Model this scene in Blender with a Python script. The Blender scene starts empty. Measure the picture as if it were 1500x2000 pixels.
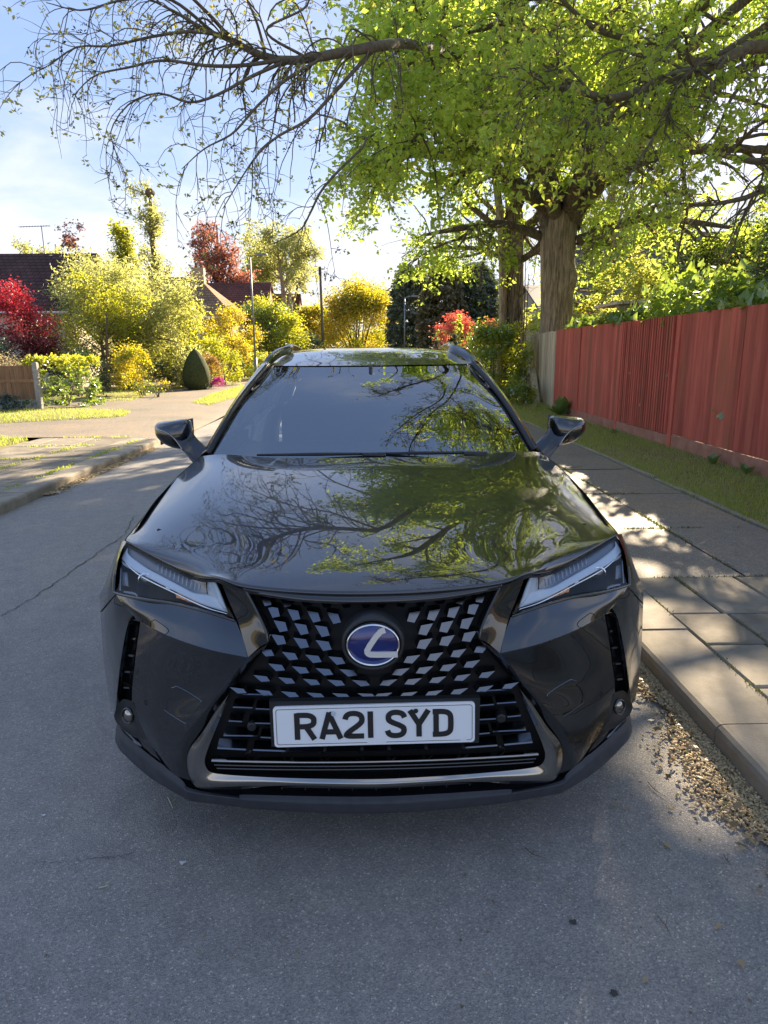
import bpy, math, random
import numpy as np
from mathutils import Matrix, Vector, Euler

SC = bpy.context.scene
COL = SC.collection
R = math.radians
PI = math.pi
rng = np.random.default_rng(11)
random.seed(5)

# ------------------------------------------------------------------ camera
cam_d = bpy.data.cameras.new('camera')
cam = bpy.data.objects.new('camera', cam_d)
COL.objects.link(cam)
cam_d.sensor_fit = 'HORIZONTAL'
cam_d.sensor_width = 36.0
cam_d.lens = 31.2
cam_d.clip_start = 0.05
cam_d.clip_end = 3000
cam.location = (0, 0, 1.45)
def cam_axes():
    p, y, r = math.atan(310/1300.0), math.atan(23/1300.0), R(0.5)
    f = Vector((math.sin(y)*math.cos(p), math.cos(y)*math.cos(p), -math.sin(p)))
    rt = Vector((math.cos(y), -math.sin(y), 0)); up = rt.cross(f)
    r2 = rt*math.cos(r) - up*math.sin(r); u2 = up*math.cos(r) + rt*math.sin(r)
    return Matrix((r2, u2, -f)).transposed()
cam.rotation_euler = cam_axes().to_euler()
SC.camera = cam

# ------------------------------------------------------------------ sky, sun, exposure
SUN_EL, SUN_AZ = 25.0, 28.0
world = bpy.data.worlds.new('World')
SC.world = world
world.use_nodes = True
nt = world.node_tree
for n in list(nt.nodes): nt.nodes.remove(n)
def wn(t, **k):
    n = nt.nodes.new(t)
    for a, b in k.items(): setattr(n, a, b)
    return n
sky = wn('ShaderNodeTexSky', sky_type='NISHITA', sun_disc=False)
sky.sun_elevation = R(SUN_EL); sky.sun_rotation = R(SUN_AZ)
sky.air_density = 1.0; sky.dust_density = 0.35; sky.ozone_density = 1.5
tc = wn('ShaderNodeTexCoord')
sep = wn('ShaderNodeSeparateXYZ'); nt.links.new(tc.outputs['Generated'], sep.inputs[0])
zc = wn('ShaderNodeMath', operation='MAXIMUM'); nt.links.new(sep.outputs['Z'], zc.inputs[0]); zc.inputs[1].default_value = 0.0
za = wn('ShaderNodeMath', operation='ADD'); nt.links.new(zc.outputs[0], za.inputs[0]); za.inputs[1].default_value = 0.16
dx = wn('ShaderNodeMath', operation='DIVIDE'); nt.links.new(sep.outputs['X'], dx.inputs[0]); nt.links.new(za.outputs[0], dx.inputs[1])
dy = wn('ShaderNodeMath', operation='DIVIDE'); nt.links.new(sep.outputs['Y'], dy.inputs[0]); nt.links.new(za.outputs[0], dy.inputs[1])
cb = wn('ShaderNodeCombineXYZ'); nt.links.new(dx.outputs[0], cb.inputs[0]); nt.links.new(dy.outputs[0], cb.inputs[1])
ns = wn('ShaderNodeTexNoise'); ns.inputs['Scale'].default_value = 1.15; ns.inputs['Detail'].default_value = 7; ns.inputs['Roughness'].default_value = 0.56
ns.inputs['Distortion'].default_value = 0.35
nt.links.new(cb.outputs[0], ns.inputs['Vector'])
# clouds thicken towards the horizon
hz = wn('ShaderNodeMapRange'); nt.links.new(zc.outputs[0], hz.inputs[0])
hz.inputs[1].default_value = 0.11; hz.inputs[2].default_value = 0.235; hz.inputs[3].default_value = 0.30; hz.inputs[4].default_value = 0.0
ad = wn('ShaderNodeMath', operation='ADD'); nt.links.new(ns.outputs['Fac'], ad.inputs[0]); nt.links.new(hz.outputs[0], ad.inputs[1])
cr = wn('ShaderNodeMapRange', interpolation_type='SMOOTHSTEP'); nt.links.new(ad.outputs[0], cr.inputs[0])
cr.inputs[1].default_value = 0.46; cr.inputs[2].default_value = 0.76; cr.inputs[3].default_value = 0.06; cr.inputs[4].default_value = 0.88
# sky contrast compressed in colour: less glare round the sun, more light opposite
gm = wn('ShaderNodeGamma'); nt.links.new(sky.outputs[0], gm.inputs[0]); gm.inputs[1].default_value = 0.44
hs = wn('ShaderNodeHueSaturation'); nt.links.new(gm.outputs[0], hs.inputs['Color']); hs.inputs['Saturation'].default_value = 1.6
tint = wn('ShaderNodeMixRGB', blend_type='MULTIPLY'); tint.inputs[0].default_value = 1.0
nt.links.new(hs.outputs[0], tint.inputs[1]); tint.inputs[2].default_value = (1.46, 1.46, 1.80, 1)
mx = wn('ShaderNodeMixRGB'); nt.links.new(cr.outputs[0], mx.inputs[0]); nt.links.new(tint.outputs[0], mx.inputs[1]); mx.inputs[2].default_value = (3.7, 3.8, 4.0, 1)
bg = wn('ShaderNodeBackground'); bg.inputs[1].default_value = 0.07
nt.links.new(mx.outputs[0], bg.inputs[0])
wo = wn('ShaderNodeOutputWorld'); nt.links.new(bg.outputs[0], wo.inputs[0])

sun_d = bpy.data.lights.new('sun', 'SUN')
sun_d.energy = 5.0; sun_d.angle = R(0.55); sun_d.color = (1.0, 0.82, 0.58)
sun = bpy.data.objects.new('sun', sun_d); COL.objects.link(sun)
sun.rotation_euler = (R(90-SUN_EL), 0, R(180-SUN_AZ))

SC.view_settings.view_transform = 'Standard'
SC.view_settings.look = 'None'
SC.view_settings.exposure = 2.08
SC.view_settings.gamma = 1.0
SC.view_settings.use_curve_mapping = False
SC.render.engine = 'CYCLES'
SC.cycles.max_bounces = 10
SC.cycles.diffuse_bounces = 6
SC.cycles.glossy_bounces = 4
SC.cycles.transmission_bounces = 6
SC.cycles.transparent_max_bounces = 8
SC.cycles.use_denoising = True
SC.cycles.sample_clamp_indirect = 6.0

# ------------------------------------------------------------------ material helpers
MATS = {}
def new_mat(name):
    m = bpy.data.materials.new(name); m.use_nodes = True
    MATS[name] = m
    t = m.node_tree
    b = t.nodes['Principled BSDF']
    return m, t, b
def sset(b, **k):
    names = dict(rough='Roughness', metal='Metallic', spec='Specular IOR Level', coat='Coat Weight', coat_rough='Coat Roughness',
                 coat_ior='Coat IOR', trans='Transmission Weight', ior='IOR', alpha='Alpha', sheen='Sheen Weight')
    for a, v in k.items(): b.inputs[names[a]].default_value = v
def node(t, ty, **k):
    n = t.nodes.new(ty)
    for a, v in k.items():
        if a in n.inputs.keys() if hasattr(n, 'inputs') else False: n.inputs[a].default_value = v
        else: setattr(n, a, v)
    return n
def c4(c): return (c[0], c[1], c[2], 1.0)
def noise(t, scale, detail=4, rough=0.55, coord='Object', stretch=None, dist=0.0):
    tcn = t.nodes.new('ShaderNodeTexCoord')
    n = t.nodes.new('ShaderNodeTexNoise')
    n.inputs['Scale'].default_value = scale; n.inputs['Detail'].default_value = detail; n.inputs['Roughness'].default_value = rough
    n.inputs['Distortion'].default_value = dist
    if stretch:
        mp = t.nodes.new('ShaderNodeMapping'); mp.inputs['Scale'].default_value = stretch
        t.links.new(tcn.outputs[coord], mp.inputs[0]); t.links.new(mp.outputs[0], n.inputs['Vector'])
    else: t.links.new(tcn.outputs[coord], n.inputs['Vector'])
    return n
def ramp(t, fac, stops):
    r = t.nodes.new('ShaderNodeValToRGB')
    e = r.color_ramp.elements
    while len(e) < len(stops): e.new(0.5)
    for i, (p, c) in enumerate(stops): e[i].position = p; e[i].color = c4(c)
    t.links.new(fac, r.inputs[0]); return r
def mixc(t, fac, a, b, mode='MIX'):
    m = t.nodes.new('ShaderNodeMixRGB'); m.blend_type = mode
    if isinstance(fac, float): m.inputs[0].default_value = fac
    else: t.links.new(fac, m.inputs[0])
    for i, x in ((1, a), (2, b)):
        if isinstance(x, tuple): m.inputs[i].default_value = c4(x)
        else: t.links.new(x, m.inputs[i])
    return m
def bump(t, b, h, strength=0.3, dist=0.01):
    n = t.nodes.new('ShaderNodeBump'); n.inputs['Strength'].default_value = strength; n.inputs['Distance'].default_value = dist
    t.links.new(h, n.inputs['Height']); t.links.new(n.outputs[0], b.inputs['Normal']); return n
def plain(name, c, **k):
    m, t, b = new_mat(name); b.inputs['Base Color'].default_value = c4(c); sset(b, **k); return m
def noisy(name, c1, c2, scale, rough=0.8, bstr=0.3, bdist=0.01, stretch=None, bscale=None, detail=5, per=0.0, metal=0.0, spec=0.3):
    m, t, b = new_mat(name)
    n = noise(t, scale, detail, 0.6, stretch=stretch)
    r = ramp(t, n.outputs['Fac'], [(0.3, c1), (0.7, c2)])
    out = r.outputs[0]
    if per > 0:                                  # every board / slab keeps a tone of its own
        oi = t.nodes.new('ShaderNodeObjectInfo')
        mr = t.nodes.new('ShaderNodeMapRange'); t.links.new(oi.outputs['Random'], mr.inputs[0])
        mr.inputs[3].default_value = 1-per; mr.inputs[4].default_value = 1+per*0.6
        hs = t.nodes.new('ShaderNodeHueSaturation'); t.links.new(mr.outputs[0], hs.inputs['Value']); t.links.new(out, hs.inputs['Color'])
        out = hs.outputs[0]
    t.links.new(out, b.inputs['Base Color']); sset(b, rough=rough, metal=metal, spec=spec)
    if bstr > 0:
        n2 = noise(t, bscale or scale*3, 5, 0.65, stretch=stretch)
        bump(t, b, n2.outputs['Fac'], bstr, bdist)
    return m
def leafmat(name, stops, trans=(0.3, 0.42, 0.04), tmix=0.5, rough=0.5, gloss=0.06):
    """leaves: every leaf (mesh island) takes its own tone from stops; light shines through"""
    m = bpy.data.materials.new(name); m.use_nodes = True; MATS[name] = m
    t = m.node_tree
    for n in list(t.nodes): t.nodes.remove(n)
    g = t.nodes.new('ShaderNodeNewGeometry')
    rp = ramp(t, g.outputs['Random Per Island'], stops)
    d = t.nodes.new('ShaderNodeBsdfDiffuse'); t.links.new(rp.outputs[0], d.inputs[0])
    tr = t.nodes.new('ShaderNodeBsdfTranslucent')
    mt = mixc(t, 0.35, trans, rp.outputs[0]); t.links.new(mt.outputs[0], tr.inputs[0])
    ms = t.nodes.new('ShaderNodeMixShader'); ms.inputs[0].default_value = tmix
    t.links.new(d.outputs[0], ms.inputs[1]); t.links.new(tr.outputs[0], ms.inputs[2])
    gl = t.nodes.new('ShaderNodeBsdfGlossy'); gl.inputs['Roughness'].default_value = rough; gl.inputs[0].default_value = (0.9, 0.95, 1, 1)
    m2 = t.nodes.new('ShaderNodeMixShader'); m2.inputs[0].default_value = gloss
    t.links.new(ms.outputs[0], m2.inputs[1]); t.links.new(gl.outputs[0], m2.inputs[2])
    o = t.nodes.new('ShaderNodeOutputMaterial'); t.links.new(m2.outputs[0], o.inputs[0])
    return m

# ------------------------------------------------------------------ object helpers
WT = {}                                         # world translation of every object that can be a parent
def props(o, label=None, cat=None, group=None, kind=None):
    if label: o['label'] = label
    if cat: o['category'] = cat
    if group: o['group'] = group
    if kind: o['kind'] = kind
    return o
def link(o, parent=None, loc=None):
    COL.objects.link(o)
    if parent is not None:
        o.parent = parent
        pw = WT[parent.name]
        l = loc if loc is not None else (0, 0, 0)
        o.location = (l[0]-pw[0], l[1]-pw[1], l[2]-pw[2])
        WT[o.name] = l
    else:
        if loc is not None: o.location = loc
        WT[o.name] = tuple(loc) if loc is not None else (0, 0, 0)
    return o
def thing(name, loc, label, cat, group=None):
    o = bpy.data.objects.new(name, None); o.empty_display_size = 0.2
    link(o, None, loc); return props(o, label, cat, group)
def mesh(name, V, Fc, mat, parent=None, loc=None, smooth=False, kind=None, label=None, cat=None, group=None, sharp=None):
    me = bpy.data.meshes.new(name)
    V = np.asarray(V, dtype=np.float32)
    if isinstance(Fc, np.ndarray) and Fc.ndim == 2:
        k = Fc.shape[1]; nf = len(Fc)
        me.vertices.add(len(V)); me.vertices.foreach_set('co', V.ravel())
        me.loops.add(nf*k); me.loops.foreach_set('vertex_index', Fc.astype(np.int32).ravel())
        me.polygons.add(nf); me.polygons.foreach_set('loop_start', np.arange(0, nf*k, k, dtype=np.int32))
        me.polygons.foreach_set('loop_total', np.full(nf, k, dtype=np.int32))
        me.update(calc_edges=True)
    else:
        me.from_pydata([tuple(map(float, v)) for v in V], [], [tuple(map(int, f)) for f in Fc])
        me.update()
    if smooth:
        me.polygons.foreach_set('use_smooth', np.ones(len(me.polygons), dtype=bool))
    if mat is not None: me.materials.append(mat)
    o = bpy.data.objects.new(name, me)
    link(o, parent, loc)
    if sharp is not None and smooth:
        try: me.set_sharp_from_angle(angle=R(sharp))
        except Exception: pass
    return props(o, label, cat, group, kind)
def inst(src, name, parent, loc, rot=(0, 0, 0), scale=(1, 1, 1)):
    o = bpy.data.objects.new(name, src.data if hasattr(src, 'data') else src)
    link(o, parent, loc); o.rotation_euler = rot; o.scale = scale
    return o
class MB:
    """collects simple shapes into one mesh"""
    def __init__(s): s.v = []; s.f = []
    def add(s, V, Fs):
        n = len(s.v); s.v += [tuple(p) for p in V]; s.f += [tuple(i+n for i in f) for f in Fs]; return s
    def box(s, x0, x1, y0, y1, z0, z1, bev=0.0):
        if bev <= 0:
            V = [(x, y, z) for z in (z0, z1) for y in (y0, y1) for x in (x0, x1)]
            return s.add(V, [(0, 2, 3, 1), (4, 5, 7, 6), (0, 1, 5, 4), (2, 6, 7, 3), (0, 4, 6, 2), (1, 3, 7, 5)])
        b = bev                                   # bevelled top rim
        V = [(x0, y0, z0), (x1, y0, z0), (x1, y1, z0), (x0, y1, z0), (x0, y0, z1-b), (x1, y0, z1-b), (x1, y1, z1-b), (x0, y1, z1-b),
             (x0+b, y0+b, z1), (x1-b, y0+b, z1), (x1-b, y1-b, z1), (x0+b, y1-b, z1)]
        return s.add(V, [(0, 3, 2, 1), (8, 9, 10, 11)] + [(i, (i+1) % 4, 4+(i+1) % 4, 4+i) for i in range(4)] + [(4+i, 4+(i+1) % 4, 8+(i+1) % 4, 8+i) for i in range(4)])
    def tube(s, pts, rad, k=8, cap=True):
        pts = [Vector(p) for p in pts]; n = len(pts)
        rad = rad if hasattr(rad, '__len__') else [rad]*n
        V = []; Fs = []
        prev = None
        for i, p in enumerate(pts):
            t = (pts[min(i+1, n-1)]-pts[max(i-1, 0)]).normalized()
            if prev is None:
                a = Vector((0, 0, 1)) if abs(t.z) < 0.9 else Vector((1, 0, 0))
                u = t.cross(a).normalized()
            else:
                u = (prev-t*prev.dot(t)).normalized()
            prev = u; w = t.cross(u)
            for j in range(k):
                a = 2*PI*j/k; V.append(p+(u*math.cos(a)+w*math.sin(a))*rad[i])
        for i in range(n-1):
            for j in range(k): Fs.append((i*k+j, i*k+(j+1) % k, (i+1)*k+(j+1) % k, (i+1)*k+j))
        if cap: Fs.append(tuple(range(k-1, -1, -1))); Fs.append(tuple((n-1)*k+j for j in range(k)))
        return s.add(V, Fs)
    def build(s, name, mat, parent=None, **k): return mesh(name, s.v, s.f, mat, parent, **k)
def catmull(P, n):
    """n points along a Catmull-Rom spline through P (uniform parameter)"""
    P = np.asarray(P, float)
    if len(P) == 2: return P[0]+(P[1]-P[0])*np.linspace(0, 1, n)[:, None]
    Q = np.vstack([2*P[0]-P[1], P, 2*P[-1]-P[-2]])
    t = np.linspace(0, len(P)-1, n); i = np.minimum(t.astype(int), len(P)-2); u = (t-i)[:, None]
    a, b, c, d = Q[i], Q[i+1], Q[i+2], Q[i+3]
    return 0.5*(2*b+(c-a)*u+(2*a-5*b+4*c-d)*u**2+(3*b-a-3*c+d)*u**3)
def loft(rows, nu, nv):
    A = np.array([catmull(r, nu) for r in rows])                # rows x nu x 3
    B = np.array([catmull(A[:, j], nv) for j in range(nu)])     # nu x nv x 3
    V = B.transpose(1, 0, 2).reshape(-1, 3)
    Fs = [(i*nu+j, i*nu+j+1, (i+1)*nu+j+1, (i+1)*nu+j) for i in range(nv-1) for j in range(nu-1)]
    return V, Fs
def mirror(V, Fs):
    V = np.asarray(V, float).copy(); V[:, 0] *= -1
    return V, [tuple(reversed(f)) for f in Fs]
def grid_obj(name, rows, nu, nv, mat, parent, thick=0.0, **k):
    V, Fs = loft(rows, nu, nv)
    o = mesh(name, V, Fs, mat, parent, smooth=True, **k)
    if thick:
        md = o.modifiers.new('thick', 'SOLIDIFY'); md.thickness = thick; md.offset = 0
    return o
def both(name, VF, mat, parent, smooth=True, thick=0.0, sharp=None, off=0):
    """a left piece and its mirror image as two objects"""
    out = []
    for V, Fs in (VF, mirror(*VF)):
        o = mesh(name, V, Fs, mat, parent, smooth=smooth, sharp=sharp)
        if thick:
            md = o.modifiers.new('thick', 'SOLIDIFY'); md.thickness = thick; md.offset = off
        out.append(o)
    return out
def chaikin(P, it=2):
    P = [tuple(p) for p in P]
    for _ in range(it):
        Q = [P[0]]
        for a, b in zip(P[:-1], P[1:]):
            if max(abs(a[0]-b[0]), abs(a[1]-b[1])) < 1e-9: continue
            Q += [(a[0]*.75+b[0]*.25, a[1]*.75+b[1]*.25), (a[0]*.25+b[0]*.75, a[1]*.25+b[1]*.75)]
        P = Q+[P[-1]]
    return P
def strip(pts, w, th=0.002, z=0.0):
    """flat stroke of width w along a 2-D polyline with mitred corners, raised th; lies in (x, z), faces -y"""
    P = [Vector(p) for p in pts]; n = len(P); L = []; Rr = []
    for i in range(n):
        d0 = (P[i]-P[i-1]).normalized() if i > 0 else None
        d1 = (P[i+1]-P[i]).normalized() if i < n-1 else None
        if d0 is None: d0 = d1
        if d1 is None: d1 = d0
        nrm = Vector((-(d0.y+d1.y), d0.x+d1.x)); nrm.normalize()
        m = min(1.0/max(0.35, nrm.dot(Vector((-d0.y, d0.x)))), 1.8)
        L.append(P[i]+nrm*w/2*m); Rr.append(P[i]-nrm*w/2*m)
    V = []; Fs = []
    for i in range(n):
        for q in (L[i], Rr[i]): V.append((q.x, z, q.y)); V.append((q.x, z-th, q.y))
    for i in range(n-1):
        a, b = 4*i, 4*(i+1)
        Fs += [(a+1, a+3, b+3, b+1), (a, a+1, b+1, b), (a+3, a+2, b+2, b+3)]
    Fs += [(0, 2, 3, 1), (4*n-4, 4*n-3, 4*n-1, 4*n-2)]
    return V, Fs

# ------------------------------------------------------------------ ground, road, pavements
def asphalt_mat(name, base, warm, sc=170.0, tint=(1.0, 1.0, 1.0)):
    m, t, b = new_mat(name)
    tcn = t.nodes.new('ShaderNodeTexCoord')
    vo = t.nodes.new('ShaderNodeTexVoronoi'); vo.inputs['Scale'].default_value = sc; t.links.new(tcn.outputs['Object'], vo.inputs['Vector'])
    hsv = t.nodes.new('ShaderNodeSeparateColor'); t.links.new(vo.outputs['Color'], hsv.inputs[0])
    k = base
    stones = ramp(t, hsv.outputs[0], [(0.0, (k*0.68, k*0.69, k*0.71)), (0.45, (k*0.95, k*0.96, k*0.98)), (0.8, (k*1.15, k*1.14, k*1.12)), (0.96, (k*1.35, k*1.3, k*1.22)), (1.0, (k*2.2, k*2.1, k*2.0))])
    big = noise(t, 0.55, 6, 0.62)
    bigr = ramp(t, big.outputs['Fac'], [(0.32, (0.78, 0.79, 0.8)), (0.5, (1.0, 1.0, 1.0)), (0.7, (1.16*warm, 1.12, 1.06/warm))])
    c = mixc(t, 1.0, stones.outputs[0], bigr.outputs[0], 'MULTIPLY')
    mid = noise(t, 9.0, 5, 0.7)
    midr = ramp(t, mid.outputs['Fac'], [(0.3, (0.82, 0.82, 0.83)), (0.6, (1.05, 1.05, 1.04))])
    c2 = mixc(t, 0.8, c.outputs[0], midr.outputs[0], 'MULTIPLY')
    c2 = mixc(t, 1.0, c2.outputs[0], tint, 'MULTIPLY')
    t.links.new(c2.outputs[0], b.inputs['Base Color'])
    sset(b, rough=0.72, spec=0.45)
    n2 = noise(t, sc*1.1, 3, 0.6)
    mm = t.nodes.new('ShaderNodeMath'); mm.operation = 'ADD'
    t.links.new(vo.outputs['Distance'], mm.inputs[0]); t.links.new(n2.outputs['Fac'], mm.inputs[1])
    bump(t, b, mm.outputs[0], 0.6, 0.004)
    return m
M_road = asphalt_mat('asphalt', 0.265, 1.0, 260.0, (1.07, 1.0, .91))
M_tarmac = asphalt_mat('path_tarmac', 0.23, 1.1, 150.0, (1.06, .95, .80))
M_drive = asphalt_mat('drive_tarmac', 0.20, 1.1, 90.0, (1.06, .90, .70))
M_slab = noisy('concrete_slab', (0.17, 0.15, 0.115), (0.31, 0.275, 0.22), 5.0, 0.88, 0.5, 0.004, bscale=160, per=0.22)
M_kerb = noisy('kerb_concrete', (0.25, 0.22, 0.17), (0.38, 0.335, 0.27), 7.0, 0.88, 0.5, 0.004, bscale=150, per=0.15)
M_soil = noisy('soil', (0.05, 0.038, 0.024), (0.13, 0.10, 0.065), 8.0, 0.95, 0.7, 0.02)
M_turf = noisy('turf', (0.14, 0.145, 0.055), (0.27, 0.22, 0.115), 6.0, 0.95, 0.6, 0.02)
M_crack = plain('crack_filler', (0.085, 0.085, 0.085), rough=0.9)
M_grass = leafmat('grass_blades', [(0.0, (0.20, 0.26, 0.04)), (0.5, (0.31, 0.38, 0.065)), (0.85, (0.44, 0.42, 0.13)), (1.0, (0.58, 0.50, 0.27))], trans=(0.6, 0.7, 0.08), tmix=0.5)
M_moss = leafmat('moss', [(0.0, (0.10, 0.11, 0.03)), (0.6, (0.2, 0.17, 0.06)), (1.0, (0.34, 0.25, 0.12))], tmix=0.15)
M_catkin = leafmat('catkin', [(0.0, (0.34, 0.23, 0.12)), (0.35, (0.60, 0.44, 0.24)), (0.8, (0.72, 0.57, 0.34)), (1.0, (0.44, 0.39, 0.17))], trans=(0.4, 0.3, 0.12), tmix=0.2)
M_flake = leafmat('leaf_flakes', [(0.0, (0.10, 0.05, 0.025)), (0.5, (0.24, 0.14, 0.07)), (0.85, (0.36, 0.27, 0.14)), (1.0, (0.16, 0.19, 0.06))], tmix=0.2)
M_twig = plain('dry_twig', (0.12, 0.085, 0.055), rough=0.9)

def sheet(name, x0, x1, y0, y1, z, mat, nx=2, ny=2, wob=0.0, parent=None, kind='structure'):
    X, Y = np.meshgrid(np.linspace(x0, x1, nx), np.linspace(y0, y1, ny))
    Z = np.full_like(X, z)
    if wob: Z = Z+wob*(np.sin(X*1.7+Y*0.9)+np.sin(Y*1.3-X*0.7)+np.sin(X*0.4+Y*2.1))
    V = np.stack([X.ravel(), Y.ravel(), Z.ravel()], 1)
    i = np.arange((ny-1)*(nx-1)); r, c = i//(nx-1), i % (nx-1)
    Fq = np.stack([r*nx+c, r*nx+c+1, (r+1)*nx+c+1, (r+1)*nx+c], 1)
    return mesh(name, V, Fq, mat, parent, smooth=True, kind=kind if parent is None else None)
ground = sheet('ground', -900, 900, -300, 1500, -0.05, M_turf)
road = sheet('road', -3.50, 1.262, -30, 70, 0.0, M_road, 20, 200, 0.0012)
far_road = sheet('far_road', -30, 30, 70, 78, 0.0, M_road)
# cracks in the road surface
def crack(pts, w=0.006):
    P = []
    for a, b in zip(pts[:-1], pts[1:]):
        for k in range(10):
            s = k/10; P.append((a[0]+(b[0]-a[0])*s+random.uniform(-.012, .012), a[1]+(b[1]-a[1])*s+random.uniform(-.012, .012)))
    P.append(pts[-1]); V = []; Fs = []
    for i, p in enumerate(P):
        q = P[min(i+1, len(P)-1)]; o = P[max(i-1, 0)]
        d = Vector((q[0]-o[0], q[1]-o[1])).normalized(); ww = w*random.uniform(0.25, 1.0)
        V += [(p[0]-d.y*ww, p[1]+d.x*ww, 0.0065), (p[0]+d.y*ww, p[1]-d.x*ww, 0.0065)]
    for i in range(len(P)-1): Fs.append((2*i, 2*i+1, 2*i+3, 2*i+2))
    return mesh('crack', V, Fs, M_crack, road)
crack([(-2.1405, 3.6108, 0.0000)[:2], (-2.0973, 3.8775, 0.0000)[:2], (-2.0788, 4.3292, 0.0000)[:2], (-2.0774, 4.7990, 0.0000)[:2], (-2.0540, 5.3738, 0.0000)[:2], (-2.1984, 6.0036, 0.0000)[:2]], 0.005)
crack([(-1.0183, 1.6849, 0.0000)[:2], (-0.9106, 1.6777, 0.0000)[:2], (-0.8114, 1.6910, 0.0000)[:2], (-0.7258, 1.7133, 0.0000)[:2]], 0.0016)

# right-hand pavement: base, kerb stones, slabs near, tarmac further on
pave_r = sheet('pavement', 1.30, 3.08, -8, 62, 0.062, M_soil)
def slab(parent, x0, x1, y0, y1, z1, mat, name='paving_slab', z0=0.03, g=0.006, bev=0.008, tilt=0.004):
    V = MB().box(x0+g, x1-g, y0+g, y1-g, z0, z1, bev).v
    a, b, c = [random.uniform(-tilt, tilt) for _ in range(3)]
    cx, cy = (x0+x1)/2, (y0+y1)/2
    V = [(x, y, z+(a*(x-cx)+b*(y-cy)*1.2+c*0.5 if z > z0+1e-4 else 0)) for x, y, z in V]
    return mesh(name, V, [(0, 3, 2, 1), (8, 9, 10, 11)]+[(i, (i+1) % 4, 4+(i+1) % 4, 4+i) for i in range(4)]+[(4+i, 4+(i+1) % 4, 8+(i+1) % 4, 8+i) for i in range(4)], mat, parent)
def kerb_stone(parent, xr, xb, y0, y1, z1=0.105, sgn=1, drop=0.0):
    """kerb with a rounded upper edge; xr = road face, xb = back"""
    prof = [(xr, -0.02), (xr, z1-0.03), (xr+sgn*0.006, z1-0.012), (xr+sgn*0.02, z1-0.002), (xr+sgn*0.04, z1), (xb, z1), (xb, -0.02)]
    dz = random.uniform(-.004, .004); dxx = random.uniform(-.006, .006)
    V = [(x+dxx, y, z+(dz if z > 0 else 0)) for y in (y0+0.004, y1-0.004) for x, z in prof]; n = len(prof)
    Fs = [(i, i+1, n+i+1, n+i) for i in range(n-1)]+[tuple(range(n-1, -1, -1)), tuple(range(n, 2*n))]
    if sgn < 0: Fs = [tuple(reversed(f)) for f in Fs]
    return mesh('kerb_stone', V, Fs, M_kerb, parent)
ky = -2.97
while ky < 34:
    kerb_stone(pave_r, 1.262, 1.555, ky, ky+0.86); ky += 0.86
# slabs, rows of three across the path
rows_y = [-2.2, -1.3, -0.7, 0.2, 0.8, 1.45, 2.05, 2.46, 2.87, 3.25, 3.83]
for i in range(len(rows_y)-1):
    y0, y1 = rows_y[i], rows_y[i+1]
    xs = [1.555, 1.86, 2.48, 3.06] if i % 2 == 0 else [1.555, 1.84, 2.20, 2.82, 3.06]
    for x0, x1 in zip(xs[:-1], xs[1:]):
        slab(pave_r, x0, x1, y0, y1, 0.105, M_slab)
# beyond them the path is patched tarmac in bays with a worn, uneven top
bays = [3.83, 5.0, 6.3, 7.7, 9.6, 12.0, 15.5, 20, 28, 40, 62]
for i in range(len(bays)-1):
    for x0, x1 in ((1.555, 2.28), (2.28, 3.04)):
        o = sheet('tarmac_bay', x0+0.006, x1-0.006, bays[i]+0.006, bays[i+1]-0.006, 0.098+random.uniform(-.003, .004), M_tarmac, 6, 10, 0.0015, parent=pave_r)
# thin concrete edging between path and verge
ey = -3.0
while ey < 24:
    slab(pave_r, 3.055, 3.115, ey, ey+0.915, 0.118+random.uniform(-.01, .006), M_kerb, 'path_edging', tilt=0.01); ey += 0.915

# verge and the gardens on the right
verge = sheet('verge', 3.115, 4.62, -8, 62, 0.10, M_turf, 12, 120, 0.008)
garden_r = sheet('garden_ground', 4.40, 70, -20, 140, 0.09, M_soil, 20, 20, 0.01)

# left-hand pavement
pave_l = sheet('left_pavement', -5.60, -3.52, -8, 11.45, 0.062, M_soil)
ky = -3.0
while ky < 10.3:
    kerb_stone(pave_l, -3.505, -3.80, ky, ky+0.88, 0.105, -1); ky += 0.88
sy = -2.6; i = 0
while sy < 11.3:
    y1 = min(sy+0.62+0.3*(i % 2), 11.4)
    xs = [-5.58, -4.95, -4.35, -3.80] if i % 2 == 0 else [-5.58, -5.25, -4.65, -4.05, -3.80]
    for x0, x1 in zip(xs[:-1], xs[1:]): slab(pave_l, x0, x1, sy, y1, 0.104, M_slab)
    sy = y1; i += 1
# sandy tarmac crossing where drives and path meet the road, dropping to the road edge
def crossing():
    X = np.array([-3.46, -3.62, -3.95, -4.6, -5.6, -6.6, -8, -12, -18]); Yv = np.array([11.45, 12, 13, 15, 17.5, 20.5, 24, 30, 40])
    XX, YY = np.meshgrid(X, Yv)
    XX = XX-np.clip((YY-14)*0.035, 0, 0.6)*(XX > -5)
    Z = np.interp(-XX, [3.46, 3.63, 4.6, 20], [0.012, 0.05, 0.104, 0.106])
    V = np.stack([XX.ravel(), YY.ravel(), Z.ravel()], 1); n = len(X); m = len(Yv)
    Fq = np.array([(r*n+c, (r+1)*n+c, (r+1)*n+c+1, r*n+c+1) for r in range(m-1) for c in range(n-1)])
    return mesh('driveway_crossing', V, Fq, M_drive, None, smooth=True, kind='structure')
crossing()
left_far = sheet('left_path', -6.6, -3.6, 40, 62, 0.1, M_drive)
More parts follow.
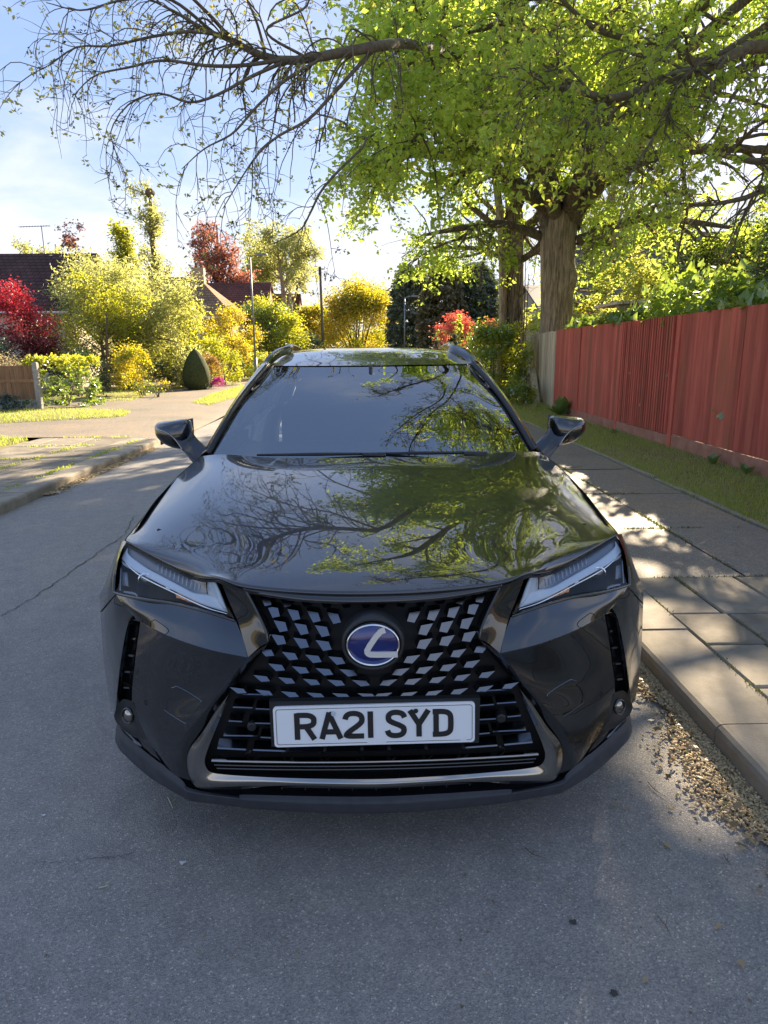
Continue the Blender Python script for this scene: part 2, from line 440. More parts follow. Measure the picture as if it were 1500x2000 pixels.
def lawn(name, pts, z=0.112, mat=M_turf):
    n = len(pts); cx = sum(p[0] for p in pts)/n; cy = sum(p[1] for p in pts)/n
    V = [(cx, cy, z+0.03)]+[(cx+(p[0]-cx)*0.93, cy+(p[1]-cy)*0.93, z+0.02) for p in pts]+[(p[0], p[1], z-0.02) for p in pts]
    Fs = [(0, 1+i, 1+(i+1) % n) for i in range(n)]+[(1+i, 1+n+i, 1+n+(i+1) % n, 1+(i+1) % n) for i in range(n)]
    return mesh(name, V, Fs, mat, None, smooth=True, kind='structure')
LAWNS = {
 'corner': [(-5.62, -4), (-5.62, 11.0), (-6.2, 11.35), (-7.5, 11.4), (-14, 11.4), (-14, -4)],
 'strip': [(-5.75, 15.0), (-5.62, 15.4), (-5.9, 16.6), (-7.2, 17.2), (-9.0, 17.45), (-12, 17.4), (-12, 14.0), (-7.8, 13.9)],
 'front': [(-7.3, 20.6), (-8.0, 25.5), (-10.5, 27), (-14.5, 27), (-14.5, 21.5), (-9.4, 20.6)],
 'island': [(-4.45, 18.6), (-4.3, 24), (-4.5, 29.5), (-5.6, 29.5), (-5.55, 24), (-5.15, 19.5)],
 'far': [(-6.6, 32), (-6.6, 45), (-12, 45), (-12, 32)],
}
for k_, p_ in LAWNS.items(): lawn(k_+'_lawn' if k_ != 'island' else 'grass_strip', p_)
garden_l = sheet('left_garden_ground', -80, -6.7, 17.3, 140, 0.085, M_soil, 10, 10, 0.0)
garden_f = sheet('far_garden_ground', -80, 80, 62, 220, -0.01, M_turf, 3, 3)

def in_poly(px, py, poly):
    c = np.zeros(len(px), bool); n = len(poly)
    for i in range(n):
        x0, y0 = poly[i]; x1, y1 = poly[(i+1) % n]
        if y0 == y1: continue
        k = ((y0 > py) != (y1 > py)) & (px < (x1-x0)*(py-y0)/(y1-y0)+x0); c ^= k
    return c
def grass_patch(name, X, Y, Z, h, w, mat, label=None):
    n = len(X); a = rng.uniform(0, 2*PI, n); hh = h*rng.uniform(0.4, 1.25, n); lean = rng.uniform(0.1, 0.9, n)*hh; la = rng.uniform(0, 2*PI, n)
    ww = w*rng.uniform(0.6, 1.3, n)
    b0 = np.stack([X-np.cos(a)*ww, Y-np.sin(a)*ww, Z-0.01], 1); b1 = np.stack([X+np.cos(a)*ww, Y+np.sin(a)*ww, Z-0.01], 1)
    tp = np.stack([X+np.cos(la)*lean, Y+np.sin(la)*lean, Z+hh], 1)
    V = np.stack([b0, b1, tp], 1).reshape(-1, 3); Fq = np.arange(3*n).reshape(-1, 3)
    return mesh(name, V, Fq, mat, None, kind='stuff', label=label, cat='grass')
n = 46000; gx = rng.uniform(3.12, 4.55, n); gy = 4.0+12.5*rng.uniform(0, 1, n)**1.4
dens = 0.55+0.45*np.sin(gx*5+gy*1.3)*np.sin(gy*2.2-gx*3); keep = rng.uniform(0, 1, n) < np.clip(dens+0.45-0.5*(gx < 3.3)*(np.sin(gy*3.1) > 0), 0, 1)
grass_patch('grass', gx[keep], gy[keep], np.full(keep.sum(), 0.105), 0.05, 0.0035, M_grass, 'short patchy grass growing along the foot of the red fence')
n = 5000; gx = rng.uniform(3.12, 4.4, n); gy = rng.uniform(15.5, 24, n)
grass_patch('grass', gx, gy, np.full(n, 0.105), 0.14, 0.008, M_grass, 'longer rough grass in front of the bare wooden fence')
for k_, n, h, w, lb in (('corner', 16000, 0.07, 0.006, 'tufty grass at the near left corner of the drive'), ('strip', 14000, 0.07, 0.007, 'bright grass strip below the laurel hedge'),
                   ('front', 12000, 0.05, 0.009, 'sunlit mown lawn behind the laurel hedge'), ('island', 9000, 0.06, 0.009, 'narrow sunlit grass strip beside the left kerb')):
    P = np.array(LAWNS[k_]); lo, hi = P.min(0), P.max(0)
    if k_ == 'corner': lo[1] = 7.0; lo[0] = -9.5
    gx = rng.uniform(lo[0], hi[0], n*2); gy = rng.uniform(lo[1], hi[1], n*2); kk = in_poly(gx, gy, LAWNS[k_])
    gx, gy = gx[kk][:n], gy[kk][:n]
    grass_patch('grass', gx, gy, np.full(len(gx), 0.12), h, w, M_grass, lb)
# weeds and moss in the joints of both pavements
def moss_lines(name, segs, per_m, wid, size, mat, label, z0=0.105):
    X = []; Y = []
    for (a, b) in segs:
        L = math.hypot(b[0]-a[0], b[1]-a[1]); m = int(L*per_m)
        s = rng.uniform(0, 1, m); 
        gate = (np.sin(s*L*4.0+a[0]*7)+np.sin(s*L*9+a[1]*3)) > -0.5
        s = s[gate]; m = len(s)
        X.append(a[0]+(b[0]-a[0])*s+rng.normal(0, wid, m)); Y.append(a[1]+(b[1]-a[1])*s+rng.normal(0, wid, m))
    X = np.concatenate(X); Y = np.concatenate(Y)
    return grass_patch(name, X, Y, np.full(len(X), z0), size, size*0.5, mat, label)
moss_lines('moss', [((1.557, 1.5), (1.557, 12)), ((1.86, 2.2), (1.84, 3.8)), ((2.28, 3.8), (2.28, 9)), ((1.56, 3.83), (3.0, 3.83)), ((1.7, 5.0), (2.9, 5.0)), ((1.8, 6.3), (2.6, 6.3)), ((2.0, 7.7), (2.6, 7.9)), ((1.56, 2.87), (3, 2.87))], 260, 0.011, 0.012, M_moss, 'moss and fallen blossom filling the joints of the right pavement', 0.102)
moss_lines('moss', [((-3.805, 4), (-3.805, 11)), ((-4.65, 6), (-4.5, 11)), ((-5.2, 9), (-4, 8.9)), ((-5.3, 10.3), (-4, 10.3)), ((-5.5, 7.5), (-4, 7.4)), ((-5.5, 11.4), (-3.8, 11.4))], 150, 0.03, 0.03, M_grass, 'weeds growing in the joints of the left pavement', 0.10)
grass_patch('grass', *(lambda n: (3.11+np.abs(rng.normal(0, 0.05, n))*rng.choice([-0.6, 1], n), rng.uniform(3.5, 16, n), np.full(n, 0.10)))(5000), 0.045, 0.004, M_grass, 'ragged grass creeping over the path edging')

# drift of fallen catkins in the right-hand gutter
def drift():
    n = 17000
    y = rng.uniform(1.45, 4.6, n); c = np.interp(y, [1.4, 2.0, 2.6, 3.2, 4.6], [0.075, 0.075, 0.05, 0.035, 0.025])*(1+0.35*np.sin(y*7)+0.2*np.sin(y*17+1))
    d = np.abs(rng.normal(0, 1, n))**1.15*c*0.75
    x = 1.262-0.004-d; z = 0.004+np.clip(0.018-d*0.12, 0, 0.02)*rng.uniform(0.1, 1.1, n)
    k = 5; a = rng.uniform(0, 2*PI, n); L = rng.uniform(0.006, 0.016, n); w = rng.uniform(0.003, 0.0058, n); el = rng.normal(0, 0.35, n)
    D = np.stack([np.cos(a)*np.cos(el), np.sin(a)*np.cos(el), np.sin(el)], 1); S = np.stack([-np.sin(a), np.cos(a), 0*a], 1); U = np.cross(D, S)
    C0 = np.stack([x, y, z+0.003], 1)
    V = np.stack([C0-D*L[:, None], C0+S*w[:, None], C0+U*w[:, None], C0-S*w[:, None], C0-U*w[:, None], C0+D*L[:, None]], 1).reshape(-1, 3)
    f = np.array([(0, 1, 2), (0, 2, 3), (0, 3, 4), (0, 4, 1), (5, 2, 1), (5, 3, 2), (5, 4, 3), (5, 1, 4)])
    Fq = (np.arange(n)[:, None, None]*6+f[None]).reshape(-1, 3)
    mesh('litter', V, Fq, M_catkin, None, kind='stuff', label='drift of tan fallen catkins along the right-hand gutter', cat='litter')
    n = 420; y = rng.uniform(1.5, 4.4, n); x = 1.25-np.abs(rng.normal(0, .11, n)); a = rng.uniform(0, 2*PI, n); L = rng.uniform(.008, .02, n)[:, None]; w = L*.55
    C0 = np.stack([x, y, np.full(n, 0.012)+rng.uniform(0, .016, n)], 1); D = np.stack([np.cos(a), np.sin(a), rng.normal(0, .25, n)], 1); S = np.stack([-np.sin(a), np.cos(a), rng.normal(0, .4, n)], 1)
    V = np.stack([C0-D*L, C0+S*w, C0+D*L, C0-S*w], 1).reshape(-1, 3)
    mesh('litter', V, np.arange(4*n).reshape(-1, 4), M_flake, None, kind='stuff', label='mixed dead leaf flakes among the gutter catkins', cat='litter')
    n = 2600; y = rng.uniform(7, 10.6, n); x = -3.5+np.abs(rng.normal(0, 0.05, n)); a = rng.uniform(0, 2*PI, n); L = 0.018; w = 0.008
    C0 = np.stack([x, y, np.full(n, 0.01)+rng.uniform(0, .015, n)], 1); D = np.stack([np.cos(a), np.sin(a), 0*a], 1); S = np.stack([-np.sin(a), np.cos(a), 0*a+0.4], 1)
    V = np.stack([C0-D*L, C0+S*w, C0+D*L, C0-S*w], 1).reshape(-1, 3)
    mesh('litter', V, np.arange(4*n).reshape(-1, 4), M_catkin, None, kind='stuff', label='brown leaf litter along the left-hand kerb', cat='litter')
drift()
def grit():
    n = 700; y = .75+3.2*rng.uniform(0, 1, n)**1.3; x = rng.uniform(-2.6, 1.2, n); s = rng.uniform(.0012, .0042, n)[:, None]; c0 = np.stack([x, y, np.full(n, .004)], 1)
    o = np.array([(-1, -.6, 0), (.8, -1, 0), (1, .7, 0), (-.7, 1, 0), (0, 0, 1.0)]); V = (c0[:, None]+o[None]*s[:, None]*rng.uniform(.6, 1.3, (n, 5, 1))).reshape(-1, 3)
    f = np.array([(0, 1, 4), (1, 2, 4), (2, 3, 4), (3, 0, 4)]); mesh('grit', V, (np.arange(n)[:, None, None]*5+f[None]).reshape(-1, 3), M_flake, None, kind='stuff', label='scattered grit and plant crumbs on the road', cat='grit')
grit()
# single leaves, twigs and marks on the road
M_dleaf = noisy('dead_leaf', (0.30, 0.20, 0.09), (0.46, 0.36, 0.20), 40, 0.8, 0.2)
M_drop = plain('white_splat', (0.62, 0.64, 0.66), rough=0.6)
M_stain = plain('oil_stain', (0.055, 0.05, 0.045), rough=0.75)
def leaf_on_road(p, s, rot, label):
    V = []; Fs = []
    out = [(0, -1), (0.45, -0.55), (0.62, 0.1), (0.3, 0.5), (0, 1.1), (-0.34, 0.45), (-0.6, 0.0), (-0.4, -0.6)]
    for x, y in out: V.append((x*s, y*s, 0.006+0.25*s*abs(x)+random.uniform(0, 0.1)*s))
    V.append((0, 0, 0.007)); Fs = [(8, i, (i+1) % 8) for i in range(8)]
    o = mesh('fallen_leaf', V, Fs, M_dleaf, None, loc=(p[0], p[1], 0.002), smooth=True, label=label, cat='leaf', group='dead leaves lying on the road')
    o.rotation_euler = (0, 0, rot)
for p, s, lb in (((0.7795, 1.8769, 0.0000), 0.010, 'small tan leaf on the road just right of the bumper, leftmost of a close pair'), ((0.8181, 1.8631, 0.0000), 0.010, 'small tan leaf right of the bumper, right one of a close pair'), ((0.9581, 1.8613, 0.0000), 0.012, 'tan leaf on the road between the bumper and the catkin drift'),
             ((0.8697, 1.6934, 0.0000), 0.014, 'curled tan leaf on the road below the catkin drift'), ((0.8764, 1.4009, 0.0000), 0.011, 'tan leaf on the road low down at the right'), ((0.8770, 1.2949, 0.0000), 0.013, 'brown leaf on the road nearest the bottom right corner'),
             ((0.6285, 1.2572, 0.0000), 0.009, 'tiny tan leaf on the road at the bottom edge'), ((1.0999, 1.7706, 0.0000), 0.010, 'tan leaf on the road next to the gutter drift')):
    leaf_on_road(p, s, random.uniform(0, 6), lb)
def twig_on_road(pts, r, label, mat=M_twig):
    b = MB(); P = [(p[0], p[1], r+0.004+random.uniform(0, .002)) for p in pts]; b.tube(P, [r]*(len(P)-1)+[r*0.4], 5)
    if len(P) > 2: b.tube([P[1], (P[1][0]+0.012, P[1][1]+0.02, 0.012)], [r*0.7, r*0.3], 4)
    o = b.build('fallen_twig', mat, None); props(o, label, 'twig', 'twigs lying on the road')
twig_on_road([(0.4428, 1.6955, 0.0000), (0.4598, 1.6699, 0.0000), (0.4934, 1.6526, 0.0000)], 0.0012, 'thin grey twig on the road below the right headlight side of the bumper')
twig_on_road([(0.7343, 1.4417, 0.0000), (0.7433, 1.4094, 0.0000), (0.7442, 1.3784, 0.0000)], 0.0011, 'long pale stalk on the road at lower right')
twig_on_road([(1.0200, 1.6513, 0.0000), (1.0179, 1.6270, 0.0000), (1.0210, 1.6130, 0.0000)], 0.0014, 'short dark twig on the road close to the gutter')
twig_on_road([(0.9363, 1.9971, 0.0000), (0.9421, 1.9555, 0.0000), (0.9663, 1.9148, 0.0000)], 0.0013, 'dark twig on the road between bumper and kerb')
M_straw = plain('pale_stalk', (0.42, 0.42, 0.28), rough=0.8)
twig_on_road([(-0.6998, 1.9666, 0.0000), (-0.6803, 1.9347, 0.0000), (-0.6661, 1.9088, 0.0000)], 0.0022, 'pale green forked stalk on the road below the left end of the bumper', M_straw)
twig_on_road([(-0.7774, 1.5781, 0.0000), (-0.7623, 1.5831, 0.0000), (-0.7522, 1.5865, 0.0000)], 0.002, 'short pale stick on the road at lower left', M_straw)
def splat(p, s, mat, name, label, cat, n=14):
    V = [(0, 0, 0.0055)]; 
    for i in range(n):
        a = 2*PI*i/n; r = s*random.uniform(0.45, 1.1); V.append((r*math.cos(a), r*0.8*math.sin(a), 0.0048))
    o = mesh(name, V, [(0, 1+i, 1+(i+1) % n) for i in range(n)], mat, None, loc=(p[0], p[1], 0), smooth=True, label=label, cat=cat)
splat((-0.5692, 1.6697, 0.0000), 0.011, M_drop, 'bird_dropping', 'white bird dropping on the road left of and below the bumper', 'dropping')
splat((-1.0773, 1.8916, 0.0000), 0.008, M_drop, 'bird_dropping', 'small pale spot on the road at the left edge of the view', 'dropping')
splat((0.4508, 1.4865, 0.0000), 0.004, M_drop, 'bird_dropping', 'tiny white spot on the road below the right headlight', 'dropping')
splat((0.5075, 1.4303, 0.0000), 0.014, M_stain, 'oil_stain', 'brown stain on the road at lower right', 'stain')
splat((0.5434, 1.2298, 0.0000), 0.012, M_stain, 'oil_stain', 'dark round stain on the road near the bottom edge', 'stain')

# ------------------------------------------------------------------ the parked car
def paint_mat():
    m, t, b = new_mat('car_paint')
    b.inputs['Base Color'].default_value = (0.014, 0.017, 0.025, 1)
    sset(b, metal=1.0, rough=0.33, coat=1.0, coat_rough=0.008, coat_ior=1.85)
    return m
M_paint = paint_mat()
M_gloss = plain('gloss_black', (0.008, 0.008, 0.009), rough=0.08, coat=1.0, coat_rough=0.02)
M_satin = plain('satin_black_plastic', (0.016, 0.017, 0.019), rough=0.42)
M_lip = noisy('grey_lip_plastic', (0.035, 0.038, 0.045), (0.05, 0.053, 0.062), 30, 0.48, 0.05, 0.001)
M_dark = plain('dark_void', (0.004, 0.004, 0.005), rough=0.7)
M_fin = plain('dark_chrome', (0.18, 0.195, 0.225), rough=0.2, metal=1.0)
M_chrome = plain('smoked_chrome', (0.36, 0.34, 0.32), rough=0.10, metal=1.0)
M_bright = plain('bright_chrome', (0.82, 0.83, 0.85), rough=0.06, metal=1.0)
M_white = plain('light_guide', (0.46, 0.54, 0.63), rough=0.22, coat=0.6)
M_grid = plain('lamp_grid', (0.13, 0.16, 0.21), rough=0.25, coat=0.5)
M_amber = plain('amber_reflector', (0.9, 0.33, 0.08), rough=0.2, coat=1.0)
M_plate = plain('plate_white', (0.80, 0.82, 0.84), rough=0.35, coat=0.3)
M_ink = plain('plate_black', (0.012, 0.012, 0.013), rough=0.5)
M_blue = plain('badge_blue', (0.008, 0.018, 0.15), rough=0.12, metal=0.3, coat=1.0, coat_rough=0.02)
M_rubber = plain('tyre_rubber', (0.018, 0.018, 0.019), rough=0.85)
M_alloy = plain('alloy', (0.30, 0.31, 0.33), rough=0.3, metal=1.0)
M_trim = plain('cabin_trim', (0.03, 0.031, 0.034), rough=0.7)
M_seat = plain('seat_fabric', (0.035, 0.036, 0.04), rough=0.85)
M_red = plain('tail_lamp', (0.35, 0.01, 0.01), rough=0.15, coat=1.0)
def glass_mat(name, tint, f0=0.06, boost=1.0, rough=0.0):
    """thin glazing: lets light through (tinted) and mirrors by Fresnel"""
    m = bpy.data.materials.new(name); m.use_nodes = True; MATS[name] = m
    t = m.node_tree
    for n in list(t.nodes): t.nodes.remove(n)
    tr = t.nodes.new('ShaderNodeBsdfTransparent'); tr.inputs[0].default_value = c4(tint)
    gl = t.nodes.new('ShaderNodeBsdfGlossy'); gl.inputs['Roughness'].default_value = rough; gl.inputs[0].default_value = (0.94, 0.98, 1.0, 1)
    fr = t.nodes.new('ShaderNodeFresnel'); 
    n_ = (1+math.sqrt(f0))/(1-math.sqrt(f0)); ge = t.nodes.new('ShaderNodeNewGeometry'); mr = t.nodes.new('ShaderNodeMapRange'); t.links.new(ge.outputs['Backfacing'], mr.inputs[0])
    mr.inputs[3].default_value = n_; mr.inputs[4].default_value = 1/n_; t.links.new(mr.outputs[0], fr.inputs['IOR'])
    ms = t.nodes.new('ShaderNodeMixShader'); t.links.new(fr.outputs[0], ms.inputs[0]); t.links.new(tr.outputs[0], ms.inputs[1]); t.links.new(gl.outputs[0], ms.inputs[2])
    o = t.nodes.new('ShaderNodeOutputMaterial'); t.links.new(ms.outputs[0], o.inputs[0]); return m
M_screen = glass_mat('windscreen_glass', (0.42, 0.47, 0.50), 0.27)
M_sideglass = glass_mat('privacy_glass', (0.05, 0.06, 0.065), 0.07)
M_lens = glass_mat('lamp_lens', (0.95, 0.96, 0.97), 0.016)

car = thing('parked_car', (0, 3.8, 0), 'black crossover car parked facing us with a mesh spindle grille', 'car')
def halfrow(h):
    """half row from centre to the left edge -> full row right to left"""
    h = [tuple(p) for p in h]
    return [(-p[0], p[1], p[2]) for p in reversed(h[1:])]+h
# ---- bonnet
H0 = [(0, 2.80, 1.020), (-.26, 2.81, 1.019), (-.45, 2.84, 1.020), (-.56, 2.86, 1.026), (-.66, 2.89, 1.028), (-0.7528, 2.9300, 1.0150)]
H1 = [(0, 2.6, 1.000), (-.24, 2.61, 1.000), (-.43, 2.63, 1.001), (-.55, 2.65, 1.009), (-.67, 2.68, 1.005), (-0.7959, 2.6700, 0.9608)]
H2 = [(0, 2.35, .972), (-.22, 2.36, .972), (-.41, 2.38, .973), (-.53, 2.40, .986), (-.67, 2.43, .970), (-0.8094, 2.4300, 0.9130)]
H3 = [(0, 2.05, .932), (-.19, 2.06, .932), (-.38, 2.08, .931), (-.49, 2.11, .942), (-.63, 2.17, .932), (-0.8000, 2.2000, 0.8864)]
H4 = [(0, 1.82, .893), (-.17, 1.83, .893), (-.34, 1.85, .893), (-.45, 1.90, .904), (-.57, 2.00, .902), (-0.7818, 2.0700, 0.8879)]
H5 = [(0, 1.68, .866), (-.16, 1.685, .867), (-.325, 1.715, .873), (-.43, 1.76, .884), (-.525, 1.885, .893), (-0.7702, 2.0200, 0.8916)]
H6 = [(-0.0035, 1.6250, 0.8493), (-0.1717, 1.6320, 0.8522), (-0.3339, 1.6550, 0.8619), (-0.4179, 1.7000, 0.8731), (-0.5394, 1.8250, 0.8475), (-0.7645, 2.0000, 0.8939)]
H6[0] = (0, H6[0][1], H6[0][2])
H4[4] = (-.575, 2.01, .893); H4[3] = (-.45, 1.90, .899)
H5 = [tuple(.62*a+.38*b_+c for a, b_, c in zip(p, q, (0, 0, .0035))) for p, q in zip(H6, H4)]; H5[5] = (-0.7702, 2.0200, 0.8916)
H7 = [(p[0]*0.995, p[1]+0.012, p[2]-0.022) for p in H6]
rows = [halfrow(h) for h in (H0, H1, H2, H3, H4, H5, H6)]
V, Fs = loft(rows, 91, 70)
# rolled front edge
G = V.reshape(70, 91, 3)
for _ in range(60):                                # fair the sheet metal
    Z = G.copy(); G[1:-1, 1:-1] = (4*Z[1:-1, 1:-1]+2*(Z[:-2, 1:-1]+Z[2:, 1:-1]+Z[1:-1, :-2]+Z[1:-1, 2:])+Z[:-2, :-2]+Z[:-2, 2:]+Z[2:, :-2]+Z[2:, 2:])/16
V = G.reshape(-1, 3)
fr = catmull(rows[-1], 91); n0 = len(V)
extra = []
for k, (dy, dz) in enumerate(((-0.001, -0.006), (0.004, -0.013), (0.022, -0.020))):
    extra.append(fr+np.array([0, dy, dz]))
V = np.vstack([V]+extra)
for k in range(3):
    a = (n0-91) if k == 0 else n0+91*(k-1); b_ = n0+91*k
    Fs += [(a+j, a+j+1, b_+j+1, b_+j) for j in range(90)]
mesh('bonnet', V, Fs, M_paint, car, smooth=True)
# dark shut lines round the bonnet and between bumper and wing
def shut(P, r=.0026):
    b_ = MB(); b_.tube(catmull(P, 60), r, 5); b_.build('shut_line', M_dark, car, smooth=True)
shut([(p[0], p[1]-.0005, p[2]-.0145) for p in fr[::6]], .003)
for sg in (1, -1):
    shut([((p[0]-.003)*sg, p[1]+.004, p[2]-.002) for p in (H6[5], H5[5], H4[5], H3[5], H2[5], H1[5], H0[5])], .0028)
    shut([(p[0]*sg, p[1]-.002, p[2]) for p in ((-0.7667, 1.8840, 0.7592), (-0.8202, 1.9550, 0.7084), (-0.8623, 2.0200, 0.6665), (-0.9098, 2.1000, 0.6212))], .0016)
# ---- windscreen, surround, roof
G0 = [(0, 2.86, 1.008), (-.40, 2.88, 1.008), (-.60, 2.92, 1.009), (-0.7219, 2.9700, 1.0109)]
G1 = [(0, 3.04, 1.117), (-.37, 3.06, 1.117), (-.57, 3.10, 1.117), (-0.6831, 3.1300, 1.1118)]
G2 = [(0, 3.22, 1.217), (-.34, 3.23, 1.217), (-.52, 3.27, 1.219), (-0.6397, 3.3100, 1.2142)]
G2b = [(0, 3.40, 1.304), (-.32, 3.41, 1.305), (-.49, 3.445, 1.308), (-0.5901, 3.4900, 1.2995)]
G3 = [(0, 3.58, 1.381), (-.30, 3.59, 1.382), (-.45, 3.62, 1.384), (-0.5375, 3.6600, 1.3831)]
mesh('windscreen', *loft([halfrow(h) for h in (G0, G1, G2, G2b, G3)], 41, 40), M_screen, car, smooth=True)
R0 = [(0, 3.59, 1.388), (-.30, 3.60, 1.389), (-.45, 3.63, 1.390), (-.555, 3.68, 1.393)]
R1 = [(0, 3.80, 1.428), (-.30, 3.81, 1.427), (-.46, 3.83, 1.418), (-.575, 3.85, 1.402)]
R2 = [(0, 4.15, 1.474), (-.30, 4.15, 1.471), (-.48, 4.15, 1.457), (-.585, 4.16, 1.432)]
R3 = [(0, 4.60, 1.489), (-.30, 4.60, 1.486), (-.48, 4.60, 1.470), (-.59, 4.60, 1.438)]
R4 = [(0, 5.20, 1.466), (-.30, 5.20, 1.463), (-.47, 5.20, 1.446), (-.57, 5.20, 1.412)]
R5 = [(0, 5.70, 1.395), (-.30, 5.69, 1.393), (-.45, 5.66, 1.378), (-.54, 5.62, 1.352)]
mesh('roof', *loft([halfrow(h) for h in (R0, R1, R2, R3, R4, R5)], 41, 40), M_paint, car, smooth=True)
P_in = [(-0.7219, 2.9700, 1.0109), (-0.6831, 3.1300, 1.1118), (-0.6397, 3.3100, 1.2142), (-0.5900, 3.4900, 1.3021), (-0.5375, 3.6600, 1.3831)]
P_md = [(-0.7360, 2.9650, 1.0211), (-0.6944, 3.1200, 1.1249), (-0.6520, 3.3000, 1.2275), (-0.6014, 3.4850, 1.3179), (-0.5504, 3.6600, 1.3993)]
P_out = [(-0.7706, 3.0000, 1.0070), (-0.7328, 3.1800, 1.1068), (-0.6947, 3.3700, 1.2079), (-0.6508, 3.5500, 1.3000), (-0.5982, 3.7000, 1.3910)]
lift = lambda P, d: [(p[0], p[1], p[2]+d) for p in P]
both('screen_seal', loft([lift(P_in, 0.004), lift(P_md, 0.008)], 20, 3), M_satin, car, thick=0.006)
both('windscreen_pillar', loft([lift(P_md, 0.009), [(p[0]*0.985+q[0]*0.015-0.008, (p[1]+q[1])/2-.005, (p[2]+q[2])/2+0.012) for p, q in zip(P_md, P_out)], lift(P_out, -0.002), [(p[0]-0.012, p[1]+0.06, p[2]-0.05) for p in P_out]], 20, 12), M_paint, car, thick=0.006)
# scuttle panel and wipers below the screen
mesh('scuttle', *loft([halfrow([(0, 2.815, 1.006), (-.4, 2.84, 1.006), (-.62, 2.90, 1.01), (-.74, 2.97, 1.01)]), halfrow([(0, 2.90, 1.004), (-.4, 2.92, 1.004), (-.6, 2.95, 1.006), (-.74, 3.0, 1.01)])], 30, 4), M_satin, car, smooth=True)
for x0, x1 in ((-.50, .06), (-.02, .50)):
    w = MB(); w.tube([(x0, 2.885, 1.024), ((x0+x1)/2, 2.868, 1.027), (x1, 2.875, 1.025)], [.005, .008, .005], 6); w.tube([(x1-.1, 2.865, 1.022), (x1, 2.845, 1.02)], .010, 6)
    w.build('wiper', M_satin, car, smooth=True)
# roof rails
for sg in (1, -1):
    P = [(-0.5674, 3.7000, 1.3988), (-0.5555, 3.8000, 1.4332), (-0.5272, 3.9600, 1.4666), (-0.4868, 4.1500, 1.4879), (-.532, 4.5, 1.503), (-.535, 5.0, 1.492), (-.53, 5.35, 1.462), (-.525, 5.5, 1.425)]
    P = catmull([(p[0]*sg, p[1], p[2]) for p in P], 30); V = []; Fs = []
    for i, p in enumerate(P):
        s = min(1, i/3+0.35, (29-i)/3+0.35)
        for a, b_ in ((-.016, -.030*s), (-.018, .004), (-.008, .014), (.008, .014), (.018, .004), (.016, -.030*s)): V.append((p[0]+a, p[1], p[2]+b_))
    for i in range(29): Fs += [(i*6+j, i*6+(j+1) % 6, (i+1)*6+(j+1) % 6, (i+1)*6+j) for j in range(6)]
    Fs += [tuple(range(5, -1, -1)), tuple(29*6+j for j in range(6))]
    mesh('roof_rail', V, Fs, M_fin, car, smooth=True, sharp=40)
# ---- body sides (wings, doors, quarter panels) as one grid per side, cut into panels
ST = [  # Y, (x, z) from shoulder to sill
 (2.03, [(.770, .884), (.800, .843), (.838, .765), (.862, .66), (.858, .52), (.845, .40), (.82, .30)]),
 (2.13, [(.778, .892), (.820, .850), (.868, .765), (.900, .66), (.896, .52), (.882, .40), (.850, .30)]),
 (2.24, [(.790, .905), (.828, .860), (.876, .77), (.906, .655), (.904, .52), (.894, .40), (.865, .28)]),
 (2.45, [(.806, .928), (.838, .880), (.886, .785), (.918, .66), (.918, .52), (.905, .38), (.875, .25)]),
 (2.70, [(.788, .968), (.828, .905), (.880, .80), (.914, .66), (.912, .52), (.902, .38), (.875, .25)]),
 (2.95, [(.762, 1.012), (.815, .94), (.872, .815), (.902, .66), (.900, .52), (.902, .38), (.875, .25)]),
 (3.20, [(.795, 1.00), (.835, .945), (.876, .815), (.897, .66), (.893, .52), (.902, .38), (.875, .25)]),
 (4.10, [(.805, 1.025), (.848, .95), (.880, .815), (.897, .66), (.893, .52), (.902, .38), (.875, .25)]),
 (4.75, [(.800, 1.045), (.850, .97), (.888, .83), (.908, .66), (.905, .52), (.902, .38), (.875, .25)]),
 (5.15, [(.790, 1.06), (.855, .985), (.900, .84), (.919, .66), (.916, .52), (.905, .38), (.875, .25)]),
 (5.60, [(.765, 1.07), (.835, .99), (.885, .84), (.905, .66), (.902, .52), (.890, .38), (.860, .28)]),
 (5.95, [(.690, 1.06), (.755, .985), (.810, .84), (.83, .66), (.83, .52), (.81, .38), (.78, .30)]),
]
rows = [[(-x, y, z) for x, z in pr] for y, pr in ST]
SV, SF = loft(rows, 25, 140)
WH = [(2.50, .345), (5.14, .345)]
cut = {'front_wing': (0, 2.99), 'door': (2.99, 4.12), 'rear_door': (4.12, 4.98), 'quarter_panel': (4.98, 9)}
for nm, (ya, yb) in cut.items():
    fl = []
    for f in SF:
        c = SV[list(f)].mean(0)
        if not (ya <= c[1] < yb): continue
        if any((c[1]-wy)**2+(c[2]-wz)**2 < (.37**2) for wy, wz in WH): continue
        fl.append(f)
    used = sorted({i for f in fl for i in f}); mp = {v: i for i, v in enumerate(used)}
    both(nm, (SV[used], [tuple(mp[i] for i in f) for f in fl]), M_paint, car)
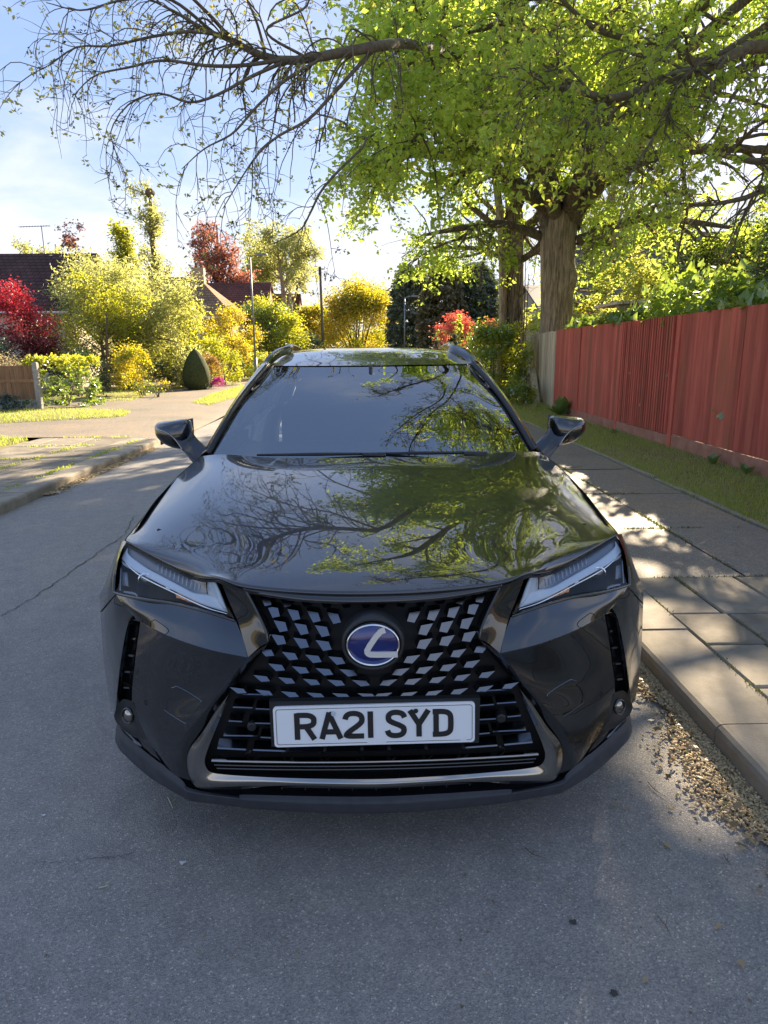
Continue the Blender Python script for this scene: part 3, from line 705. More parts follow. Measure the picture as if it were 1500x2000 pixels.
for wy, wz in WH:
    for sg in (-1, 1):
        V = []; Fs = []; n = 28
        for i in range(n):
            a = R(-18)+R(216)*i/(n-1)
            for r, xx in ((.345, .87), (.35, .904), (.385, .910), (.39, .89)): V.append((sg*xx, wy+r*math.cos(a), wz+r*math.sin(a)))
        Fs = [(4*i+j, 4*i+j+1, 4*i+5+j, 4*i+4+j) for i in range(n-1) for j in range(3)]
        if sg > 0: Fs = [tuple(reversed(f)) for f in Fs]
        mesh('wheel_arch', V, Fs, M_satin, car, smooth=True)
        # wheel: tyre and rim with spokes
        w = bpy.data.objects.new('wheel', None); w.empty_display_size = .1; link(w, car, (sg*.80, wy, wz))
        prof = [(-.10, .24), (-.11, .30), (-.095, .335), (0, .345), (.095, .335), (.11, .30), (.10, .24)]; k = 40
        V = [(sg*x, r*math.cos(2*PI*j/k), r*math.sin(2*PI*j/k)) for j in range(k) for x, r in prof]; n = len(prof)
        Fs = [(j*n+i, j*n+i+1, ((j+1) % k)*n+i+1, ((j+1) % k)*n+i) for j in range(k) for i in range(n-1)]
        mesh('tyre', V, Fs, M_rubber, w, loc=(sg*.80, wy, wz), smooth=True)
        b = MB(); V = []
        for j in range(k):
            for x, r in ((-.09, .235), (.06, .225), (.10, .245)): V.append((sg*x, r*math.cos(2*PI*j/k), r*math.sin(2*PI*j/k)))
        b.add(V, [(j*3+i, j*3+i+1, ((j+1) % k)*3+i+1, ((j+1) % k)*3+i) for j in range(k) for i in range(2)])
        for s in range(10):
            a = 2*PI*s/10
            b.tube([(sg*.085, .03*math.cos(a), .03*math.sin(a)), (sg*.09, .23*math.cos(a+.12), .23*math.sin(a+.12))], [.022, .014], 5)
        b.tube([(sg*.04, 0, 0), (sg*.10, 0, 0)], .05, 14)
        b.build('rim', M_alloy, w, loc=(sg*.80, wy, wz))
# side glazing, rear
top = [(-0.6014, 3.7200, 1.3907), (-.585, 3.95, 1.40), (-.592, 4.5, 1.43), (-.585, 5.1, 1.405), (-.56, 5.45, 1.35)]
bot = [(-0.7710, 3.0300, 1.0072), (-.79, 3.3, 1.005), (-.80, 4.2, 1.03), (-.79, 4.9, 1.05), (-.765, 5.45, 1.07)]
both('side_window', loft([top, [((a[0]+b_[0])/2-.018, (a[1]+b_[1])/2, (a[2]+b_[2])/2) for a, b_ in zip(top, bot)], bot], 24, 8), M_sideglass, car)
both('rear_pillar', loft([[(-.560, 5.43, 1.356), (-.682, 5.44, 1.21), (-.768, 5.43, 1.066)], [(-.556, 5.53, 1.352), (-.662, 5.60, 1.21), (-.745, 5.66, 1.062)], [(-.543, 5.63, 1.346), (-.632, 5.75, 1.20), (-.698, 5.88, 1.048)]], 10, 8), M_paint, car)
for yy in (4.12, 4.98):
    both('door_pillar', loft([[(-.603, yy-.05, 1.415), (-.728, yy-.05, 1.225), (-.812, yy-.05, 1.03)], [(-.603, yy+.05, 1.415), (-.728, yy+.05, 1.225), (-.812, yy+.05, 1.035)]], 10, 3), M_gloss, car, thick=.01)
for yy, zz in ((3.92, .93), (4.82, .95)):
    for sg in (-1, 1):
        h_ = MB(); h_.tube([(sg*.868, yy-.10, zz-.004), (sg*.892, yy-.07, zz), (sg*.895, yy+.05, zz+.004), (sg*.870, yy+.09, zz+.006)], [.010, .014, .014, .010], 8); h_.build('door_handle', M_paint, car, smooth=True)
mesh('tailgate', *loft([halfrow([(0, 5.69, 1.385), (-.3, 5.68, 1.383), (-.45, 5.65, 1.37), (-.545, 5.6, 1.345)]), halfrow([(0, 5.98, 1.05), (-.35, 5.97, 1.05), (-.55, 5.93, 1.05), (-.70, 5.86, 1.05)]), halfrow([(0, 6.02, .92), (-.4, 6.01, .92), (-.62, 5.97, .92), (-.77, 5.93, .92)]), halfrow([(0, 5.98, .66), (-.4, 5.98, .66), (-.6, 5.96, .66), (-.80, 5.94, .66)])], 31, 20), M_paint, car, smooth=True)
mesh('rear_bumper', *loft([halfrow([(0, 5.99, .67), (-.4, 5.99, .67), (-.6, 5.97, .67), (-.83, 5.93, .67)]), halfrow([(0, 6.05, .56), (-.4, 6.05, .56), (-.62, 6.02, .56), (-.83, 5.95, .54)]), halfrow([(0, 6.0, .32), (-.4, 6.0, .32), (-.6, 5.97, .32), (-.78, 5.92, .32)])], 31, 12), M_satin, car, smooth=True)
b = MB(); b.box(-.78, .78, 5.975, 6.035, .93, .965); b.build('tail_lamp', M_red, car)
# ---- dark structure behind all the front panels so no light leaks through
b = MB()
b.box(-.70, .70, 2.10, 2.75, .22, .90); b.box(-.56, .56, 1.86, 2.12, .24, .835); b.box(-.40, .40, 1.745, 1.87, .26, .82)
b.box(-.74, .74, 2.3, 5.8, .20, .40)
b.build('inner_structure', M_dark, car)
# ---- headlights
def headlight(sg):
    mir = (lambda V, Fs: (V, Fs)) if sg < 0 else mirror
    hl = mesh('headlight', *mir(*loft([[(-0.7810, 2.0460, 0.8760), (-0.6767, 1.9764, 0.8403), (-0.5590, 1.8842, 0.8200), (-0.5278, 1.8554, 0.8152), (-0.4428, 1.7581, 0.8416)], [(-0.7863, 1.9357, 0.7551), (-0.6825, 1.8751, 0.7547), (-0.5787, 1.8297, 0.7576), (-0.4741, 1.7645, 0.7596), (-0.3862, 1.7037, 0.7555)]], 30, 8)), M_dark, car, smooth=True)
    def put(name, rows, nu, nv, mat, sm=True, th=0.0):
        o = mesh(name, *mir(*loft(rows, nu, nv)), mat, hl, smooth=sm)
        if th:
            md = o.modifiers.new('thick', 'SOLIDIFY'); md.thickness = th; md.offset = 0
        return o
    # pale upper zone with fine ticks, then the solid L-shaped light guide
    put('lamp_grid', [[(-0.7627, 2.0071, 0.8737), (-0.6628, 1.9339, 0.8454), (-0.5515, 1.8474, 0.8277), (-0.5177, 1.8191, 0.8245), (-0.4667, 1.7678, 0.8356)], [(-0.7510, 1.9755, 0.8466), (-0.6742, 1.9168, 0.8285), (-0.5683, 1.8339, 0.8092), (-0.5044, 1.7820, 0.7977), (-0.4625, 1.7522, 0.8020)]], 30, 4, M_grid)
    put('light_guide', [[(-0.7591, 1.9960, 0.8703), (-0.7499, 1.9746, 0.8551), (-0.6804, 1.9135, 0.8329), (-0.6118, 1.8592, 0.8198), (-0.5518, 1.8113, 0.8092), (-0.5016, 1.7720, 0.8013), (-0.4572, 1.7430, 0.8069), (-0.4264, 1.7181, 0.8054)], [(-0.7742, 1.9780, 0.8429), (-0.7605, 1.9531, 0.8277), (-0.6926, 1.9000, 0.8167), (-0.6277, 1.8491, 0.8063), (-0.5681, 1.8039, 0.7968), (-0.5111, 1.7607, 0.7875), (-0.4599, 1.7236, 0.7815), (-0.3926, 1.6871, 0.7757)]], 40, 5, M_white, th=.004)
    put('light_guide', [[(-0.4552, 1.7520, 0.8454), (-0.4577, 1.7501, 0.8238), (-0.4534, 1.7386, 0.8055)], [(-0.4326, 1.7288, 0.8517), (-0.4185, 1.7149, 0.8300), (-0.3939, 1.6871, 0.7772)]], 8, 4, M_white, th=.004)
    put('trim_strip', [[(-0.7718, 1.9711, 0.8418), (-0.6905, 1.8934, 0.8157), (-0.5662, 1.7969, 0.7962), (-0.4586, 1.7178, 0.7808), (-0.3936, 1.6847, 0.7737)], [(-0.7730, 1.9693, 0.8391), (-0.6909, 1.8891, 0.8124), (-0.5669, 1.7935, 0.7937), (-0.4610, 1.7155, 0.7788), (-0.3936, 1.6836, 0.7712)]], 30, 2, M_bright, th=.002)
    tk = MB()
    for a, b_ in (((-0.6411, 1.9127, 0.8438), (-0.6391, 1.8926, 0.8295)), ((-0.6256, 1.9010, 0.8409), (-0.6233, 1.8792, 0.8258)), ((-0.6100, 1.8886, 0.8384), (-0.6080, 1.8673, 0.8233)), ((-0.5946, 1.8762, 0.8359), (-0.5927, 1.8553, 0.8209)), ((-0.5795, 1.8646, 0.8333), (-0.5774, 1.8423, 0.8173)), ((-0.5644, 1.8522, 0.8309), (-0.5625, 1.8305, 0.8150)), ((-0.5493, 1.8400, 0.8286), (-0.5477, 1.8185, 0.8128)), ((-0.5339, 1.8253, 0.8257), (-0.5331, 1.8070, 0.8105)), ((-0.5190, 1.8127, 0.8237), (-0.5186, 1.7954, 0.8083)), ((-0.5039, 1.7985, 0.8223), (-0.5043, 1.7840, 0.8061)), ((-0.4886, 1.7841, 0.8241), (-0.4905, 1.7747, 0.8063))):
        a = (a[0]*-sg, a[1], a[2]); b_ = (b_[0]*-sg, b_[1], b_[2]); tk.tube([a, b_], .0012, 4)
    tk.build('tick_marks', M_white, hl)
    c = (-0.6741, 1.8986, 0.7976); c = (c[0]*-sg, c[1], c[2])
    def disc(name, r0, r1, dy, mat, dome=0.0, k=24):
        V = []; Fs = []
        for i, (r, d) in enumerate(((r1, 0), ((r0+r1)/2, -dome*.75), (r0, -dome))):
            for j in range(k): V.append((c[0]+r*math.cos(2*PI*j/k), c[1]+dy+d, c[2]+r*math.sin(2*PI*j/k)))
        for i in range(2): Fs += [(i*k+j, i*k+(j+1) % k, (i+1)*k+(j+1) % k, (i+1)*k+j) for j in range(k)]
        if r0 < .004: Fs.append(tuple(2*k+j for j in range(k)))
        mesh(name, V, Fs, mat, hl, smooth=True)
    disc('projector_ring', .0225, .0262, -.010, M_bright, .004); disc('projector_lens', .001, .022, 0, M_lensglass, .014)
    put('corner_reflector', [[(-0.7638, 1.9442, 0.8093), (-0.7437, 1.9314, 0.8101)], [(-0.7511, 1.9052, 0.7803), (-0.7287, 1.8894, 0.7808)]], 3, 3, M_grid, th=.004)
    put('corner_bezel', [[(-0.7772, 1.9599, 0.8257), (-0.7682, 1.9560, 0.8235)], [(-0.7618, 1.8932, 0.7670), (-0.7519, 1.8866, 0.7661)]], 3, 6, M_fin, th=.004)
    put('chrome_bezel', [[(-0.7542, 1.8941, 0.7698), (-0.7063, 1.8700, 0.7715), (-0.6890, 1.8526, 0.7649)], [(-0.7559, 1.8883, 0.7623), (-0.7030, 1.8584, 0.7646), (-0.6910, 1.8483, 0.7602)]], 8, 3, M_fin, th=.003)
    am = MB()
    for (p, q, r_, s) in (((-0.5647, 1.8007, 0.7917), (-0.5466, 1.7887, 0.7959), (-0.5414, 1.7769, 0.7834), (-0.5549, 1.7790, 0.7843)), ((-0.5475, 1.7863, 0.7937), (-0.5291, 1.7808, 0.7893), (-0.5239, 1.7598, 0.7835), (-0.5412, 1.7756, 0.7823)), ((-0.5260, 1.7740, 0.7873), (-0.5038, 1.7548, 0.7881), (-0.5003, 1.7498, 0.7794), (-0.5223, 1.7588, 0.7824)), ((-0.5035, 1.7534, 0.7872), (-0.4853, 1.7477, 0.7846), (-0.4820, 1.7335, 0.7810), (-0.5003, 1.7498, 0.7794))):
        am.add([(x*-sg, y, z) for x, y, z in (p, q, r_, s)], [(0, 1, 2), (0, 2, 3)])
    am.build('amber_reflector', M_amber, hl)
    put('bulb_cap', [[(-0.6006, 1.8371, 0.8039), (-0.5830, 1.8221, 0.8043)], [(-0.5944, 1.8193, 0.7977), (-0.5827, 1.8132, 0.7936)]], 3, 3, M_bright, th=.004)
    put('lens_cover', [[(-0.7670, 2.0020, 0.8917), (-0.6578, 1.9220, 0.8603), (-0.5447, 1.8320, 0.8421), (-0.5137, 1.8020, 0.8380), (-0.4307, 1.7170, 0.8616)], [(-0.7715, 1.8870, 0.7678), (-0.6563, 1.8020, 0.7772), (-0.5561, 1.7570, 0.7806), (-0.4577, 1.7020, 0.7796), (-0.3714, 1.6670, 0.7660)]], 40, 14, M_lens)
    # black gasket under the lens
    g = MB(); P = [(-0.7809, 1.9280, 0.8102), (-0.7730, 1.8925, 0.7739), (-0.7580, 1.8748, 0.7673), (-0.6559, 1.8006, 0.7762), (-0.5554, 1.7540, 0.7787), (-0.4569, 1.6979, 0.7768), (-0.3699, 1.6653, 0.7623)]
    g.tube(catmull([(p[0]*-sg, p[1], p[2]-.002) for p in P], 40), .0045, 6); g.build('gasket', M_gloss, hl, smooth=True)
M_lensglass = plain('projector_glass', (0.05, 0.055, 0.06), rough=0.04, coat=1.0, spec=0.9)
for sg in (-1, 1): headlight(sg)
# ---- bumper skin: shelf below the lamp, brow beside the grille, lower face, corner flare
S0 = [(-0.7668, 1.8850, 0.7621), (-0.6927, 1.8280, 0.7632), (-0.5729, 1.7640, 0.7736), (-0.4574, 1.6990, 0.7734), (-0.3670, 1.6630, 0.7588)]
S1 = [(-0.7354, 1.8500, 0.7380), (-0.6764, 1.8000, 0.7410), (-0.5616, 1.7300, 0.7385), (-0.4459, 1.6680, 0.7331), (-0.3437, 1.6290, 0.7223)]
S2 = [(-0.6927, 1.8150, 0.7164), (-0.6664, 1.7880, 0.7114), (-0.5541, 1.7030, 0.7002), (-0.4355, 1.6400, 0.6898), (-0.3303, 1.6020, 0.6841)]
both('bumper_shelf', loft([S0, S1, S2], 40, 16), M_paint, car)
B0 = [(-0.4114, 1.7000, 0.8672), (-0.3879, 1.6820, 0.8126), (-0.3626, 1.6620, 0.7606), (-0.3437, 1.6290, 0.7223), (-0.3292, 1.6030, 0.6836)]
B1 = [(-0.3714, 1.6760, 0.8621), (-0.3471, 1.6560, 0.8219), (-0.3228, 1.6360, 0.7852), (-0.3018, 1.6120, 0.7536), (-0.2958, 1.6030, 0.7132)]
B2 = [(-0.3385, 1.6560, 0.8545), (-0.3188, 1.6400, 0.8219), (-0.2962, 1.6200, 0.7842), (-0.2792, 1.6020, 0.7519), (-0.2743, 1.5960, 0.7261)]
both('grille_brow', loft([B0, B1, B2], 20, 8), M_paint, car)
both('grille_brow_edge', loft([B2, [(p[0]+.004, p[1]+.03, p[2]) for p in B2]], 20, 3), M_gloss, car, thick=.004)
F0 = [(-0.3294, 1.6040, 0.6831), (-0.3998, 1.6320, 0.5877), (-0.4756, 1.6620, 0.4882), (-0.5378, 1.6880, 0.4104), (-0.5665, 1.7000, 0.3628), (-0.5736, 1.7050, 0.3101), (-0.5678, 1.7030, 0.2646)]
F1 = [(-0.3031, 1.6040, 0.7028), (-0.3742, 1.6320, 0.6052), (-0.4502, 1.6600, 0.5044), (-0.5150, 1.6800, 0.4181), (-0.5469, 1.6900, 0.3558), (-0.5526, 1.6970, 0.3068), (-0.5505, 1.6980, 0.2627)]
F2 = [(-0.2741, 1.6020, 0.7219), (-0.3452, 1.6420, 0.6205), (-0.4253, 1.6650, 0.5166), (-0.4935, 1.6800, 0.4192), (-0.5283, 1.6880, 0.3648), (-0.5403, 1.6950, 0.3079), (-0.5354, 1.6950, 0.2578)]
both('grille_return', loft([F0, F1, F2], 40, 8), M_gloss, car)
L0 = [(-0.6668, 1.7890, 0.7110), (-0.5545, 1.7040, 0.6998), (-0.4358, 1.6410, 0.6893), (-0.3292, 1.6030, 0.6836)]
L0b = [(-0.6709, 1.7930, 0.6968), (-0.5589, 1.7100, 0.6835), (-0.4414, 1.6480, 0.6713), (-0.3424, 1.6110, 0.6640)]
L1 = [(-0.7058, 1.8150, 0.5621), (-0.6096, 1.7520, 0.5518), (-0.5077, 1.6950, 0.5484), (-0.4170, 1.6410, 0.5636)]
L2 = [(-0.7270, 1.8220, 0.4287), (-0.6547, 1.7680, 0.4298), (-0.5817, 1.7220, 0.4310), (-0.4992, 1.6740, 0.4564)]
L3 = [(-0.6832, 1.7900, 0.3413), (-0.6399, 1.7520, 0.3542), (-0.6035, 1.7270, 0.3627), (-0.5654, 1.7020, 0.3647)]
L4 = [(-0.6262, 1.7450, 0.2808), (-0.6041, 1.7280, 0.2699), (-0.5858, 1.7150, 0.2667), (-0.5686, 1.7050, 0.2615)]
bf = both('front_bumper', loft([L0, L0b, L1, L2, L3, L4], 40, 44), M_paint, car)
C00 = [(-0.6936, 1.8300, 0.7609), (-0.7374, 1.8620, 0.7622), (-0.7723, 1.8880, 0.7643), (-0.7817, 1.9300, 0.8095)]
C0 = [(-0.6810, 1.8200, 0.7331), (-0.7318, 1.8620, 0.7268), (-0.7883, 1.9150, 0.7200), (-0.8474, 2.0000, 0.7189), (-0.9152, 2.1200, 0.6753)]
C1 = [(-0.7271, 1.8520, 0.6775), (-0.7582, 1.8850, 0.6657), (-0.8031, 1.9350, 0.6487), (-0.8638, 2.0200, 0.6210), (-0.9208, 2.1200, 0.5913)]
C2 = [(-0.7663, 1.8680, 0.5537), (-0.7854, 1.8920, 0.5424), (-0.8197, 1.9400, 0.5196), (-0.8710, 2.0200, 0.4888), (-0.9228, 2.1100, 0.4538)]
C3 = [(-0.7907, 1.8750, 0.4432), (-0.8041, 1.8950, 0.4308), (-0.8295, 1.9350, 0.4059), (-0.8711, 2.0100, 0.3712), (-0.9178, 2.1000, 0.3327)]
C4 = [(-0.8026, 1.8800, 0.3902), (-0.8117, 1.8950, 0.3712), (-0.8307, 1.9300, 0.3441), (-0.8654, 2.0000, 0.3078), (-0.9092, 2.0900, 0.2604)]
both('bumper_corner', loft([C0, C1, C2, C3, C4], 30, 36), M_paint, car)
K0 = [(-0.6835, 1.8250, 0.7564), (-0.7377, 1.8620, 0.7590), (-0.7712, 1.8880, 0.7594), (-0.8105, 1.9500, 0.7536), (-0.8549, 2.0300, 0.7425)]
both('wing_corner', loft([[(-0.7642, 2.0030, 0.8914), (-0.7857, 2.0300, 0.8840), (-0.8077, 2.0700, 0.8730)], [(-0.7745, 1.9550, 0.8501), (-0.7963, 1.9850, 0.8361), (-0.8349, 2.0600, 0.8096)], [(-0.7708, 1.8950, 0.7891), (-0.8150, 1.9550, 0.7585), (-0.8607, 2.0400, 0.7390)], [(-0.7689, 1.8860, 0.7601), (-0.8331, 1.9750, 0.7178), (-0.9156, 2.1200, 0.6717)], [(-0.7885, 1.9150, 0.7184), (-0.8453, 1.9900, 0.7021), (-0.9176, 2.1200, 0.6535)]], 14, 24), M_paint, car)
both('wing_corner', loft([[(-0.6900, 1.8280, 0.7600), (-0.7295, 1.8560, 0.7595), (-0.7689, 1.8860, 0.7601)], [(-0.6822, 1.8150, 0.7335), (-0.7303, 1.8580, 0.7284), (-0.7856, 1.9120, 0.7211)]], 10, 6), M_paint, car)
# wedge-shaped slot above the side vent, and the vent itself with its fins
both('vent_wedge', loft([[(-0.6197, 1.7900, 0.7379), (-0.6710, 1.8120, 0.7172), (-0.7251, 1.8480, 0.6840)], [(-0.6314, 1.8000, 0.7231), (-0.6731, 1.8220, 0.6989), (-0.7145, 1.8650, 0.6669)]], 12, 5), M_gloss, car)
for sg in (-1, 1):
    m_ = (lambda V, Fs: (V, Fs)) if sg < 0 else mirror
    vent = mesh('side_vent', *m_(*loft([[(-0.6764, 1.8060, 0.7009), (-0.7107, 1.8200, 0.5597), (-0.7332, 1.8300, 0.4242)], [(-0.7056, 1.8600, 0.6786), (-0.7450, 1.8800, 0.5305), (-0.7673, 1.8900, 0.4014)], [(-0.7424, 1.9000, 0.6624), (-0.7810, 1.9150, 0.5138), (-0.8060, 1.9200, 0.3924)], [(-0.7298, 1.8550, 0.6763), (-0.7694, 1.8720, 0.5518), (-0.7941, 1.8780, 0.4364)]], 20, 20)), M_gloss, car, smooth=True)
    for a, b_ in (((-0.7095, 1.8500, 0.6341), (-0.7404, 1.8750, 0.6234)), ((-0.7230, 1.8520, 0.5790), (-0.7576, 1.8780, 0.5689)), ((-0.7369, 1.8550, 0.5243), (-0.7715, 1.8800, 0.5140)), ((-0.7462, 1.8580, 0.4704), (-0.7807, 1.8820, 0.4600))):
        f = MB(); a = (a[0]*-sg, a[1], a[2]); b_ = (b_[0]*-sg, b_[1], b_[2])
        f.add([(a[0], a[1], a[2]), (b_[0], b_[1], b_[2]), (b_[0], b_[1]+.05, b_[2]+.004), (a[0], a[1]+.05, a[2]+.004), (a[0], a[1], a[2]-.006), (b_[0], b_[1], b_[2]-.006)], [(0, 1, 2, 3), (0, 4, 5, 1)]); f.build('vent_fin', M_fin, vent)
    # fog lamp in its pod
    pod = mesh('fog_lamp', *m_(*loft([[(-0.7257, 1.8220, 0.4422), (-0.7696, 1.8600, 0.4286), (-0.8032, 1.8850, 0.3873)], [(-0.7158, 1.8150, 0.4087), (-0.7681, 1.8750, 0.3713), (-0.8192, 1.9000, 0.3471)], [(-0.7008, 1.8050, 0.3700), (-0.7433, 1.8400, 0.3392), (-0.8022, 1.8900, 0.3206)], [(-0.6741, 1.7850, 0.3409), (-0.6968, 1.8000, 0.3285), (-0.7357, 1.8300, 0.3174)]], 16, 16)), M_satin, car, smooth=True)
    c = (-0.7508, 1.8350, 0.3874); c = Vector((c[0]*-sg, c[1], c[2])); d = Vector((sg*.42, -1, .1)).normalized(); u = d.cross(Vector((0, 0, 1))).normalized(); w = u.cross(d); k = 22
    V = []; Fs = []
    for r, o_ in ((.026, -.004), (.025, .004), (.021, .004), (.0205, .0)):
        for j in range(k): V.append(c+(u*math.cos(2*PI*j/k)*.85+w*math.sin(2*PI*j/k))*r+d*o_)
    Fs = [(i*k+j, i*k+(j+1) % k, (i+1)*k+(j+1) % k, (i+1)*k+j) for i in range(3) for j in range(k)]
    mesh('fog_ring', V, Fs, M_gloss, pod, smooth=True)
    V = [c+d*.006]; Fs = []
    for r, o_ in ((.010, .005), (.0205, -.001)):
        for j in range(k): V.append(c+(u*math.cos(2*PI*j/k)*.85+w*math.sin(2*PI*j/k))*r+d*o_)
    Fs = [(0, 1+j, 1+(j+1) % k) for j in range(k)]+[(1+j, 1+k+j, 1+k+(j+1) % k, 1+(j+1) % k) for j in range(k)]
    mesh('fog_lens', V, Fs, M_chrome, pod, smooth=True)
    mesh('pod_trim', *m_(*loft([[(-0.7229, 1.8180, 0.4410), (-0.7091, 1.8080, 0.4059), (-0.6938, 1.7980, 0.3707), (-0.6720, 1.7830, 0.3404)], [(-0.7339, 1.8220, 0.4356), (-0.7216, 1.8150, 0.3952), (-0.7097, 1.8060, 0.3594), (-0.6799, 1.7880, 0.3374)]], 14, 3)), M_gloss, pod, smooth=True)
# tow-eye cover, washer cap and sensor marks: fine shut lines laid on the skin
from mathutils.bvhtree import BVHTree
def bvh_of(o): return BVHTree.FromPolygons([v.co.copy() for v in o.data.vertices], [tuple(p.vertices) for p in o.data.polygons])
bv_face = bvh_of(bf[0])
def on_skin(bv, P, off):
    out = []
    for x, y, z in P:
        h = bv.ray_cast(Vector((x, 0.5, z)), Vector((0, 1, 0)))
        out.append((x, (h[1-1].y if h[0] is not None else y)+off, z))
    return out
def shutline(P, mat, r, name, n=60, bv=bv_face):
    Q = on_skin(bv, catmull(P+[P[0]], n), -0.0004)
    for sg in (1, -1):
        b = MB(); b.tube([(x*sg, y, z) for x, y, z in Q], r, 4, cap=False); b.build(name, mat, car)
shutline([(-0.5682, 1.7200, 0.5361), (-0.5535, 1.7100, 0.5412), (-0.4938, 1.6900, 0.5274), (-0.4791, 1.6800, 0.5201), (-0.4916, 1.6900, 0.4991), (-0.5265, 1.7000, 0.4494), (-0.5413, 1.7000, 0.4433), (-0.5980, 1.7300, 0.4558), (-0.6030, 1.7300, 0.4656), (-0.5806, 1.7200, 0.5252)], M_fin, .0009, 'tow_cover_edge')
bv_shelf = bvh_of([o for o in bpy.data.objects if o.name.startswith('bumper_shelf')][0])
shutline([(-0.6127, 1.7700, 0.7304), (-0.5720, 1.7500, 0.7181), (-0.5670, 1.7400, 0.7085), (-0.5832, 1.7400, 0.7011), (-0.6249, 1.7700, 0.7059), (-0.6264, 1.7700, 0.7214)], M_dark, .0010, 'washer_cap_edge', bv=bv_shelf)
shutline([(-0.6718, 1.7900, 0.4674), (-0.6681, 1.7900, 0.4590), (-0.6733, 1.7900, 0.4508), (-0.6770, 1.7900, 0.4592)], M_dark, .0010, 'sensor_edge', 16)
# ---- lower lip in bare grey plastic
T0 = [(-0.8244, 1.9300, 0.3095), (-0.8010, 1.8900, 0.3170), (-0.7660, 1.8450, 0.3156), (-0.6754, 1.7720, 0.2963), (-0.5653, 1.7030, 0.2595), (-0.5285, 1.6900, 0.2343), (-0.3897, 1.6550, 0.2318), (-0.3742, 1.6520, 0.2403), (-0.1938, 1.6380, 0.2415), (-0.0112, 1.6340, 0.2386)]
T1 = [(-0.8328, 1.9300, 0.2750), (-0.8120, 1.8850, 0.2844), (-0.7743, 1.8380, 0.2850), (-0.6720, 1.7600, 0.2579), (-0.5648, 1.6940, 0.2339), (-0.5237, 1.6800, 0.2247), (-0.3882, 1.6460, 0.2285), (-0.3674, 1.6420, 0.2260), (-0.1936, 1.6280, 0.2210), (-0.0114, 1.6220, 0.2180)]
T2 = [(-0.8338, 1.9500, 0.2404), (-0.8117, 1.9100, 0.2505), (-0.7746, 1.8600, 0.2494), (-0.6735, 1.7900, 0.2110), (-0.5490, 1.7300, 0.1798), (-0.5046, 1.7200, 0.1759), (-0.4017, 1.7000, 0.1747), (-0.3641, 1.6900, 0.1763), (-0.1991, 1.6700, 0.1757), (-0.0119, 1.6650, 0.1701)]
T3 = [(p[0]*.97, p[1]+.25, p[2]) for p in T2]
for T in (T0, T1, T2, T3): T[-1] = (0, T[-1][1], T[-1][2])
def flip(rws): return [list(reversed([(p[0], p[1], p[2]) for p in r])) for r in rws]
mesh('lower_lip', *loft([[(-p[0], p[1], p[2]) for p in r[:-1]]+list(reversed(r)) for r in (T0, T1, T2, T3)], 130, 14), M_lip, car, smooth=True)
# panel between pod and lip
both('lip_panel', loft([[(-0.6763, 1.7870, 0.3397), (-0.6262, 1.7450, 0.2808), (-0.5686, 1.7050, 0.2615)], [(-0.7377, 1.8350, 0.3143), (-0.6737, 1.7750, 0.2926), (-0.5674, 1.7050, 0.2581)], [(-0.8060, 1.8950, 0.3176), (-0.7674, 1.8480, 0.3120), (-0.6767, 1.7750, 0.2926)]], 16, 10), M_paint, car)
# ---- grille: frame, honeycomb fins, bars
def gy(x, z):                                   # front plane of the grille, bowed in plan and raked at the top
    return 1.590+0.22*x*x+max(0.0, z-.70)*0.42+max(0.0, .44-z)*0.20
mesh('grille_back', *loft([[(x, gy(x, z)+.055, z) for x in np.linspace(-w, w, 9)] for z, w in ((.838, .34), (.80, .32), (.72, .28), (.60, .38), (.48, .44), (.345, .50), (.24, .48))], 30, 24), M_dark, car, smooth=True)
mesh('grille_header', *loft([halfrow([(0, 1.632, .842), (-.17, 1.640, .845), (-.335, 1.668, .858)]), halfrow([(0, 1.612, .838), (-.17, 1.620, .841), (-.335, 1.655, .852)]), halfrow([(0, 1.608, .826), (-.17, 1.617, .829), (-.33, 1.652, .842)]), halfrow([(0, 1.622, .818), (-.17, 1.630, .822), (-.325, 1.662, .836)])], 40, 10), M_gloss, car, smooth=True)
def zv(v): return .737-(v-1253)*.00141
def ux(u): return (u-727)*.001332
def gpos(u, v):
    x, z = ux(u), zv(v)
    for _ in range(4):
        k = gy(x, z)/1.57; x, z = ux(u)*k, 1.45-(1.45-zv(v))*k
    return x, z
FINV = np.array([(-.56, .034, .50), (.28, .028, .36), (.52, .000, -.36), (-.02, -.006, -.50), (-.74, .16, .42), (.20, .16, .20), (.50, .16, -.80), (-.16, .16, -.90)])
FINF = [(0, 3, 2, 1), (3, 7, 6, 2), (0, 4, 7, 3), (1, 2, 6, 5), (0, 1, 5, 4)]
fin_l = bpy.data.meshes.new('grille_fin'); fin_l.from_pydata([(a, b_, c) for a, b_, c in FINV], [], FINF); fin_l.materials.append(M_fin)
fin_r = bpy.data.meshes.new('grille_fin'); fin_r.from_pydata([(-a, b_, c) for a, b_, c in FINV], [], [tuple(reversed(f)) for f in FINF]); fin_r.materials.append(M_fin)
fin_c = bpy.data.meshes.new('grille_fin'); fin_c.from_pydata([(-.75, .034, .5), (.75, .034, .5), (.12, -.006, -.5), (-.12, -.006, -.5), (-.9, .16, .4), (.9, .16, .4), (.3, .16, -.9), (-.3, .16, -.9)], [], FINF); fin_c.materials.append(M_fin)
edge_v = [1150, 1200, 1252, 1300, 1350, 1400, 1490]; edge_w = [252, 230, 206, 240, 280, 316, 330]
rowsF = [(1181, 4, 17, 26, 37, .5), (1211, 10, 19, 29, 38, 0), (1238, 11, 19, 31, 39.5, .5), (1266, 12, 17, 33, 43, .25), (1293, 11, 13, 34, 45, .6), (1316, 9, 11.5, 36, 46, .1), (1336, 6, 10, 36, 48, .55), (1362, 5, 9, 38, 50, .3)]
nf = 0
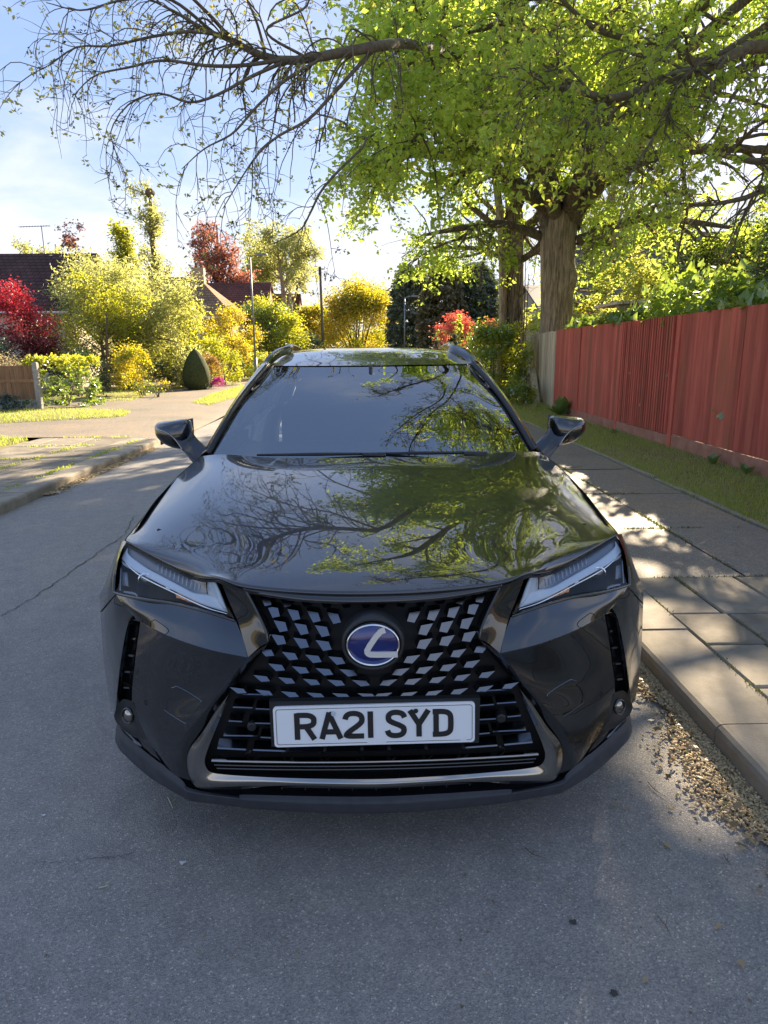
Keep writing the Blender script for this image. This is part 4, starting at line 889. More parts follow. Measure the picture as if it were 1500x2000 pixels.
for vc, sag, hh, ww, pitch, ph in rowsF:
    W = float(np.interp(vc-sag*1.2, edge_v, edge_w))-6
    k = 0; du = ph*pitch if ph > 0 else 0
    while True:
        du_k = du+k*pitch
        if du_k > W-ww*0.22: break
        g = 1+0.18*(1-min(1, du_k/120.0)) if False else 1.0
        v = vc-sag*(du_k/150.0)**2
        for sg in ((-1, 1) if du_k > 8 else (0,)):
            if ((du_k/80.0)**2+((v-1256)/62.0)**2) < 0.95: continue          # behind the badge
            x, z = gpos(727+sg*du_k, v)
            o = inst(fin_c if sg == 0 else (fin_l if sg < 0 else fin_r), 'grille_fin', car, (x, gy(x, z), z), (0, 0, math.atan(0.44*x)), (ww*.00122, hh*.00127*.86/.040, hh*.00127)); nf += 1
        k += 1
# bars beside and below the number plate
def bar(u0, v0, u1, v1, h=8.0, name='grille_bar'):
    (x0, z0), (x1, z1) = gpos(u0, v0), gpos(u1, v1); hz_ = h*.00141; V = []
    for x, z in ((x0, z0), (x1, z1)):
        y = gy(x, z); V += [(x, y+.030, z+hz_*.55), (x, y+.002, z-hz_*.35), (x, y-.001, z-hz_*.6), (x, y+.055, z-hz_*.9)]
    if x0 > x1: V = V[4:]+V[:4]
    MB().add(V, [(0, 1, 5, 4), (1, 2, 6, 5), (2, 3, 7, 6), (0, 4, 7, 3), (0, 3, 2, 1), (4, 5, 6, 7)]).build(name, M_fin, car)
for v0, ua, ub in ((1350, 470, 522), (1376, 450, 488), (1380, 494, 524), (1404, 440, 466), (1409, 478, 524), (1434, 428, 494), (1439, 500, 526)):
    bar(ua, v0, ub, v0+2, 5.5); bar(727*2-ua, v0, 727*2-ub, v0+2, 5.5)
for ua, ub in ((414, 470), (484, 548), (556, 622), (630, 696), (704, 750)):
    va = lambda u: 1472-12*((u-727)/300.0)**2
    bar(ua, va(ua), ub, va(ub), 8)
    if ub < 727: bar(1454-ub, va(ub), 1454-ua, va(ua), 8)
for u in (478, 552, 626, 700):
    for s in (1, -1):
        uu = u if s > 0 else 1454-u; p = gpos(uu, 1472); q = gpos(uu-s*14, 1488)
        MB().tube([(p[0], gy(*p)+.004, p[1]), (q[0], gy(*q)+.03, q[1])], [.004, .003], 5).build('grille_strut', M_satin, car)
# copper-toned trim bar under the mesh, then the dark slot
def crossbar(name, v, w, h, mat, dy, sag=9):
    P = []
    for d in np.linspace(-w, w, 33): x, z = gpos(727+d, v+sag*(1-(d/330.0)**2)); P.append((x, gy(x, z)+dy, z))
    V = []; n = len(P)
    for x, y, z in P: V += [(x, y+.02, z+h*.5), (x, y+.002, z+h*.45), (x, y-.004, z), (x, y+.002, z-h*.45), (x, y+.02, z-h*.5)]
    mesh(name, V, [(5*i+j, 5*i+j+1, 5*i+6+j, 5*i+5+j) for i in range(n-1) for j in range(4)], mat, car, smooth=True)
crossbar('trim_bar', 1489, 326, .0095, M_chrome, .0); crossbar('slot_bar', 1499, 322, .006, M_gloss, .004); crossbar('slot_bar', 1507, 318, .006, M_gloss, .006)
# smoked chrome L at each lower corner joined along the bottom
X0 = [(-0.3854, 1.6380, 0.5752), (-0.4002, 1.6450, 0.5382), (-0.4351, 1.6600, 0.4572), (-0.4699, 1.6640, 0.3760), (-0.4798, 1.6640, 0.3358), (-0.4669, 1.6620, 0.3092), (-0.4230, 1.6560, 0.3026), (-0.3058, 1.6400, 0.3030), (-0.1623, 1.6280, 0.3034), (-0.0104, 1.6220, 0.3027)]
X1 = [(-0.3827, 1.6320, 0.5769), (-0.4110, 1.6420, 0.5309), (-0.4584, 1.6540, 0.4456), (-0.4997, 1.6620, 0.3699), (-0.5094, 1.6620, 0.3166), (-0.4952, 1.6580, 0.2815), (-0.4448, 1.6500, 0.2779), (-0.3057, 1.6340, 0.2878), (-0.1621, 1.6200, 0.2914), (-0.0106, 1.6140, 0.2906)]
X2 = [(-0.3838, 1.6360, 0.5717), (-0.4246, 1.6500, 0.5189), (-0.4782, 1.6680, 0.4327), (-0.5252, 1.6820, 0.3654), (-0.5369, 1.6880, 0.3093), (-0.5239, 1.6800, 0.2615), (-0.4881, 1.6720, 0.2465), (-0.3703, 1.6520, 0.2583), (-0.3224, 1.6440, 0.2696), (-0.0107, 1.6220, 0.2735)]
for X in (X0, X1, X2): X[-1] = (0, X[-1][1], X[-1][2])
mesh('chrome_surround', *loft([[(-p[0], p[1], p[2]) for p in r[:-1]]+list(reversed(r)) for r in (X0, X1, X2)], 150, 10), M_chrome, car, smooth=True)
mesh('lip_slot', *loft([halfrow([(0, 1.63, .290), (-.2, 1.65, .292), (-.31, 1.665, .296)]), halfrow([(0, 1.65, .262), (-.2, 1.665, .264), (-.32, 1.68, .268)])], 20, 4), M_dark, car, smooth=True)
for k in range(-4, 5):
    x = k*.066; MB().box(x-.0015, x+.0015, 1.628+.2*x*x, 1.66, .262, .29).build('slot_rib', M_satin, car)
# parking sensors
for u, v in ((485, 1418), (975, 1410)):
    x, z = gpos(u, v); k = 18; V = [(x+r*math.cos(2*PI*j/k), gy(x, z)+d, z+r*math.sin(2*PI*j/k)) for r, d in ((.0125, .02), (.0125, -.004), (.0095, -.006)) for j in range(k)]
    mesh('parking_sensor', V, [(i*k+j, i*k+(j+1) % k, (i+1)*k+(j+1) % k, (i+1)*k+j) for i in range(2) for j in range(k)]+[tuple(2*k+j for j in range(k))], M_satin, car, smooth=True, sharp=30)
# ---- badge: dark bezel, chrome ring, blue dish, chrome letter
bc = Vector((-.003, 1.558, .735))
def ellring(name, prof, mat, par, k=56):
    V = []
    for j in range(k):
        a = 2*PI*j/k
        for rx, rz, dy in prof: V.append((bc.x+.88*rx*math.cos(a), bc.y+dy+.92*rz*math.sin(a)*.10, bc.z+.92*rz*math.sin(a)))
    n = len(prof)
    Fs = [(j*n+i, ((j+1) % k)*n+i, ((j+1) % k)*n+i+1, j*n+i+1) for j in range(k) for i in range(n-1)]
    if prof[-1][0] < .06 or name == 'badge_dish': Fs.append(tuple(j*n+n-1 for j in range(k)))
    return mesh(name, V, [tuple(reversed(f)) for f in Fs], mat, par, smooth=True)
badge = ellring('badge', [(.094, .080, .045), (.0905, .0765, .006), (.086, .072, -.002), (.081, .066, .002), (.078, .062, .008)], M_satin, car)
ellring('badge_ring', [(.078, .0605, .006), (.0765, .059, -.006), (.0735, .056, -.008), (.0715, .0535, -.003), (.071, .053, .004)], M_bright, badge)
ellring('badge_dish', [(.0715, .0535, .002), (.05, .037, -.0035), (.02, .015, -.005)], M_blue, badge)
def bstroke(pts, w, z, th):
    V, Fs = strip(pts, w, th, z); return V, Fs
b = MB()
cv = lambda x, y: ((x-740)*.000444, (366-y)*.000444)
P = [cv(818, 268), cv(780, 280), cv(700, 392), cv(703, 414), cv(728, 424), cv(898, 424)]
P = chaikin(P, 1)
V, Fs = strip(P, .0160, .005, -.004)
b.add([(bc.x+.88*x, bc.y+y+.92*z*.10, bc.z+.92*z) for x, y, z in V], Fs); b.build('badge_letter', plain('badge_chrome', (.80, .80, .78), rough=.28, metal=.55), badge)
# ---- number plate
holder = MB(); holder.box(-.272, .272, 1.556, 1.574, .452, .582); hb = holder.build('plate_holder', M_satin, car)
pl = bpy.data.objects.new('number_plate', None); link(pl, car, (-.002, 1.546, .5165)); pl.rotation_euler = (R(-4), R(-0.55), 0)
def rrect(w, h, r, k=5):
    out = []
    for cx, cz, a0 in ((w-r, h-r, 0), (-w+r, h-r, 90), (-w+r, -h+r, 180), (w-r, -h+r, 270)):
        for i in range(k): a = R(a0+90*i/(k-1)); out.append((cx+r*math.cos(a), cz+r*math.sin(a)))
    return out
def local_part(name, V, Fs, mat):
    o = mesh(name, V, Fs, mat, None); o.parent = pl; return o
pr = rrect(.260, .0555, .009); n = len(pr)
local_part('plate_panel', [(x, 0, z) for x, z in pr]+[(x, .006, z) for x, z in pr], [tuple(range(n))]+[(i, n+i, n+(i+1) % n, (i+1) % n) for i in range(n)], M_plate)
r1 = rrect(.2535, .0490, .007); r2 = rrect(.2522, .0477, .006)
keep = [i for i in range(n) if not (0 < (i+1) % n and False)]
local_part('plate_border', [(x, -.0009, z) for x, z in r1]+[(x, -.0009, z) for x, z in r2], [(i, n+i, n+(i+1) % n, (i+1) % n) for i in range(n)], M_ink)
MBt = MB()
for x0, x1 in ((-.02, .03), (.222, .238)): MBt.add([(x0, -.0013, -.0492), (x1, -.0013, -.0492), (x1, -.0013, -.0474), (x0, -.0013, -.0474)], [(0, 1, 2, 3)])
local_part('border_gap', MBt.v, MBt.f, M_plate)
CURVED = {('R', 1), ('2', 0), ('S', 0), ('D', 1)}
GL = {
 'R': [[(0, 0), (0, 1)], [(0, .92), (.62, .92), (.86, .83), (.90, .72), (.86, .57), (.62, .49), (0, .49)], [(.46, .5), (.90, 0)]],
 'A': [[(.0, 0), (.42, 1.0)], [(.38, 1.0), (1.0, 0)], [(.2, .27), (.80, .27)]],
 '2': [[(.02, .72), (.08, .86), (.28, .94), (.62, .94), (.86, .86), (.92, .72), (.86, .56), (.10, .20), (.06, .08), (1.0, .08)]],
 '1': [[(.3, 0), (.3, 1)]],
 'S': [[(.95, .74), (.86, .88), (.62, .94), (.32, .94), (.12, .86), (.08, .72), (.16, .60), (.86, .40), (.93, .27), (.86, .13), (.64, .06), (.30, .06), (.10, .13), (.04, .26)]],
 'Y': [[(.0, 1.0), (.48, .47), (.48, 0)], [(.48, .47), (.98, 1.0)]],
 'D': [[(.12, 0), (.12, 1)], [(-.06, .93), (.60, .93), (.84, .84), (.90, .70), (.90, .30), (.84, .16), (.60, .07), (-.06, .07)]],
}
for ch, cx in (('R', -.175), ('A', -.112), ('2', -.052), ('1', -.0005), ('S', .056), ('Y', .116), ('D', .178)):
    b = MB()
    for i, st in enumerate(GL[ch]):
        if (ch, i) in CURVED: st = chaikin(st, 2)
        V, Fs = strip([(cx+(x-.5)*.049, .001+(y-.5)*.073) for x, y in st], .0142, .0008, -.0008-.0002*i); b.add(V, Fs)
    local_part('plate_character', b.v, b.f, M_ink)
for cx, cz, mt in ((-.105, .034, M_white), (.107, .036, M_ink)):
    k = 14; V = [(cx+r*math.cos(2*PI*j/k), -.0026-d, cz+r*math.sin(2*PI*j/k)) for r, d in ((.0065, 0), (.005, .003)) for j in range(k)]
    local_part('screw_cap', V, [(j, (j+1) % k, k+(j+1) % k, k+j) for j in range(k)]+[tuple(k+j for j in range(k))], mt)
# ---- door mirrors
for sg in (-1, 1):
    K = 16; st = [(-.862, 3.235, 1.092, .070, .064), (-.90, 3.215, 1.082, .084, .072), (-.95, 3.205, 1.084, .088, .064), (-.99, 3.213, 1.092, .084, .052), (-1.022, 3.232, 1.100, .070, .038), (-1.038, 3.25, 1.104, .045, .022)]
    V = []
    for x, y, z, ry, rz in st:
        for j in range(K):
            a = 2*PI*j/K; c_, s_ = math.cos(a), math.sin(a)
            yy = ry*math.copysign(abs(c_)**.8, c_); zz = rz*math.copysign(abs(s_)**.75, s_)
            if yy > 0: yy *= .55
            if zz < 0: zz *= 1.08
            V.append((x*-sg*1.0 if sg > 0 else x, y+yy, z+zz))
    n = len(st); Fs = [(i*K+j, i*K+(j+1) % K, (i+1)*K+(j+1) % K, (i+1)*K+j) for i in range(n-1) for j in range(K)]+[tuple(range(K-1, -1, -1)), tuple((n-1)*K+j for j in range(K))]
    if sg > 0: Fs = [tuple(reversed(f)) for f in Fs]
    mo = mesh('door_mirror', V, Fs, M_paint, car, smooth=True, sharp=50)
    mo.modifiers.new('sub', 'SUBSURF').levels = 1; mo.modifiers['sub'].render_levels = 2
    A = [(-.885, 3.17, 1.075), (-.88, 3.155, 1.06), (-.855, 3.15, 1.03), (-.80, 3.12, .985)]; Bq = [(-.925, 3.135, 1.075), (-.920, 3.132, 1.055), (-.885, 3.13, 1.01), (-.835, 3.10, .955)]; Cq = [(-.90, 3.22, 1.03), (-.895, 3.21, 1.02), (-.87, 3.19, 1.0), (-.83, 3.17, .95)]
    m_ = (lambda V, Fs: (V, Fs)) if sg < 0 else mirror
    so = mesh('mirror_stalk', *m_(*loft([A, Bq, Cq, [(p[0]+.03, p[1]+.05, p[2]+.02) for p in A], A], 14, 24)), M_gloss, mo, smooth=True)
    tb = MB(); tb.tube(catmull([(x*-sg if sg > 0 else x, y, z) for x, y, z in ((-1.035, 3.225, 1.118), (-1.0, 3.145, 1.112), (-.95, 3.116, 1.098), (-.918, 3.128, 1.062), (-.885, 3.125, 1.012))], 20), [.0032]*19+[.002], 6); tb.build('indicator_crease', M_chrome, mo, smooth=True)  # chrome strip draws the light caught along the indicator crease
    mesh('mirror_glass', [(sg*.87, 3.284, 1.05), (sg*1.0, 3.284, 1.075), (sg*1.0, 3.284, 1.13), (sg*.87, 3.284, 1.15)], [(0, 1, 2, 3)], M_bright, mo)
# ---- cabin
mesh('dashboard', *loft([halfrow([(0, 2.94, .985), (-.4, 2.95, .985), (-.68, 3.0, .985)]), halfrow([(0, 3.25, 1.0), (-.3, 3.25, 1.01), (-.66, 3.25, 1.0)]), halfrow([(0, 3.48, .985), (-.25, 3.48, 1.0), (-.66, 3.48, .98)]), halfrow([(0, 3.55, .75), (-.3, 3.55, .75), (-.66, 3.55, .75)])], 30, 20), M_trim, car, smooth=True)
bw = MB(); bw.tube([(.37+.185*math.cos(2*PI*i/28), 3.63-.07*math.sin(2*PI*i/28), .985+.172*math.sin(2*PI*i/28)) for i in range(29)], .014, 8, cap=False); bw.tube([(.2, 3.62, .985), (.54, 3.62, .985)], .02, 6); bw.tube([(.37, 3.6, .985), (.37, 3.66, .82)], .025, 6); bw.build('steering_wheel', M_trim, car, smooth=True)
for x in (-.36, .36):
    s = MB(); s.box(x-.25, x+.25, 3.95, 4.45, .45, .62, .05); s.box(x-.23, x+.23, 4.40, 4.55, .60, 1.16, .06); so = s.build('front_seat', M_seat, car)
    h = MB(); h.box(x-.13, x+.13, 4.43, 4.54, 1.19, 1.37, .05); h.tube([(x-.05, 4.48, 1.12), (x-.05, 4.48, 1.22)], .008, 6); h.tube([(x+.05, 4.48, 1.12), (x+.05, 4.48, 1.22)], .008, 6); h.build('headrest', M_seat, so)
s = MB(); s.box(-.6, .6, 5.0, 5.2, .5, 1.15, .06); s.build('rear_seat', M_seat, car)
s = MB(); s.box(-.11, .11, 3.50, 3.53, 1.27, 1.33, .01); s.tube([(0, 3.5, 1.33), (0, 3.54, 1.385)], .01, 6); s.build('cabin_mirror', M_trim, car)
s = MB(); s.box(-.72, .72, 3.5, 5.6, .40, .44); s.build('cabin_floor', M_trim, car)
mesh('headlining', *loft([halfrow([(0, 3.66, 1.385), (-.5, 3.7, 1.375)]), halfrow([(0, 4.4, 1.455), (-.54, 4.4, 1.41)]), halfrow([(0, 5.4, 1.415), (-.5, 5.3, 1.37)])], 12, 12), M_trim, car, smooth=True)

# ------------------------------------------------------------------ vegetation tools
def bark(name, c1, c2, sc=6.0):
    m = noisy(name, c1, c2, sc, 0.95, 1.0, 0.06, stretch=(1.6, 1.6, 0.22), bscale=sc*1.8, detail=8)
    t = m.node_tree; b = t.nodes['Principled BSDF']; src = b.inputs['Base Color'].links[0].from_socket
    n = noise(t, sc*2.2, 7, .7, stretch=(1.8, 1.8, .16)); r = ramp(t, n.outputs['Fac'], [(.38, (.45, .43, .40)), (.56, (1.1, 1.08, 1.05))]); mx_ = mixc(t, 1.0, src, r.outputs[0], 'MULTIPLY')
    n2 = noise(t, 1.7, 5, .6); r2 = ramp(t, n2.outputs['Fac'], [(.5, (0, 0, 0)), (.72, (.5, .5, .5))]); m2 = mixc(t, r2.outputs[0], mx_.outputs[0], (.16, .17, .09)); t.links.new(m2.outputs[0], b.inputs['Base Color']); return m
M_bark = bark('bark_grey', (0.24, 0.185, 0.135), (0.50, 0.41, 0.31))
M_bark2 = bark('bark_brown', (0.12, 0.095, 0.07), (0.28, 0.22, 0.165), 9)
M_twigm = noisy('twig_bark', (0.09, 0.078, 0.058), (0.20, 0.17, 0.125), 20, 0.9, 0.0)
L_spring = leafmat('spring_leaves', [(0, (0.085, 0.165, 0.016)), (0.4, (0.15, 0.265, 0.024)), (0.8, (0.23, 0.34, 0.04)), (1, (0.37, 0.40, 0.075))], trans=(0.80, 0.98, 0.12), tmix=0.62, gloss=0.04)
L_bud = leafmat('budding_leaves', [(0, (0.13, 0.15, 0.03)), (0.5, (0.24, 0.23, 0.045)), (1, (0.36, 0.28, 0.09))], trans=(0.9, 0.85, 0.12), tmix=0.55)
L_seed = leafmat('old_seed_clusters', [(0, (0.03, 0.024, 0.018)), (1, (0.06, 0.045, 0.03))], tmix=0.1)
L_feather = leafmat('pale_feathery_leaves', [(0, (0.10, 0.13, 0.03)), (0.5, (0.17, 0.19, 0.06)), (1, (0.28, 0.28, 0.11))], trans=(0.85, 0.86, 0.24), tmix=0.58)
L_lime = leafmat('lime_leaves', [(0, (0.06, 0.10, 0.01)), (0.5, (0.12, 0.16, 0.012)), (1, (0.20, 0.21, 0.03))], trans=(0.88, 0.88, 0.04), tmix=0.58)
L_gold = leafmat('golden_leaves', [(0, (0.16, 0.13, 0.01)), (0.5, (0.24, 0.19, 0.012)), (1, (0.34, 0.22, 0.02))], trans=(0.95, 0.80, 0.03), tmix=0.58)
L_red = leafmat('red_maple_leaves', [(0, (0.10, 0.008, 0.012)), (0.5, (0.24, 0.014, 0.022)), (1, (0.42, 0.03, 0.04))], trans=(0.95, 0.06, 0.09), tmix=0.5)
L_maroon = leafmat('maroon_leaves', [(0, (0.045, 0.008, 0.012)), (0.6, (0.11, 0.014, 0.018)), (1, (0.2, 0.03, 0.03))], trans=(0.45, 0.05, 0.05), tmix=0.35)
L_copper = leafmat('copper_leaves', [(0, (0.16, 0.05, 0.04)), (0.5, (0.25, 0.085, 0.065)), (1, (0.34, 0.17, 0.09))], trans=(0.8, 0.34, 0.22), tmix=0.45)
L_laurel = leafmat('laurel_leaves', [(0, (0.04, 0.085, 0.015)), (0.5, (0.08, 0.145, 0.022)), (1, (0.18, 0.23, 0.04))], trans=(0.6, 0.8, 0.06), tmix=0.4, rough=0.3, gloss=0.14)
L_dark = leafmat('dark_evergreen', [(0, (0.014, 0.03, 0.014)), (0.6, (0.03, 0.055, 0.024)), (1, (0.06, 0.085, 0.03))], trans=(0.12, 0.2, 0.04), tmix=0.25)
L_bluegrn = leafmat('bluegreen_leaves', [(0, (0.02, 0.04, 0.03)), (0.6, (0.045, 0.07, 0.055)), (1, (0.08, 0.11, 0.08))], trans=(0.15, 0.25, 0.1), tmix=0.25)
L_conifer = leafmat('conifer_sprays', [(0, (0.06, 0.09, 0.055)), (0.6, (0.12, 0.155, 0.09)), (1, (0.2, 0.215, 0.11))], trans=(0.16, 0.2, 0.06), tmix=0.25)
L_brownfir = leafmat('bronze_conifer_sprays', [(0, (0.09, 0.08, 0.035)), (0.6, (0.16, 0.14, 0.06)), (1, (0.25, 0.21, 0.08))], trans=(0.25, 0.2, 0.06), tmix=0.3)
L_tan = leafmat('dry_flowerheads', [(0, (0.16, 0.13, 0.07)), (0.6, (0.27, 0.23, 0.12)), (1, (0.38, 0.34, 0.20))], trans=(0.6, 0.5, 0.25), tmix=0.4)
L_pink = leafmat('magenta_flowers', [(0, (0.30, 0.01, 0.16)), (1, (0.55, 0.03, 0.32))], trans=(0.8, 0.05, 0.5), tmix=0.35)
L_coral = leafmat('coral_leaves', [(0, (0.30, 0.05, 0.035)), (0.6, (0.5, 0.10, 0.07)), (1, (0.62, 0.22, 0.14))], trans=(0.95, 0.2, 0.13), tmix=0.45)
L_ivy = leafmat('ivy_leaves', [(0, (0.05, 0.11, 0.02)), (0.5, (0.11, 0.20, 0.03)), (0.85, (0.18, 0.28, 0.045)), (1, (0.28, 0.33, 0.10))], trans=(0.65, 0.85, 0.08), tmix=0.4, rough=0.35, gloss=0.10)
L_varieg = leafmat('variegated_leaves', [(0, (0.10, 0.15, 0.02)), (0.5, (0.20, 0.23, 0.04)), (1, (0.36, 0.36, 0.10))], trans=(0.85, 0.9, 0.16), tmix=0.58)
L_rust = leafmat('rusty_leaves', [(0, (0.14, 0.08, 0.03)), (0.6, (0.26, 0.15, 0.05)), (1, (0.34, 0.24, 0.07))], trans=(0.7, 0.4, 0.08), tmix=0.4)

def unit(A): return A/np.maximum(np.linalg.norm(A, axis=-1, keepdims=True), 1e-9)
def tubes(P, Rr, k=4):
    """batch of branches: P (n, s, 3), Rr (n, s) -> verts, quads"""
    n, s, _ = P.shape
    T = np.empty_like(P); T[:, 1:-1] = P[:, 2:]-P[:, :-2]; T[:, 0] = P[:, 1]-P[:, 0]; T[:, -1] = P[:, -1]-P[:, -2]; T = unit(T)
    ref = np.where(np.abs(T[:, :1, 2:3]) > 0.8, np.array([[[1.0, 0, 0]]]), np.array([[[0, 0, 1.0]]]))
    U = unit(np.cross(T, np.broadcast_to(ref, T.shape))); W = np.cross(T, U)
    a = 2*PI*np.arange(k)/k
    V = P[:, :, None]+(U[:, :, None]*np.cos(a)[None, None, :, None]+W[:, :, None]*np.sin(a)[None, None, :, None])*Rr[:, :, None, None]
    b = (np.arange(n)[:, None, None]*s+np.arange(s-1)[None, :, None])*k; j = np.arange(k)[None, None]; j2 = (j+1) % k
    Q = np.stack([b+j, b+j2, b+k+j2, b+k+j], -1).reshape(-1, 4)
    return V.reshape(-1, 3), Q
def joinVQ(lst):
    V = []; Q = []; o = 0
    for v, q in lst: V.append(v); Q.append(q+o); o += len(v)
    return np.concatenate(V), np.concatenate(Q)
def spawn(rg, P, Rr, n, t0, t1, L, ang, droop, wander, s, rr, up=0.0, rmin=0.002):
    """n child branches on the branches P; returns their points and radii"""
    m, S, _ = P.shape
    Ln = np.linalg.norm(np.diff(P, axis=1), axis=2).sum(1); pi = rg.choice(m, n, p=Ln/Ln.sum())
    t = rg.uniform(t0, t1, n)*(S-1); i = np.minimum(t.astype(int), S-2); u = (t-i)[:, None]
    st = P[pi, i]*(1-u)+P[pi, i+1]*u; tg = unit(P[pi, i+1]-P[pi, i]); r0 = (Rr[pi, i]*(1-u[:, 0])+Rr[pi, i+1]*u[:, 0])*rr
    r0 = np.maximum(r0, rmin)
    rd = unit(np.cross(tg, rg.normal(0, 1, (n, 3)))); a = np.radians(rg.normal(ang, ang*0.25, n))[:, None]
    d = unit(tg*np.cos(a)+rd*np.sin(a)+np.array([0, 0, up]))
    ln = L*rg.uniform(0.5, 1.25, n)*(1-0.35*t/(S-1)); out = [st]
    for k in range(s):
        d = unit(d+rg.normal(0, wander, (n, 3))+np.array([0, 0, -droop])*(k+1)/s); out.append(out[-1]+d*(ln/s)[:, None])
    taper = np.linspace(1, 0.35, s+1)[None]
    return np.stack(out, 1), r0[:, None]*taper
SUN_DIR = np.array([math.sin(R(SUN_AZ))*math.cos(R(SUN_EL)), math.cos(R(SUN_AZ))*math.cos(R(SUN_EL)), math.sin(R(SUN_EL))])
# spots to be sunlit: leaves on their sun line are left out: (x, y on the ground, size of the opening)
GAPS = np.array([(1.42, 2.9, .28), (1.40, 2.25, .26), (1.75, 3.9, .28), (1.72, 4.6, .30), (2.05, 5.0, .26), (1.9, 5.7, .24), (1.75, 6.5, .36), (2.15, 7.3, .30), (1.8, 8.2, .36), (2.1, 9.3, .4), (1.75, 10.6, .5), (2.1, 12.4, .6), (1.10, 2.15, .17), (1.16, 2.6, .17), (1.2, 3.4, .24),
    (-2.6, 8.2, .2), (-3.0, 9.4, .25), (-2.2, 10.2, .25), (-3.2, 11.4, .3), (-1.9, 12.4, .3), (-2.9, 13.4, .4), (-4.6, 12.6, .9), (-5.2, 14.2, 1.2), (-6.6, 13.2, 1.2), (-4.3, 16, 1.2), (-6.4, 16.5, 1.6), (-5.2, 19, 1.5), (-7.4, 19.5, 1.6), (-5.0, 22, 1.4), (-8.6, 22.5, 1.8), (-7.6, 14.8, 1.4), (-8.4, 18.6, 1.2),
    (-5.8, 10.4, .6), (-7.2, 10.2, .9), (-4.4, 9.2, .2), (-5.0, 10.3, .3)])
GAPS_ALL = [(x, y, r, 1.5) for x, y, r in GAPS]+[(3.45, 11.4, .8, 8.2), (2.2, 5.4, .8, 6.6), (1.6, 4.0, .7, 6.6), (2.9, 7.4, .7, 6.6), (2.6, 11.2, .7, 7.5), (.9, 12.5, .8, 6), (-1.2, 15.5, 1.2, 8)]
def sun_gaps(P):
    keep = np.ones(len(P), bool)
    for x, y, r, am in GAPS_ALL:
        d = P-np.array([x, y, .1]); a = d.dot(SUN_DIR); q = d-a[:, None]*SUN_DIR
        keep &= ~((a > am) & ((q**2).sum(1) < r*r))
    return keep
def leaves(rg, C0, size, flat=0.5, droop=0.3, asp=0.55, fold=0.25):
    """folded leaf blades (one island each) at points C0"""
    C0 = C0[sun_gaps(C0)]; n = len(C0); sz = (size*rg.uniform(0.6, 1.3, n))[:, None]
    D = rg.normal(0, 1, (n, 3)); D[:, 2] = D[:, 2]*0.6-droop; D = unit(D)
    N = rg.normal(0, 1, (n, 3)); N[:, 2] = np.abs(N[:, 2])+flat; S = unit(np.cross(D, N)); N = np.cross(S, D)
    b = C0; tp = C0+D*sz; md = C0+D*sz*0.42
    l = md+S*sz*asp*0.5+N*sz*fold*0.4; r = md-S*sz*asp*0.5+N*sz*fold*0.4
    V = np.stack([b, r, tp, l], 1).reshape(-1, 3); i = np.arange(n)[:, None]*4
    return V, np.concatenate([np.stack([i+0, i+1, i+2], -1).reshape(-1, 3), np.stack([i+0, i+2, i+3], -1).reshape(-1, 3)])
def along(rg, P, n, t0=0.2, t1=1.0, jit=0.02):
    m, S, _ = P.shape
    pi = rg.integers(0, m, n); t = rg.uniform(t0, t1, n)*(S-1); i = np.minimum(t.astype(int), S-2); u = (t-i)[:, None]
    return P[pi, i]*(1-u)+P[pi, i+1]*u+rg.normal(0, jit, (n, 3))
def poly_limb(pts, radii, n=14):
    P = catmull(pts, n); r = np.interp(np.linspace(0, 1, n), np.linspace(0, 1, len(radii)), radii); return P[None], r[None]
def cat(*pr):
    """stack branch batches with different point counts by resampling"""
    S = max(p.shape[1] for p, _ in pr); Ps = []; Rs = []
    for P, Rr in pr:
        if P.shape[1] != S:
            t = np.linspace(0, P.shape[1]-1, S); i = np.minimum(t.astype(int), P.shape[1]-2); u = t-i
            P = P[:, i]*(1-u)[None, :, None]+P[:, i+1]*u[None, :, None]; Rr = Rr[:, i]*(1-u)[None]+Rr[:, i+1]*u[None]
        Ps.append(P); Rs.append(Rr)
    return np.concatenate(Ps), np.concatenate(Rs)
def crown_part(name, V, F, mat, parent): return mesh(name, V, F, mat, parent, kind='stuff')

